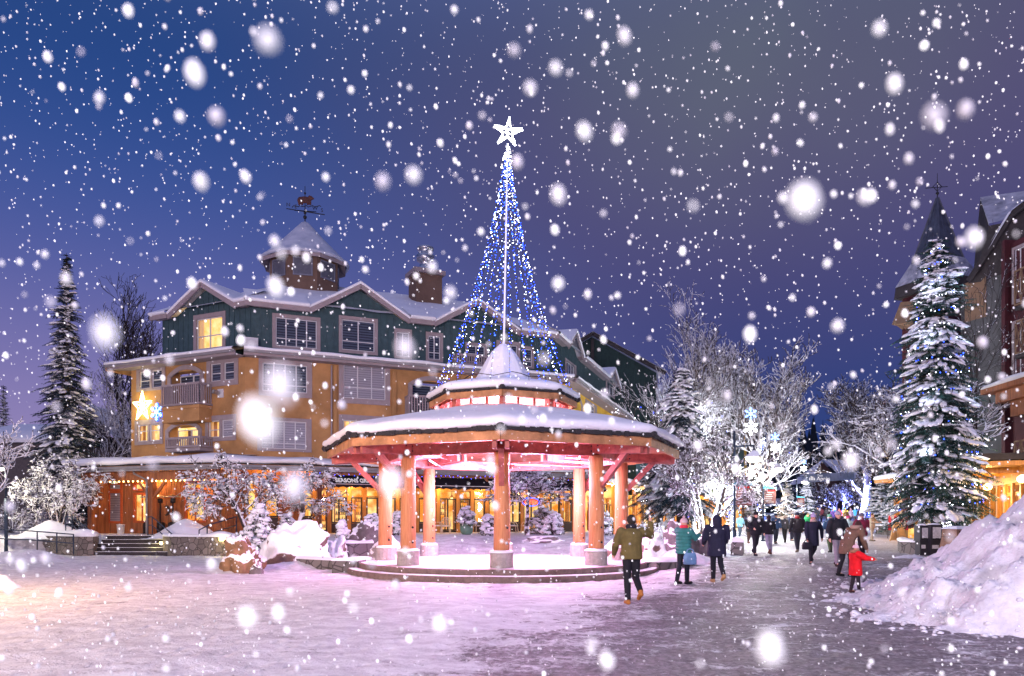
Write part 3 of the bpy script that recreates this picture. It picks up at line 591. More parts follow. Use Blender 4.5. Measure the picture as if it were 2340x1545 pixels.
for k in range(8):
    p=oc(4.04,k,0); d=(oc(1,k,0)-Vector((GX,GY,0))).normalized(); sd=Vector((-d.y,d.x,0))
    m=MB(); m.tube([p+Vector((0,0,.80)),p+Vector((.01,0,2.2)),p+Vector((0,0,3.67))],[.235,.228,.215],20); post=obj('post',m,M['log'],gz_,True)
    m=MB(); a=.30
    m.loft([((p.x,p.y,z),r,r) for z,r in ((.345,.33),(.36,.345),(.74,.335),(.79,.31))],16); obj('post_base',m,M['concrete'],post,False)
    m=MB(); m.lathe([(.335,.775),(.34,.80),(.31,.835),(.235,.86)],(p.x,p.y,0),20,amp=.12,seed=k); obj('snow_collar',m,M['snow'],post,True)
    m=MB(); m.bar(p+d*.18+Vector((0,0,2.75)),p+d*1.12+Vector((0,0,3.72)),.15,.17); obj('knee_brace',m,M['beam'],post)
    m=MB(); 
    for z in (1.05,1.5):
        for o in (.14,): m.ball(p+d*(-.0)+Vector((o*1.2 if p.x<=GX else o,-.2,z)),.035,8,6)
    obj('bolt',m,M['metal'],post,True)
    # ring beam and paired outriggers
    q=oc(4.04,k+1,0)
    m=MB(); m.bar(p+Vector((0,0,3.83)),q+Vector((0,0,3.83)),.2,.34); obj('ring_beam',m,M['beam'],gz_)
    m=MB()
    for o in (-.17,.17): m.bar(p+d*1.78+sd*o+Vector((0,0,3.78)),p-d*1.9+sd*o+Vector((0,0,4.0)),.12,.30)
    obj('outrigger_beam',m,M['beam'],gz_)
    m=MB()
    for o in (-.235,.235):
        for dd in (-.25,0,.25):
            for zz in (3.8,3.95): m.ball(p+d*dd+sd*o*1.0+Vector((0,0,zz)),.028,6,5)
    obj('beam_bolt',m,M['metal'],gz_)
    m=MB(); m.box(-.09,.09,-.02,.02,-.14,.14); m.xf(Matrix.Translation(p-d*1.75+Vector((0,0,4.06)))@Matrix.Rotation(math.atan2(sd.y,sd.x),4,'Z')); obj('hanger_bracket',m,M['metal'],gz_)
    # fascia along the eave
    a=oc(5.98,k,0); b=oc(5.98,k+1,0)
    m=MB(); e=(b-a).normalized()*.0
    m.bar(a+e+Vector((0,0,3.955)),b-e+Vector((0,0,3.955)),.09,.26); obj('fascia',m,M['fascia'],gz_)
    # inner roof purlins
    m=MB(); m.bar(oc(2.35,k,4.42),oc(2.35,k+1,4.42),.18,.3); m.bar(oc(3.2,k,4.33),oc(3.2,k+1,4.33),.1,.14); obj('purlin',m,M['beam'],gz_)
    # LED strips slung between the posts
    c0=oc(3.0,k+.22,3.74)if k%2 else oc(3.1,k+.25,3.70); c1=oc(2.6,k+.80,3.80) if k%2 else oc(2.7,k+.78,3.84)
    m=MB(); m.bar(c0,c1,.035,.03); led=obj('led_strip',m,M['led'] if k%3 else M['ledb'],gz_)
    m=MB(); m.bar(c0+(c0-c1)*.9+Vector((0,0,.03)),c1+(c1-c0)*.9+Vector((0,0,.03)),.015,.015); obj('hanging_cable',m,M['white'],gz_)
# roof deck and snow, octagonal with softened corners
def octr(t,soft=.0):
    a=(math.degrees(t)+90)%45-22.5
    r=math.cos(math.radians(22.5))/math.cos(math.radians(a)); return lerp(r,.965,soft)
def oct_rings(prof,n=96,amp=0,seed=0,soft=0):
    rows=[]
    for i,(r,z) in enumerate(prof):
        row=[]
        for j in range(n):
            t=2*PI*j/n-PI/2; rr=r*octr(t,soft)
            x=math.cos(t)*rr; y=math.sin(t)*rr
            dz=amp*noise.fractal((x*.8+seed,y*.8,z),.8,2,3) if amp else 0
            dr=1+(amp*.12*noise.noise((x*1.1,y*1.1,seed+5)) if amp else 0)
            row.append((GX+x*dr,GY+y*dr,z+dz))
        rows.append(row)
    return MB().grid(rows,close=True)
obj('roof_deck',oct_rings([(2.2,4.98),(5.98,4.085),(5.99,4.06),(2.2,4.90)]),M['deck'],gz_)
m=oct_rings([(6.12,4.085),(6.14,4.16),(5.7,4.2),(5.7,4.17)])
for j in range(8):
    a=oc(6.13,j,4.13);b=oc(6.13,j+1,4.13); n=34
    for i in range(n):
        if R.random()<.6:
            q=a.lerp(b,(i+.5)/n); m.bar(q-(b-a).normalized()*.07,q+(b-a).normalized()*.07,.05,.10+R.random()*.05)
    c=oc(6.1,j,4.17); m.ball(c,(.12,.12,.1),8,6)
obj('shingle_edge',m,M['shingle'],gz_)
obj('roof_snow',oct_rings([(5.9,4.16),(6.12,4.18),(6.22,4.27),(6.2,4.38),(6.05,4.47),(5.75,4.55),(5.3,4.66),(4.6,4.82),(3.8,5.01),(3.0,5.2),(2.4,5.33),(1.9,5.36)],128,.06,3,.12),M['snow'],gz_,True)
# clerestory drum
for k in range(8):
    a=oc(2.12,k,0); b=oc(2.12,k+1,0)
    m=MB(); m.bar(a+Vector((0,0,4.7)),a+Vector((0,0,5.72)),.2,.2,(a-Vector((GX,GY,0)))); obj('drum_post',m,M['beam'],gz_)
    m=MB(); m.bar(a+Vector((0,0,5.68)),b+Vector((0,0,5.68)),.14,.16)
    for f in (.33,.67):
        q=a.lerp(b,f); m.bar(q+Vector((0,0,4.75)),q+Vector((0,0,5.62)),.07,.07,(q-Vector((GX,GY,0))))
    obj('drum_frame',m,M['beam'],gz_)
    a=oc(2.5,k,5.66); b=oc(2.5,k+1,5.66); m=MB(); m.bar(a,b,.07,.2); obj('upper_fascia',m,M['fascia'],gz_)
obj('upper_roof_deck',oct_rings([(.3,6.35),(2.5,5.77),(2.5,5.745),(.3,6.28)]),M['deck'],gz_)
m=oct_rings([(2.58,5.77),(2.6,5.83),(2.3,5.86)])
for j in range(8):
    a=oc(2.59,j,5.8);b=oc(2.59,j+1,5.8)
    for i in range(14):
        if R.random()<.6: q=a.lerp(b,(i+.5)/14); m.bar(q-(b-a).normalized()*.06,q+(b-a).normalized()*.06,.04,.08)
    m.ball(oc(2.56,j,5.84),(.09,.09,.08),8,6)
obj('upper_shingle_edge',m,M['shingle'],gz_)
obj('upper_roof_snow',oct_rings([(2.4,5.83),(2.58,5.86),(2.66,5.95),(2.6,6.06),(2.4,6.14),(2.0,6.25),(1.5,6.34),(1.15,6.42),(.96,6.56),(.81,6.80),(.68,7.04),(.55,7.27),(.40,7.48),(.25,7.63),(.12,7.73),(.02,7.77)],96,.02,8,.12),M['snow'],gz_,True)
# gazebo lamps (the lit LED strips, an added centre fill and the lit lantern in the drum)
for k in range(0,8,2): 
    q=oc(2.6,k+.5,3.62); lamp('led_light',q,120,(.90,.45,1),.3,gz_)
lamp('led_light',(GX,GY,3.5),150,(.88,.74,1),.5,gz_)
lamp('drum_light',(GX,GY-.5,5.2),130,(1,.62,.86),.4,gz_)
lamp('drum_light',(GX,GY+.5,4.5),80,(1,.58,.86),.4,gz_)
# ================================================================= tree of light strings above the gazebo
lt=thing('light_tree','tall cone of blue and white light strings with a lit star on top','light tree',(GX,GY,7.6))
TOPZ=14.25
def mast(z): return Vector((GX+.02+(z-7.6)*.019,GY,z))
m=MB(); m.tube([mast(7.55),mast(10),mast(14.6)],[.038,.035,.03],8); obj('mast',m,M['pipe'],lt,True)
for k in range(24):
    a=2*PI*k/24+.1; tp=mast(TOPZ-.15)+Vector((math.cos(a)*.06,math.sin(a)*.06,0)); bt=Vector((GX+math.cos(a)*2.38,GY+math.sin(a)*2.38,6.02))
    def pt(t):
        q=tp.lerp(bt,t); sag=.30*math.sin(PI*t); q.z-=sag*1.0; q.x-=math.cos(a)*sag*.75; q.y-=math.sin(a)*sag*.75; return q
    m=MB(); m.tube([pt(i/14) for i in range(15)],.008,4); s=obj('light_string',m,M['metal'],lt)
    mw=MB(); mbm=MB(); n=84
    for i in range(n):
        t=((i+R.random())/n)**1.05
        q=pt(t)+Vector((R.gauss(0,.018),R.gauss(0,.018),0))
        big=R.random(); r=.008+.006*R.random()+(.013 if big>.92 else 0)
        if R.random()<.80: (mbm if (R.random()<(.5 if t<.25 else .6)) else mw).ball(q,r,6,4)
    if mw.v: obj('white_bulbs',mw,M['bulbw'],s,kind='stuff')
    if mbm.v: obj('blue_bulbs',mbm,M['bulbb'],s,kind='stuff')
m=MB(); sc0=mast(15.0)
def star_pts(c,R0,r0,n=5,rot=0,tilt=.08):
    out=[]
    for i in range(2*n):
        a=PI/2+PI*i/n+rot; r=R0 if i%2==0 else r0
        out.append(c+Vector((math.cos(a)*r,0,math.sin(a)*r)))
    return out
sp_=star_pts(sc0,.50,.15,rot=-.12)
for i in range(10):
    a=sp_[i]; b=sp_[(i+1)%10]; L_=(b-a).length
    for o in (-.07,.07):
        m.tube([a+Vector((0,o,0)),b+Vector((0,o,0))],.007,5)
    for j in range(7): m.ball(a.lerp(b,j/7)+Vector((R.gauss(0,.012),R.uniform(-.09,.09),R.gauss(0,.012))),.017,6,4)
for i in range(0,10,1):
    for f in (.2,.45,.7,.95): m.ball(sc0.lerp(sp_[i],f)+Vector((R.gauss(0,.015),R.uniform(-.08,.08),R.gauss(0,.015))),.017,6,4)
obj('star',m,M['starw'],lt)
m=MB()
for i in range(46):
    t=R.random(); a=R.random()*6.28; z=14.5-t*.75; q=mast(z)+Vector((math.cos(a),math.sin(a),0))*(.05+.16*t); m.ball(q,.02,6,4)
obj('crown_bulbs',m,M['bulbw'],lt,kind='stuff')
m=MB(); m.tube([(GX+math.cos(2*PI*j/32)*1.55,GY+math.sin(2*PI*j/32)*1.55,6.44+.06*math.cos(j*1.5)) for j in range(33)],.014,4); obj('anchor_cable',m,M['metal'],lt)
lamp('star_light',tuple(sc0+Vector((0,-.3,0))),60,(.85,.88,1),.4,lt)
# ================================================================= facades
class Fac:
    def __init__(s,A,B):
        s.A=Vector(A); s.B=Vector(B); s.L=(s.B-s.A).length; s.d=(s.B-s.A)/s.L; s.i=Vector((-s.d.y,s.d.x))
    def pt(s,u,n,z):
        q=s.A+s.d*u+s.i*n; return Vector((q.x,q.y,z))
    def hit(s,px,py,n=0):
        D=Vector(((px-CX)/F,1.0)); t=(s.A.dot(s.i)+n)/D.dot(s.i)
        q=D*t-s.A; return q.dot(s.d), CH+(HY-py)/F*t
    def box(s,m,u0,u1,n0,n1,z0,z1,mi=0):
        p=s.pt
        return m.add([p(u0,n0,z0),p(u1,n0,z0),p(u1,n1,z0),p(u0,n1,z0),p(u0,n0,z1),p(u1,n0,z1),p(u1,n1,z1),p(u0,n1,z1)],
          [(0,3,2,1),(4,5,6,7),(0,1,5,4),(1,2,6,5),(2,3,7,6),(3,0,4,7)],mi)
    def rect(s,x0,y0,x1,y1,n=0):
        u0,_=s.hit(x0,y0,n); u1,_=s.hit(x1,y0,n); xc=(x0+x1)/2
        _,z1=s.hit(xc,y0,n); _,z0=s.hit(xc,y1,n); return u0,u1,z0,z1
    def ring(s,m,u0,u1,z0,z1,wd,n0,n1):
        s.box(m,u0,u1,n0,n1,z1-wd,z1); s.box(m,u0,u1,n0,n1,z0,z0+wd); s.box(m,u0,u0+wd,n0,n1,z0+wd,z1-wd); s.box(m,u1-wd,u1,n0,n1,z0+wd,z1-wd)
    def wall(s,m,u0,u1,z0,z1,holes,th=.16):
        us=sorted({u0,u1}|{h[i] for h in holes for i in (0,1)}); zs=sorted({z0,z1}|{h[i] for h in holes for i in (2,3)})
        for a,b in zip(us,us[1:]):
            for c,d in zip(zs,zs[1:]):
                uc,zc=(a+b)/2,(c+d)/2
                if b<=u0+1e-6 or a>=u1-1e-6 or d<=z0+1e-6 or c>=z1-1e-6: continue
                if any(h[0]<uc<h[1] and h[2]<zc<h[3] for h in holes): continue
                m.quad(s.pt(a,0,c),s.pt(b,0,c),s.pt(b,0,d),s.pt(a,0,d))
        for h in holes:
            a,b,c,d=h
            m.quad(s.pt(a,0,c),s.pt(a,th,c),s.pt(a,th,d),s.pt(a,0,d)); m.quad(s.pt(b,0,d),s.pt(b,th,d),s.pt(b,th,c),s.pt(b,0,c))
            m.quad(s.pt(a,0,d),s.pt(a,th,d),s.pt(b,th,d),s.pt(b,0,d)); m.quad(s.pt(a,0,c),s.pt(b,0,c),s.pt(b,th,c),s.pt(a,th,c))
        return m
    def strip(s,prof,u0,u1,step=.35,amp=.03,seed=0,m=None):
        m=m or MB(); n=max(2,int((u1-u0)/step)); rows=[]
        for i in range(n+1):
            u=lerp(u0,u1,i/n); r=[]
            for j,(nn,z) in enumerate(prof):
                e=0 if j in (0,len(prof)-1) else 1
                r.append(s.pt(u,nn-e*amp*1.2*noise.noise((u*.8,j*.35,seed)),z+e*amp*1.6*noise.noise((u*.55,j*.3,seed+7))))
            rows.append(r)
        return m.grid([list(q) for q in zip(*rows)])
def window(fc,parent,trim,sash,cols=2,transom=None,lit=None,tw=None,name='window',groups=None,blind=None,n=0,seed=0):
    """trim, sash: (u0,u1,z0,z1); builds the surround, the white frame and the panes"""
    m=MB(); u0,u1,z0,z1=trim; a,b,c,d=sash
    fc.box(m,u0,u1,n-.05,n-.002,d,z1); fc.box(m,u0,u1,n-.05,n-.002,z0,c); fc.box(m,u0,a,n-.05,n-.002,c,d); fc.box(m,b,u1,n-.05,n-.002,c,d)
    w=obj(name,m,M['trim'],parent)
    f=MB(); t=.055; edges=groups or [(a,b)]
    for (g0,g1) in edges:
        fc.ring(f,g0,g1,c,d,t,n+.03,n+.11)
        k=cols
        for i in range(1,k): uu=lerp(g0,g1,i/k); fc.box(f,uu-.03,uu+.03,n+.035,n+.105,c+t,d-t)
        if transom:
            zz=lerp(c,d,transom); fc.box(f,g0+t,g1-t,n+.04,n+.10,zz-.025,zz+.025)
    obj('frame',f,M['white'],w)
    if groups:
        gm=MB()
        for (q0,q1) in zip(groups,groups[1:]): fc.box(gm,q0[1],q1[0],n-.04,n+.12,c,d)
        obj('mullion',gm,M['trim'],w)
    for gi,(g0,g1) in enumerate(edges):
        L_=lit if not isinstance(lit,(list,tuple)) else lit[gi]
        p=MB(); p.quad(fc.pt(g0,n+.075,c),fc.pt(g1,n+.075,c),fc.pt(g1,n+.075,d),fc.pt(g0,n+.075,d))
        if L_:
            obj('pane',p,M['glass'],w)
            r=MB(); dp=1.5
            fc.box(r,g0-.6,g1+.6,n+dp,n+dp+.05,c-.5,d+.4); r.quad(fc.pt(g0-.6,n+.2,d+.35),fc.pt(g1+.6,n+.2,d+.35),fc.pt(g1+.6,n+dp,d+.35),fc.pt(g0-.6,n+dp,d+.35))
            r.quad(fc.pt(g0-.6,n+.2,c-.4),fc.pt(g0-.6,n+dp,c-.4),fc.pt(g0-.6,n+dp,d+.4),fc.pt(g0-.6,n+.2,d+.4)); r.quad(fc.pt(g1+.6,n+.2,c-.4),fc.pt(g1+.6,n+dp,c-.4),fc.pt(g1+.6,n+dp,d+.4),fc.pt(g1+.6,n+.2,d+.4))
            obj('lit_room',r,M['room'],w)
            q=MB(); wd=g1-g0
            fc.box(q,g0-.05,g0+wd*.16,n+.2,n+.26,c-.2,d+.2); fc.box(q,g1-wd*.10,g1+.05,n+.2,n+.26,c-.2,d+.2)
            fc.box(q,g0+wd*.35,g0+wd*.55,n+dp-.25,n+dp-.2,c-.3,c+(d-c)*.45); fc.box(q,g0+wd*.2,g1-wd*.2,n+dp-.1,n+dp-.05,d-.35,d-.28)
            obj('curtain',q,M['curtain'],w)
        else: obj('pane',p,M['blindlt' if blind=='lt' else 'blind'],w)
    return w
def siding(fc,m,u0,u1,z0,ztop,holes,n=0,step=.42):
    u=u0+.1
    while u<u1:
        zt=ztop(u) if callable(ztop) else ztop
        segs=[(z0,zt)]
        for h in holes:
            if h[0]-.03<u<h[1]+.03:
                new=[]
                for a,b in segs:
                    if h[3]<=a or h[2]>=b: new.append((a,b)); continue
                    if a<h[2]: new.append((a,h[2]))
                    if b>h[3]: new.append((h[3],b))
                segs=new
        for a,b in segs:
            if b-a>.05: fc.box(m,u-.03,u+.03,n-.035,n+.01,a,b)
        u+=step
def balcony(fc,parent,u0,u1,z0,zr,n0=-1.0,skirt=None,gap=.17):
    m=MB(); fc.box(m,u0,u1,n0,0,z0-.18,z0)
    if skirt: fc.box(m,u0+.05,u1-.05,n0+.05,0,z0-.18-skirt,z0-.185)
    b=obj('balcony',m,M['ochre' if skirt else 'trim'],parent)
    r=MB(); fc.box(r,u0,u1,n0,n0+.09,zr-.12,zr); fc.box(r,u0,u1,n0,n0+.09,z0+.03,z0+.14)
    for uu in (u0,u1-.09): fc.box(r,uu,uu+.09,n0+.09,0,zr-.12,zr); fc.box(r,uu,uu+.09,n0+.09,0,z0+.03,z0+.14)
    u=u0
    while u<u1-.05: fc.box(r,u,u+.075,n0+.02,n0+.07,z0+.14,zr-.12); u+=gap
    n=n0+.2
    while n<0:
        for uu in (u0+.01,u1-.08): fc.box(r,uu,uu+.05,n,n+.06,z0+.14,zr-.12)
        n+=gap
    obj('railing',r,M['trim'],b); return b
def arch_recess(fc,parent,u0,u1,z0,zs,za,lit,doors=2):
    """arched surround with a sliding door set back in a dark recess"""
    m=MB(); n=14; th=.28
    def y(t): return zs+(za-zs)*math.sin(PI*t)**.8
    for i in range(n):
        a,b=i/n,(i+1)/n
        ua,ub=lerp(u0,u1,a),lerp(u0,u1,b); ia,ib=lerp(u0+th,u1-th,a),lerp(u0+th,u1-th,b); k=(za-zs)
        A,B=y(a),y(b); a2,b2=zs+(k-.0)*math.sin(PI*a)**.8-th*(.35+.65*math.sin(PI*a)),zs+k*math.sin(PI*b)**.8-th*(.35+.65*math.sin(PI*b))
        m.add([fc.pt(ua,-.06,A),fc.pt(ub,-.06,B),fc.pt(ib,-.06,b2),fc.pt(ia,-.06,a2)],[(0,3,2,1)])
        m.add([fc.pt(ua,-.06,A),fc.pt(ub,-.06,B),fc.pt(ub,0,B),fc.pt(ua,0,A)],[(0,1,2,3)])
        m.add([fc.pt(ia,-.06,a2),fc.pt(ib,-.06,b2),fc.pt(ib,.05,b2),fc.pt(ia,.05,a2)],[(0,3,2,1)])
    fc.box(m,u0,u0+th,-.06,.05,z0,zs); fc.box(m,u1-th,u1,-.06,.05,z0,zs)
    s=obj('arched_surround',m,M['trim'],parent)
    p=MB(); a,b=u0+th+.1,u1-th-.05
    p.quad(fc.pt(a,.62,z0),fc.pt(b,.62,z0),fc.pt(b,.62,zs+.05),fc.pt(a,.62,zs+.05))
    f=MB()
    for i in range(doors): fc.ring(f,lerp(a,b,i/doors),lerp(a,b,(i+1)/doors),z0,zs+.05,.05,.56,.60)
    obj('door_frame',f,M['white'],s)
    if lit:
        obj('door_glass',p,M['glass'],s); r=MB(); fc.box(r,a-.4,b+.4,1.9,1.95,z0-.1,zs+.3); r.quad(fc.pt(a-.4,.65,zs+.25),fc.pt(b+.4,.65,zs+.25),fc.pt(b+.4,1.9,zs+.25),fc.pt(a-.4,1.9,zs+.25)); obj('lit_room',r,M['room'],s)
        q=MB(); fc.box(q,a+.1,a+(b-a)*.6,1.6,1.65,zs-.45,zs-.38); fc.box(q,a+(b-a)*.1,a+(b-a)*.3,1.5,1.55,z0,zs-.6); obj('curtain',q,M['curtain'],s)
    else: obj('door_glass',p,M['blind'],s)
    return s
def P2(px,Y): return ((px-CX)/F*Y,Y)
W0=P2(300,46.3); W1=P2(560,42.4); W2=P2(1288,50.4); W3=P2(1418,69)
A=Fac(W0,W1); B=Fac(W1,W2); Cc=Fac(W2,W3)
hotel=thing('hotel_building','yellow and green gabled hotel with a lit restaurant on its ground floor','hotel',(W1[0],W1[1],.95))
Z1,Z2,Z3,Z4=4.7,8.0,11.05,14.35
# ---- ochre storeys
def sh(fc,r,px): # sash rect in px
    return fc.rect(*r)
holesA=[];holesB=[]
wl=MB()
a3=A.rect(313,835,378,893); a3s=A.rect(320,847,371,887); hA=[a3s]
a3b=A.rect(473,817,545,882); a3bs=A.rect(482,829,536,870); hA.append(a3bs)
a2=A.rect(309,959,373,1016); a2s=A.rect(315,970,366,1008); hA.append(a2s)
a2b=A.rect(470,949,540,1008); a2bs=A.rect(477,960,533,999); hA.append(a2bs)
ar3=A.rect(384,832,466,928); ar2=A.rect(379,958,462,1022)
for r in (ar3,ar2): hA.append((r[0]+.28,r[1]-.28,r[2],r[3]-.42))
A.wall(wl,-.0,A.L,Z1-.6,Z3+.1,hA,.66)
obj('left_wall',wl,M['ochre'],hotel)
def two(fc,s,gap): 
    mid=(s[0]+s[1])/2; return [(s[0],mid-gap),(mid+gap,s[1])]
window(A,hotel,a3,a3s,1,.45,groups=two(A,a3s,.09)); window(A,hotel,a3b,a3bs,1,.45,groups=two(A,a3bs,.12))
window(A,hotel,a2,a2s,1,.62,lit=True,groups=two(A,a2s,.09)); wv=window(A,hotel,a2b,a2bs,1,.45,lit=[True,False],groups=two(A,a2bs,.1),blind='lt')
arch_recess(A,hotel,ar3[0],ar3[1],ar3[2],ar3[3]-.62,ar3[3]-.05,False); arch_recess(A,hotel,ar2[0],ar2[1],ar2[2],ar2[3]-.62,ar2[3]-.05,True)
b3=A.rect(368,876,455,927,-1.0); balcony(A,hotel,b3[0],b3[1],b3[2],b3[3],skirt=.75)
b2=A.rect(377,998,457,1024,-1.0); balcony(A,hotel,b2[0],b2[1],b2[2],b2[3])
hB=[]
w1=B.rect(591,820,713,907); w1s=B.rect(600,832,702,896); w2=B.rect(588,955,712,1032); w2s=B.rect(598,962,700,1026)
w3=B.rect(774,829,891,924); w3s=B.rect(785,836,881,912); w4=B.rect(774,950,891,1040); w4s=B.rect(784,962,881,1030)
w5=B.rect(1205,850,1262,905); w5s=B.rect(1213,858,1254,898)
hB=[w1s,w2s,w3s,w4s,w5s]; ar4=B.rect(932,858,1046,948); hB.append((ar4[0]+.28,ar4[1]-.28,ar4[2],ar4[3]-.42))
wl=MB(); B.wall(wl,0,B.L,Z1-.6,Z3+.1,hB,.66); B.box(wl,B.hit(762,900)[0]-.02,B.hit(769,900)[0],-.12,-.003,Z1,Z3-.1); B.box(wl,B.hit(895,900)[0],B.hit(905,900)[0],-.12,-.003,Z1,Z3-.1); obj('front_wall',wl,M['ochre'],hotel)
window(B,hotel,w1,w1s,4,.24); window(B,hotel,w2,w2s,4,.2,blind='lt'); window(B,hotel,w3,w3s,3,.33,blind='lt'); window(B,hotel,w4,w4s,3,.3,lit=[True,False],groups=two(B,w4s,.03),blind='lt'); window(B,hotel,w5,w5s,2,.3)
arch_recess(B,hotel,ar4[0],ar4[1],ar4[2],ar4[3]-.62,ar4[3]-.05,False); b4=B.rect(934,905,1050,952,-1.0); balcony(B,hotel,b4[0],b4[1],b4[2]-.1,b4[3])
m=MB(); u,z=A.hit(505,899); A.box(m,u-.22,u+.22,-.05,-.002,z-.25,z+.25); v=obj('wall_vent',m,M['white'],hotel); m=MB(); m.tube([A.pt(u-.1,-.05,z+.02),A.pt(u-.15,-.45,z+.05)],.12,12); obj('vent_pipe',m,M['steel'],v)
m=MB()
for x in (757,): 
    u,z=B.hit(x,900); m.tube([B.pt(u,-.09,Z1+.6),B.pt(u,-.09,Z3-.1)],.05,8)
obj('downpipe',m,M['trim'],hotel)
c3=Cc.rect(1337,920,1363,949); c3s=Cc.rect(1341,925,1359,945); ca=Cc.rect(1306,900,1330,955)
wl=MB(); Cc.wall(wl,0,Cc.L,Z1-.6,Z3+.1,[c3s],.66); obj('street_wall',wl,M['yellowst'],hotel); window(Cc,hotel,c3,c3s,2,.5)
arch_recess(Cc,hotel,ca[0],ca[1],ca[2]-.5,ca[3]-.6,ca[3],False,1)
# ---- eave between storey three and the green storey
def eave(fc,nm,u0,u1,seed,n0=-.95,zz=Z3):
    m=MB(); fc.box(m,u0,u1,n0+.12,.5,zz+.0,zz+.05); fc.box(m,u0,u1,n0,n0+.12,zz-.05,zz+.22); s=obj('eave',m,M['trim'],hotel)
    g=MB(); fc.box(g,u0,u1,n0-.13,n0-.005,zz+.10,zz+.25); obj('gutter',g,M['gutter'],s)
    obj('eave_snow',fc.strip([(n0+.02,zz+.21),(n0-.16,zz+.26),(n0-.20,zz+.34),(n0-.08,zz+.43),(n0+.3,zz+.5),(.1,zz+.62),(1.2,zz+.8)],u0,u1,.4,.05,seed),M['snow'],s,True)
eave(A,'a',-1.05,A.L+.12,1); eave(B,'b',-.12,B.L+.25,4); eave(Cc,'c',-.25,Cc.L+1.2,6)
m=MB(); e0=A.pt(-1.05,-.95,Z3-.05); e1=A.pt(-1.0,6,Z3-.05); m.quad(A.pt(-1.05,-.9,Z3-.02),A.pt(0,-.0,Z3-.02),A.pt(0,6,Z3-.02),A.pt(-1.05,6,Z3-.02)); m.bar(e0+Vector((0,0,.1)),e1+Vector((0,0,.1)),.1,.3); obj('side_soffit',m,M['ochre'],hotel)
sw=MB(); sd=Fac((W0[0]+A.i.x*9,W0[1]+A.i.y*9),W0); sd.wall(sw,0,sd.L,Z1-.6,Z3,[]); obj('side_wall',sw,M['ochre'],hotel)
# ---- green storey, set back
SB=.95
def setback(fc,s): return Fac((fc.A+fc.i*s)[:],(fc.B+fc.i*s)[:])
gA=setback(A,SB); gB=setback(B,SB); gC=setback(Cc,SB)
# make the set back corner meet
def meet(f,g):
    d1,d2=f.d,g.d; det=d1.x*(-d2.y)+d1.y*d2.x; r=g.A-f.A; t=(r.x*(-d2.y)+r.y*d2.x)/det; return f.A+d1*t
cA=meet(gA,gB); cC=meet(gB,gC)
gA=Fac((gA.A+gA.d*1.6)[:],cA[:]); gB=Fac(cA[:],cC[:]); gC=Fac(cC[:],gC.B[:])
def gable(fc,u,hw,zb,za,holes,front=-.5,mm=None):
    """gable bay: returns wall top function; builds rake boards and snowy slopes running back into the main roof"""
    back=(za-zb)/.52+.4
    for s in (-1,1):
        m=MB()
        e=hw+.45; ze=zb-.45*(za-zb)/hw
        a=fc.pt(u,front,za+.12); b=fc.pt(u+s*e,front,ze+.12); sl=(b-a).normalized()
        m.bar(a,b,.10,.30,fc.pt(0,-1,0)-fc.pt(0,0,0) if False else (0,0,1)); rk=obj('gable_rake',m,M['trim'],hotel)
        sn=MB(); rows=[]
        for i in range(9):
            t=i/8; uu=u+s*e*t*1.02; z=lerp(za+.28,ze+.26,t); r=[]
            for j,(nn,dz) in enumerate(((front+.03,-.04),(front-.10,.0),(front-.12,.10),(front+.02,.18),(front+.6,.2),(0.9,.2),(2.2,.2),(back+1.2*(1-t),.2))):
                r.append(fc.pt(uu,nn,z+dz+.03*noise.noise((uu*.7,nn*.6,u))))
            rows.append(r)
        if s>0: rows=[list(reversed(r)) for r in rows]
        sn.grid(rows); obj('gable_snow',sn,M['snow'],rk,True)
    return
def gable_face(fc,m,u,hw,zb,za,n=-.12):
    m.add([fc.pt(u-hw,n,zb),fc.pt(u+hw,n,zb),fc.pt(u,n,za)],[(0,1,2)])
def gstorey(fc,nm,gabs,wins,z0=Z3-.1):
    wl=MB(); holes=[w[1] for w in wins]
    fc.wall(wl,0,fc.L,z0,Z4,holes,.12)
    for (u,hw,za) in gabs:
        gable_face(fc,wl,u,hw+.2,Z4-.02,za,-.0)
    def ztop(u):
        z=Z4
        for (uc,hw,za) in gabs:
            if abs(u-uc)<hw: z=max(z,lerp(za,Z4,abs(u-uc)/hw))
        return z
    siding(fc,wl,0,fc.L,z0,ztop,[w[0] for w in wins])
    obj(nm,wl,M['green'],hotel)
    for w_ in wins: window(fc,hotel,*w_[:2],**w_[2])
    for (u,hw,za) in gabs: gable(fc,u,hw,Z4,za,holes)
    # straight eave between gables
    cuts=[-.4]+[x for (u,hw,za) in gabs for x in (u-hw-.42,u+hw+.42)]+[fc.L+.15]
    for a,b in zip(cuts[::2],cuts[1::2]):
        if b-a<.2: continue
        m=MB(); fc.box(m,a,b,-.62,-.5,Z4-.22,Z4+.08); fc.box(m,a,b,-.5,.0,Z4-.12,Z4-.08); e=obj('roof_eave',m,M['trim'],hotel)
        obj('eave_snow',fc.strip([(-.6,Z4+.06),(-.74,Z4+.1),(-.76,Z4+.2),(-.62,Z4+.28),(-.2,Z4+.48),(.8,Z4+.98),(1.6,Z4+1.38)],a,b,.4,.04,a),M['snow'],e,True)
r=lambda f,*q: f.rect(*q)
uG1=gA.hit(474,700)[0]; uG2=gB.hit(821,730)[0]; uG3=gB.hit(1087,760)[0]
gstorey(gA,'left_upper_wall',[(uG1,2.35,15.75)],[(r(gA,443,716,516,800),r(gA,450,726,509,796),dict(cols=2,transom=.42,lit=True))])
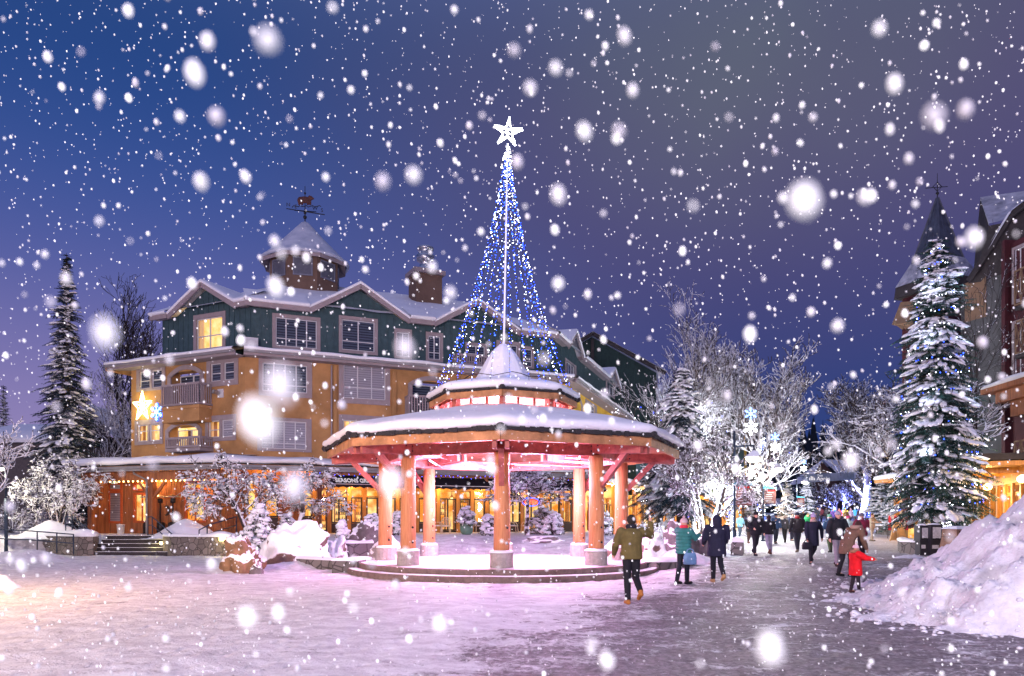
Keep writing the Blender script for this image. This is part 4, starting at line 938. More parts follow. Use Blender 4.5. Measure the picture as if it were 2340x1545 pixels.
gstorey(gB,'front_upper_wall',[(uG2,2.65,15.95),(uG3,2.55,15.85)],[
  (r(gB,622,721,732,800),r(gB,630,729,724,794),dict(cols=4,transom=.28)),(r(gB,774,725,863,809),r(gB,781,733,856,802),dict(cols=2,transom=.3)),
  (r(gB,901,752,941,820),r(gB,906,760,935,815),dict(cols=2,transom=.3)),(r(gB,973,760,1012,827),r(gB,979,768,1006,822),dict(cols=2,transom=.3)),
  (r(gB,1063,784,1113,832),r(gB,1068,790,1108,828),dict(cols=2,transom=.5)),(r(gB,1134,780,1188,838),r(gB,1140,788,1182,832),dict(cols=3,transom=.3)),(r(gB,1194,792,1220,842),r(gB,1198,798,1216,838),dict(cols=1,transom=.3))])
bb=gB.rect(1043,810,1116,836,-.9); balcony(gB,hotel,bb[0],bb[1],bb[2],bb[3],n0=-.9)
gstorey(gC,'street_upper_wall',[(gC.hit(1303,830)[0],1.9,15.6),(gC.hit(1393,870)[0],2.3,15.5)],[(r(gC,1291,827,1316,874),r(gC,1294,831,1312,870),dict(cols=3)),(r(gC,1384,873,1404,905),r(gC,1387,877,1402,902),dict(cols=2))])
m=MB(); u,z=gA.hit(568,788); u=gB.hit(572,785)[0]; z=gB.hit(572,785)[1]; gB.box(m,u-.4,u+.4,-.5,-.04,z-.35,z+.25)
for i in range(6): gB.box(m,u-.36,u+.36,-.53,-.505,z-.3+i*.08,z-.26+i*.08)
obj('air_conditioner',m,M['white'],hotel)
# ---- main roof
def rp(fc,u,n,z): return fc.pt(u,n,z)
RZ=18.2; dp=7.4
E0=gA.pt(-.5,-.55,Z4+.1); E1=meet(setback(gA,-.55),setback(gB,-.55)); E1=Vector((E1.x,E1.y,Z4+.1)); E2=meet(setback(gB,-.55),setback(gC,-.55)); E2=Vector((E2.x,E2.y,Z4+.1)); E3=gC.pt(gC.L+.6,-.55,Z4+.1)
R1=meet(setback(gA,dp),setback(gB,dp)); R1=Vector((R1.x,R1.y,RZ)); R2=meet(setback(gB,dp),setback(gC,dp)); R2=Vector((R2.x,R2.y,RZ)); R0=gA.pt(4.2,dp,RZ); R3=gC.pt(gC.L+.6,dp,RZ)
B0=gA.pt(-.5,2*dp,Z4); B3=gC.pt(gC.L+.6,2*dp,Z4)
def patch(m,a,b,c,d,n=26,k=10,seed=0):
    rows=[]
    for i in range(k+1):
        t=i/k; p,q=a.lerp(d,t),b.lerp(c,t)
        rows.append([p.lerp(q,j/n)+Vector((0,0,.14+.05*noise.fractal((p.lerp(q,j/n).x*.6,p.lerp(q,j/n).y*.6,seed),.8,2,3)+.05*math.sin(t*22)*(.2<t<.95))) for j in range(n+1)])
    m.grid(rows)
m=MB(); patch(m,E0,E1,R1,R0); patch(m,E1,E2,R2,R1,40); patch(m,E2,E3,R3,R2,30); m.add([B0,E0,R0],[(0,1,2)]); m.quad(R0,R1,Vector((R1.x-2,R1.y+9,Z4)),B0); m.quad(R1,R2,Vector((R2.x-8,R2.y+9,Z4)),Vector((R1.x-2,R1.y+9,Z4)))
obj('main_roof',m,M['snow'],hotel,True)
# ---- cupola with weathervane
CUX,CUY=(697-CX)/F*51,51.0
def co8(r,k,z): a=math.radians(-90+22.5+12+45*k); return Vector((CUX+r*math.cos(a),CUY+r*math.sin(a),z))
m=MB(); m.add([co8(2.38,k,16.2) for k in range(8)]+[co8(2.38,k,19.4) for k in range(8)],[(k,(k+1)%8,8+(k+1)%8,8+k) for k in range(8)]); cup=obj('cupola',m,M['dimstucco'],hotel)
for k in range(8):
    f=Fac(co8(2.38,k,0)[:2],co8(2.38,k+1,0)[:2]); m=MB(); f.ring(m,.28,f.L-.28,17.85,19.05,.09,-.07,-.002)
    for i in range(11): z=17.95+i*.095; m.add([f.pt(.36,-.06,z),f.pt(f.L-.36,-.06,z),f.pt(f.L-.36,-.01,z+.085),f.pt(.36,-.01,z+.085)],[(0,1,2,3)])
    f.box(m,.36,f.L-.36,-.008,-.003,17.9,19.0)
    obj('louvre',m,mat('louvre slats',(.16,.17,.22),.6) if k==0 else bpy.data.materials['louvre slats'],cup)
m=MB(); m.add([co8(2.9,k,19.0) for k in range(8)]+[co8(2.95,k,19.25) for k in range(8)]+[co8(2.38,k,19.35) for k in range(8)],[(k,(k+1)%8,8+(k+1)%8,8+k) for k in range(8)]+[(k+16,(k+1)%8+16,(k+1)%8,k) for k in range(8)]); obj('cupola_eave',m,M['trim'],cup)
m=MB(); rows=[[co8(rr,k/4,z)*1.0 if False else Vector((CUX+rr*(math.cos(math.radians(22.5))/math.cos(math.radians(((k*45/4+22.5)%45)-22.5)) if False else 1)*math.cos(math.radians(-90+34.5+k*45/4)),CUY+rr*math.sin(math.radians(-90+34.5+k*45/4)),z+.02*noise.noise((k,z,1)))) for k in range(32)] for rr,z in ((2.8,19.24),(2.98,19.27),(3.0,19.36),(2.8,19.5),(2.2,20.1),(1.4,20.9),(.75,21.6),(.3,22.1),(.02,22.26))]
m.grid(rows,close=True); obj('cupola_roof_snow',m,mat('dim roof snow',(.34,.38,.48),.7,col2=(.55,.58,.66),scale=1.2),cup,True)  # dimness and bluish haze put into the snow colour
wv=thing('weathervane','dark bear weathervane with compass letters on top of the snowy cupola','weathervane',(CUX,CUY,22.2))
m=MB(); m.tube([(CUX,CUY,22.1),(CUX,CUY,24.7)],[.04,.02],8); m.ball((CUX,CUY,22.55),.13,10,7); m.ball((CUX,CUY,22.85),.1,10,7); m.ball((CUX,CUY,24.2),.08,8,6)
m.bar((CUX-1.28,CUY,23.15),(CUX+1.28,CUY+.3,22.85),.05,.05); m.bar((CUX-.5,CUY-.8,22.7),(CUX+.55,CUY+.8,23.25),.05,.05)
obj('compass_arms',m,M['metal'],wv)
m=MB(); bx=CUX
m.ball((bx-.05,CUY,23.75),(.42,.12,.24),14,9); m.ball((bx-.3,CUY,23.72),(.24,.12,.25),12,8); m.ball((bx+.36,CUY,23.86),(.2,.1,.17),12,8); m.ball((bx+.54,CUY,23.83),(.1,.06,.07),8,6); m.ball((bx+.3,CUY,24.02),.05,6,5)
for lx in (-.42,-.22,.16,.34): m.tube([(bx+lx,CUY,23.7),(bx+lx+.03,CUY,23.4)],[.09,.07],8)
m=remesh(m,.03); obj('bear_figure',m,M['brown'],wv,True)
m=MB()
for i in range(9):
    x=bx-.9+i*.22; m.tube([(x,CUY,23.22+.1*abs(math.sin(i*1.3))),(x+.12,CUY,23.36-.06*(i%2)),(x+.24,CUY,23.22+.1*abs(math.sin((i+1)*1.3)))],.028,5)
obj('scrollwork',m,M['metal'],wv)
for ch,x,y,z in (('N',-1.15,0,23.3),('S',1.1,.26,23.02),('E',-.42,-.72,22.86),('W',.5,.7,23.35)):
    t=text_mesh(ch,.36,.015); t.xf(Matrix.Translation((CUX+x,CUY+y,z))@Matrix.Rotation(PI/2,4,'X')); obj('compass_letter',t,M['metal'],wv)
# ---- chimney
chx=(980-CX)/F*52.5; cy_=52.5
m=MB(); f=Fac(((951-CX)/F*52.2,52.2+.1),((1009-CX)/F*52.8,53.2)); f.box(m,0,f.L,0,1.6,16.0,19.25); ch=obj('chimney',m,M['dimstucco'],hotel)
m=MB(); f.box(m,-.2,f.L+.2,-.2,1.8,19.25,19.55); obj('chimney_cap',m,M['trim'],ch)
m=MB(); cc=f.pt(f.L/2,.8,0); m.lathe([(.62,19.55),(.62,19.75),(.42,19.95),(.42,20.3),(.62,20.4),(.66,20.75),(.5,20.85),(.5,21.15),(.6,21.2),(.6,21.35),(.5,21.4)],(cc.x,cc.y,0),20); obj('flue',m,M['steel'],ch,True)
# ================================================================= ground floor restaurant (part of the hotel)
T=.95
def room_box(fc,u0,u1,z0,z1,n0,n1,wm,nm='lit_interior',par=None,seed=0,shelves=()):
    m=MB(); m.quad(fc.pt(u0,n1,z0),fc.pt(u1,n1,z0),fc.pt(u1,n1,z1),fc.pt(u0,n1,z1))
    m.quad(fc.pt(u0,n0,z0),fc.pt(u0,n1,z0),fc.pt(u0,n1,z1),fc.pt(u0,n0,z1)); m.quad(fc.pt(u1,n0,z0),fc.pt(u1,n0,z1),fc.pt(u1,n1,z1),fc.pt(u1,n1,z0))
    o=obj(nm,m,wm,par)
    m=MB(); m.quad(fc.pt(u0,n0,z1),fc.pt(u0,n1,z1),fc.pt(u1,n1,z1),fc.pt(u1,n0,z1)); obj('ceiling',m,M['cedarlt'],o)
    m=MB(); m.quad(fc.pt(u0,n0,z0),fc.pt(u1,n0,z0),fc.pt(u1,n1,z0),fc.pt(u0,n1,z0)); obj('floor',m,M['shelf'],o)
    rr=random.Random(seed); u=u0+.5
    while u<u1-.8:
        k=rr.random(); n=rr.uniform(n0+.7,n1-.4); w=rr.uniform(.5,1.1); m=MB()
        if k<.34:   # table with a cloth and a lamp
            fc.box(m,u,u+w,n,n+.7,z0+.70,z0+.75); fc.box(m,u+w/2-.05,u+w/2+.05,n+.3,n+.4,z0,z0+.70); fc.box(m,u+.1,u+.2,n+.1,n+.2,z0+.75,z0+1.0); obj('table',m,M['shelf'],o)
        elif k<.62: # tall shelf with goods
            for i in range(5): fc.box(m,u,u+w,n1-.35,n1-.03,z0+.3+i*.42,z0+.34+i*.42)
            fc.box(m,u-.04,u,n1-.36,n1-.03,z0,z0+2.2); fc.box(m,u+w,u+w+.04,n1-.36,n1-.03,z0,z0+2.2); s=obj('shelving',m,M['shelf'],o)
            g=MB()
            for i in range(5):
                x=u+.05
                while x<u+w-.08:
                    h=rr.uniform(.14,.3); c=fc.pt(x+.04,n1-.2,z0+.34+i*.42); g.lathe([(.04,0),(.04,h*.6),(.015,h*.8),(.015,h)],c,6); x+=rr.uniform(.09,.16)
            obj('bottles',g,cm(rr.choice([(.25,.04,.03),(.12,.05,.03),(.3,.2,.1),(.05,.08,.05)])),s)
        elif k<.8:  # framed picture
            fc.box(m,u,u+w*.8,n1-.08,n1-.04,z0+1.3,z0+2.0); obj('picture',m,cm(rr.choice([(.25,.16,.1),(.08,.07,.06),(.5,.4,.25)])),o)
        else:       # window post or partition
            fc.box(m,u,u+.18,n,n+.18,z0,z1); obj('inner_post',m,M['cedarlt'],o)
        if rr.random()<.55:
            l=MB(); c=fc.pt(u+.3,rr.uniform(n0+.5,n1-.8),z1-.75); l.lathe([(.02,.55),(.03,.2),(.15,0),(.14,-.02)],c,10); ll=obj('pendant_lamp',l,M['cedarlt'],o)
            b=MB(); b.ball(c,.075,8,6); obj('bulb',b,M['lampwarm'],ll)
        u+=w+rr.uniform(.25,.8)
    return o
def storefront(fc,par,bounds,z0,zh,n=0,post='cedarlt',fm='darkframe',base=.55,skip=(),doors=(),top_=None,nm='shop_window'):
    for i,(a,b) in enumerate(zip(bounds,bounds[1:])):
        m=MB(); pw=.11; fc.box(m,a-pw,a+pw,n-.14,n+.1,z0,zh); obj('post',m,M[post],par)
        if i in skip:
            m=MB(); fc.box(m,a+pw,b-pw,n-.02,n+.08,z0,zh); obj('wall_panel',m,M['cedar'],par); continue
        m=MB(); g0,g1=a+pw,b-pw; zb=z0+(.12 if i in doors else base)
        zt=zh-.5
        fc.ring(m,g0,g1,zb,zt,.09,n-.03,n+.06)
        if b-a>1.1: uu=(g0+g1)/2; fc.box(m,uu-.045,uu+.045,n-.025,n+.055,zb+.09,zt-.09)
        w=obj('door' if i in doors else nm,m,M[fm],par)
        fc_=MB(); fc_.quad(fc.pt(g0+.05,n+.02,zb+.05),fc.pt(g1-.05,n+.02,zb+.05),fc.pt(g1-.05,n+.02,zt-.05),fc.pt(g0+.05,n+.02,zt-.05)); obj('pane',fc_,M['glass'],w)
        k=MB(); fc.box(k,g0,g1,n-.01,n+.08,z0,zb-.005); obj('kick_panel',k,M['darkframe'],w)
        t=MB(); fc.ring(t,g0,g1,zt+.02,zh-.02,.06,n-.03,n+.06); tr=obj('transom',t,M['cedarlt'],w)
        q=MB(); q.quad(fc.pt(g0,n+.02,zt+.05),fc.pt(g1,n+.02,zt+.05),fc.pt(g1,n+.02,zh-.05),fc.pt(g0,n+.02,zh-.05)); obj('transom_pane',q,M['glass'],tr)
    m=MB(); fc.box(m,bounds[0]-.2,bounds[-1]+.2,n-.16,n+.12,zh,zh+.28); obj('header_beam',m,M[post],par)
# --- porch on the left
AP=Fac(P2(208,43.2),P2(512,40.4)); AW_=Fac((AP.A+AP.i*1.3)[:],(AP.B+AP.i*1.3)[:])
m=MB(); AP.box(m,-.6,AP.L+.1,-.13,.13,3.98,4.5); obj('porch_beam',m,M['cedar'],hotel)
for x in (210,348,505):
    u=AP.hit(x,1150)[0]; m=MB(); AP.box(m,u-.16,u+.16,-.16,.16,T,3.97); c=obj('porch_column',m,M['cedar'],hotel)
    for s in (-1,1):
        if x==210 and s<0: continue
        m=MB(); m.bar(AP.pt(u+s*.1,0,3.0),AP.pt(u+s*.95,0,3.95),.14,.15); obj('brace',m,M['cedar'],c)
u=AP.hit(343,1150)[0]; m=MB(); m.tube([AP.pt(u-.7,-.5,4.6),AP.pt(u-.7,-.45,4.35),AP.pt(u,-.25,4.0),AP.pt(u,-.25,T)],.06,8); obj('downpipe',m,M['gutter'],hotel)
W=AW_
pan=[(250,277,1126,1192),(309,342,1130,1191),(426,468,1128,1190)]; tra=[(250,277,1107,1119),(309,342,1106,1118),(426,468,1104,1116)]
hs=[W.rect(a,c,b,d) for a,b,c,d in pan+tra]; wl=MB(); W.wall(wl,-.1,W.L+.6,T,4.4,hs,.12)
u=-.1
while u<W.L+.5: 
    if not any(h[0]-.06<u<h[1]+.06 for h in hs): W.box(wl,u-.02,u+.02,-.02,.003,T,4.4)
    u+=.33
obj('porch_wall',wl,M['cedar'],hotel)
for i,h in enumerate(hs):
    m=MB(); W.ring(m,h[0]-.1,h[1]+.1,h[2]-.1,h[3]+.1,.13,-.06,.03)
    if i in (1,2): W.box(m,(h[0]+h[1])/2-.04,(h[0]+h[1])/2+.04,-.03,.03,h[2],h[3])
    w=obj('window',m,cm((.42,.09,.03)),hotel); q=MB(); q.quad(W.pt(h[0],.03,h[2]),W.pt(h[1],.03,h[2]),W.pt(h[1],.03,h[3]),W.pt(h[0],.03,h[3])); obj('pane',q,M['blindlt'] if i in (0,3) else M['glass'],w)
room_box(W,W.hit(296,1150)[0],W.L+.3,T,4.3,.35,3.4,M['room2'],par=hotel,seed=3)
m=MB(); u,z=W.hit(264,1102); W.box(m,u-.22,u+.22,-.10,-.04,z-.1,z+.1); ex=obj('exit_sign',m,M['exit'],hotel)
m=MB(); W.box(m,u-.17,u-.02,-.106,-.101,z-.06,z+.06); W.box(m,u+.05,u+.16,-.106,-.101,z-.02,z+.02); obj('pictogram',m,M['exitg'],ex)
m=MB(); u,z=W.hit(381,1167); out=[]
for k in range(17): a=PI*.5+PI*k/16*1.12-.2; out.append((math.cos(a)*.3,math.sin(a)*.3))
for k in range(17): a=PI*.5+PI*(16-k)/16*1.12-.2; out.append((math.cos(a)*.23+.11,math.sin(a)*.23))
m.add([W.pt(u-x,-.05,z+y) for x,y in out],[tuple(range(len(out)))]); obj('crescent_moon',m,M['darkframe'],hotel)
# porch soffit, gutter and thick snow
def canopy(fc,u0,u1,n0,n1,ze,zt,seed,par,thick=.36,back=.8):
    m=MB(); m.quad(fc.pt(u0,n0,ze),fc.pt(u0,n1,ze),fc.pt(u1,n1,ze),fc.pt(u1,n0,ze)); fc.box(m,u0,u1,n0-.02,n0+.06,ze-.12,ze+.14); s=obj('canopy',m,M['cedarlt'],par)
    m=MB(); fc.box(m,u0-.05,u1+.05,n0-.16,n0-.025,ze-.03,ze+.11); fc.box(m,u0-.05,u1+.05,n0-.12,n0-.02,ze-.16,ze-.04); obj('gutter',m,M['gutter'],s)
    m=MB(); fc.box(m,u0,u1,n0-.06,n0+.02,ze+.142,ze+.24); obj('shingle_edge',m,M['shingle'],s)
    z=ze+.22
    obj('canopy_snow',fc.strip([(n0+.1,z-.0),(n0-.14,z+.02),(n0-.24,z+thick*.35),(n0-.2,z+thick*.75),(n0-.02,z+thick),(n0+.5,z+thick+.12),(lerp(n0,n1,.5),lerp(z+thick,zt,.55)),(n1+back,zt+.1)],u0,u1,.25,.075,seed),M['snow'],s,True)
    return s
canopy(AP,-1.2,AP.L+.35,-.7,3.6,4.62,5.55,3,hotel)
m=MB(); a=AP.pt(-1.25,-.8,4.7); b=AP.pt(-1.25,4.4,4.7); m.bar(a,b,.08,.3); obj('canopy_end',m,M['gutter'],hotel)
sdp=Fac((AP.A+AP.i*4.4)[:],(AP.A)[:]); wl=MB(); sdp.wall(wl,0,sdp.L,T,4.5,[]); obj('porch_side_wall',wl,M['cedar'],hotel)
# --- long front under the canopy
BG=Fac((B.A-B.i*.15-B.d*.3)[:],(B.B-B.i*.15+B.d*.4)[:])
canopy(BG,-.9,BG.L+2.6,-2.55,.1,4.6,5.35,8,hotel,.26,.3)
BW=BG; ub=lambda x: BG.hit(x,1150)[0]
bpx=[560,600,640,680,718,752,797,832,868,908,952,1000,1046,1078,1112,1152,1192,1236,1282,1330]
bl=[ub(x) for x in bpx]
storefront(BG,hotel,bl[:5],T,3.55,skip=(0,2),post='cedar',base=.95)
storefront(BG,hotel,bl[4:],T,3.62,doors=(0,3,7,12),base=.6)
m=MB(); BG.box(m,bl[0]-.5,BG.L+.5,-.06,.06,3.9,4.6); obj('upper_band',m,M['cedar'],hotel)
room_box(BG,bl[0]-.6,bl[4],T,3.9,.4,3.2,M['room2'],par=hotel,seed=5); room_box(BG,bl[4]+.05,bl[-1]+.6,T,3.95,.4,4.2,M['room2'],par=hotel,seed=12)
for i in (4,9,14,18): 
    m=MB(); BG.box(m,bl[i]-.12,bl[i]+.12,-2.1,-1.86,T,4.4); c=obj('canopy_column',m,M['cedar'],hotel)
    for s in (-1,1): m=MB(); m.bar(BG.pt(bl[i],-1.98,3.3),BG.pt(bl[i]+s*.85,-1.98,4.3),.12,.13); obj('brace',m,M['cedar'],c)
m=MB(); BG.box(m,bl[4]-.3,BG.L+1.5,-2.1,-1.86,4.3,4.55); obj('canopy_beam',m,M['cedar'],hotel)
aw=thing('awning','long black awning lettered with the grill name above the restaurant windows','awning',tuple(BG.pt(bl[4],-1,3.5)))
u0,u1=ub(738),ub(1345); m=MB(); n=60; rows=[[],[],[],[]]
for i in range(n+1):
    u=lerp(u0,u1,i/n); rows[0].append(BG.pt(u,-1.2,4.62)); rows[1].append(BG.pt(u,-1.9,4.2+.01*math.sin(i))); rows[2].append(BG.pt(u,-2.45,3.80)); rows[3].append(BG.pt(u,-2.46,3.56+.05*abs(math.sin(i*1.57))))
m.grid(rows[:3]); obj('awning_cloth',m,M['awning'],aw)
m=MB(); nn=150; ra_=[];rb_=[]
for i in range(nn+1):
    u=lerp(u0,u1,i/nn); ra_.append(BG.pt(u,-2.46,3.76)); rb_.append(BG.pt(u,-2.47+.015*math.sin(i*.9),3.56+.07*abs(math.sin(i*PI/4))))
m.grid([ra_,rb_]); obj('valance',m,M['awning'],aw)
m=MB(); BG.box(m,u0,u1,-2.48,-2.44,3.765,3.80); obj('white_edging',m,M['white'],aw)
for x0,wpx in ((766,88),(1118,82)):
    t=text_mesh('SEASONS GRILL',.55,.01,'LEFT',.012); wd=max(v[0] for v in t.v); ul,ur=BG.hit(x0,1088,-2.25)[0],BG.hit(x0+wpx,1088,-2.25)[0]; s=(ur-ul)/wd
    a=BG.pt(ul,-2.08,4.12); dn=(BG.pt(0,-1.9,4.2)-BG.pt(0,-2.45,3.80)).normalized(); ex_=BG.pt(1,0,0)-BG.pt(0,0,0); nrm=ex_.cross(dn)
    k_=s*1.75; Mx=Matrix((( ex_.x*s,dn.x*k_,nrm.x,0),(ex_.y*s,dn.y*k_,nrm.y,0),(ex_.z*s,dn.z*k_,nrm.z,0),(0,0,0,1)))
    base=BG.pt(ul,-2.36,3.866)+nrm*.03; t.xf(Matrix.Translation(base)@Mx); obj('lettering',t,M['lettering'],aw)
for x in (320,455): 
    q=AP.pt(AP.hit(x,1100)[0],.75,4.25); lamp('porch_light',q,70,(1,.55,.16),.12,hotel); m=MB(); m.ball(q+Vector((0,0,.18)),(.16,.16,.07),10,6); obj('soffit_lamp',m,M['lampwarm'],hotel)
for x in (600,700,800,900,1000,1100,1200,1290): 
    q=BG.pt(ub(x),-.75,4.2 if x<740 else 3.55); lamp('canopy_light',q,45,(1,.58,.16),.15,hotel)
for x in (770,860,960,1060,1160,1260): lamp('restaurant_light',BG.pt(ub(x),2.0,3.3),60,(1,.58,.2),.3,hotel)
for x in (330,450): lamp('restaurant_light',W.pt(W.hit(x,1150)[0],2.0,3.6),40,(1,.5,.14),.3,hotel)
def bulb_line(fc,u0,u1,n,z,step,mt,par,nm,r=.028,drop=.0):
    m=MB(); u=u0
    pts=[]
    while u<u1:
        zz=z-drop*R.random(); m.ball(fc.pt(u,n,zz),r,6,4); pts.append(fc.pt(u,n,z+.03)); u+=step*R.uniform(.85,1.15)
    return m,pts
def lights_string(label,fc,u0,u1,n,z,step,mt,r=.03,drop=0,group=None):
    m,pts=bulb_line(fc,u0,u1,n,z,step,mt,None,'',r,drop); t=thing('light_string',label,'light string',tuple(fc.pt(u0,n,z)),group)
    c=MB(); c.tube(pts,.008,4); obj('cable',c,M['metal'],t); obj('bulbs',m,mt,t,kind='stuff')
lights_string('row of warm white bulbs strung along the porch beam at the left',AP,.9,AP.L-1,-.16,3.93,.33,M['bulbwarm'],.045)
lights_string('blue icicle bulbs hanging along the long canopy gutter',BG,3.2,BG.L+2,-2.5,4.42,.28,M['bulbb'],.018,.2)
# --- street side canopy and shops
CG=Fac((Cc.A-Cc.i*.15+Cc.d*.3)[:],(Cc.B-Cc.i*.15)[:])
canopy(CG,-1.4,CG.L+.6,-2.3,.1,4.6,5.3,11,hotel,.26,.3)
bl2=[CG.L*i/9 for i in range(10)]; storefront(CG,hotel,bl2,T-.5,3.6,doors=(2,6),post='cedarlt'); room_box(CG,.1,CG.L,T-.5,3.9,.4,3.0,M['room2'],par=hotel,seed=9)
m=MB(); CG.box(m,0,CG.L,-.06,.06,3.88,4.6); obj('street_band',m,M['cedarlt'],hotel)
for i in (1,3,5,7,9): m=MB(); CG.box(m,bl2[i]-.13,bl2[i]+.13,-2.0,-1.74,T-.6,4.5); obj('canopy_column',m,M['cedarlt'],hotel)
for t in (.08,.3,.55,.8): lamp('canopy_light',CG.pt(CG.L*t,-1.1,4.2),90,(1,.6,.18),.15,hotel)
lights_string('white icicle bulbs under the snowy street side canopy',CG,-1,CG.L,-2.3,4.45,.3,M['bulbw'],.022,.25)
# ================================================================= green lodge behind, with its lit ground floor
gl=thing('lodge_building','dark green lodge with a big snowy gable and a lit yellow shopfront','lodge',((1500-CX)/F*75,75,.9))
LG=Fac(P2(1190,76),P2(1500,76)); za=1.7+(1190-770)/F*76; zb=1.7+(1190-852)/F*76; ua=LG.hit(1353,800)[0]; zl=za-(za-zb)/(LG.L-ua)*ua
m=MB(); m.add([LG.pt(0,0,0),LG.pt(LG.L,0,0),LG.pt(LG.L,0,zb),LG.pt(ua,0,za),LG.pt(0,0,zl)],[(0,1,2,3,4)])
u=.2
while u<LG.L: LG.box(m,u-.04,u+.04,-.05,.01,4,(lerp(zl,za,u/ua) if u<ua else lerp(za,zb,(u-ua)/(LG.L-ua)))-.1); u+=.5
obj('gable_wall',m,M['dkgreen'],gl)
m=MB(); 
for s,ue,ze in ((-1,0,zl),(1,LG.L+.8,zb-.35)):
    a=LG.pt(ua,-.7,za+.15); b=LG.pt(ue,-.7,ze+.15); m.bar(a,b,.25,.35)
LG.box(m,ua-.15,ua+.15,-.5,-.2,za-3.4,za-.3); LG.ring(m,ua-1.6,ua+1.6,za-5.6,za-3.2,.22,-.3,-.06); m.bar(LG.pt(ua-1.5,-.2,za-5.5),LG.pt(ua+1.5,-.2,za-3.3),.15,.18); m.bar(LG.pt(ua+1.5,-.21,za-5.5),LG.pt(ua-1.5,-.21,za-3.3),.15,.18)
obj('truss',m,M['darkroof'],gl)
m=MB(); 
for ue,ze in ((-.5,zl-.2),(LG.L+.9,zb-.35)):
    rows=[[LG.pt(lerp(ua,ue,t),n,lerp(za,ze,t)+.36+.05*noise.noise((t*9,n,1))) for n in (-.9,-.6,0,3,8,14)] for t in [i/10 for i in range(11)]]
    if ue>0: rows=[list(reversed(r)) for r in rows]
    m.grid(rows)
obj('roof_snow',m,M['snow'],gl,True)
LW=Fac(P2(1500,76.2),P2(1700,79)); m=MB(); LW.wall(m,0,LW.L,0,13.2,[]); LW.box(m,-.2,LW.L,-1.1,0,13.0,13.3); obj('wing_wall',m,M['dkgreen'],gl); obj('wing_snow',LW.strip([(-1.2,13.3),(-1.3,13.5),(-1,13.7),(3,15.4),(6,16.9)],-.2,LW.L,.6,.06,3),M['snow'],gl,True)
for i in range(7):
    x=1.0+i*1.35
    for zz in (6.2,9.6):
        r_=(x,x+.95,zz,zz+1.5)
        if i%3!=2: window(LW,gl,(r_[0]-.1,r_[1]+.1,r_[2]-.1,r_[3]+.1),r_,2,.3,n=-.16)
DG=Fac(P2(1455,66),P2(1702,72.5)); canopy(DG,-.6,DG.L+.6,-1.8,.1,4.7,5.3,21,gl,.26,1.2)
bl3=[DG.L*i/9 for i in range(10)]; storefront(DG,gl,bl3,.5,3.8,doors=(4,),post='cedarlt'); m=MB(); DG.box(m,0,DG.L,-.06,.06,4.05,4.7); DG.box(m,0,DG.L,.1,1.2,4.7,7.8); obj('band',m,M['green'],gl)
room_box(DG,.1,DG.L,.5,4.0,.4,3.0,M['room2'],par=gl,seed=14)
for i in range(5): lamp('shop_light',DG.pt(DG.L*(i+.5)/5,-1.0,4.1),110,(1,.6,.16),.2,gl)
for x,y in ((1553,1128),(1570,1146)):
    u,z=DG.hit(x,y,-1.2); m=MB(); m.ball(DG.pt(u,-1.2,z),.14,10,7); obj('wall_lamp',m,M['lampwarm'],gl); lamp('shop_light',DG.pt(u,-1.5,z),60,(1,.6,.2),.15,gl)
# ochre tower glimpsed behind the trees
ot=thing('ochre_building','narrow ochre building glimpsed behind the lit street trees','building',((1692-CX)/F*120,120,2))
OT=Fac(P2(1682,120),P2(1706,120)); m=MB(); OT.box(m,0,OT.L,0,2,2,1.7+(1190-888)/F*120); obj('wall',m,M['yellowst'],ot); m=MB(); m.add([OT.pt(-.3,-.3,23),OT.pt(OT.L+.3,-.3,23),OT.pt(OT.L/2,.8,25)],[(0,1,2)]); obj('roof',m,M['darkroof'],ot)
# barn at the end of the street
bn=thing('barn_house','small dark brown house with a snowy gable roof at the end of the street','house',((1900-CX)/F*118,118,3))
Y=118; m=MB(); a=P(1858,1105,Y);b=P(1912,1090,Y);ap=P(1877,1053,Y); a0=Vector((a.x,Y,2)); b0=Vector((b.x,Y,2))
m.add([a0,b0,b,ap,Vector((a.x,Y,b.z))],[(0,1,2,3,4)]); b2=P(1960,1092,Y+6); m.quad(b0,Vector((b2.x,Y+6,2)),b2,b); obj('wall',m,cm((.07,.035,.03)),bn)
m=MB(); rt=P(1925,1054,Y+8); m.quad(ap+Vector((-.1,-.6,.2)),b+Vector((.9,-.6,-.5)),b2+Vector((1.2,0,-.5)),rt+Vector((0,0,.2))); m.quad(ap+Vector((0,-.6,.2)),rt+Vector((0,0,.2)),Vector((a.x-1.3,Y+8,a.z)),a+Vector((-.8,-.6,.2))); obj('roof_snow',m,M['snow'],bn)
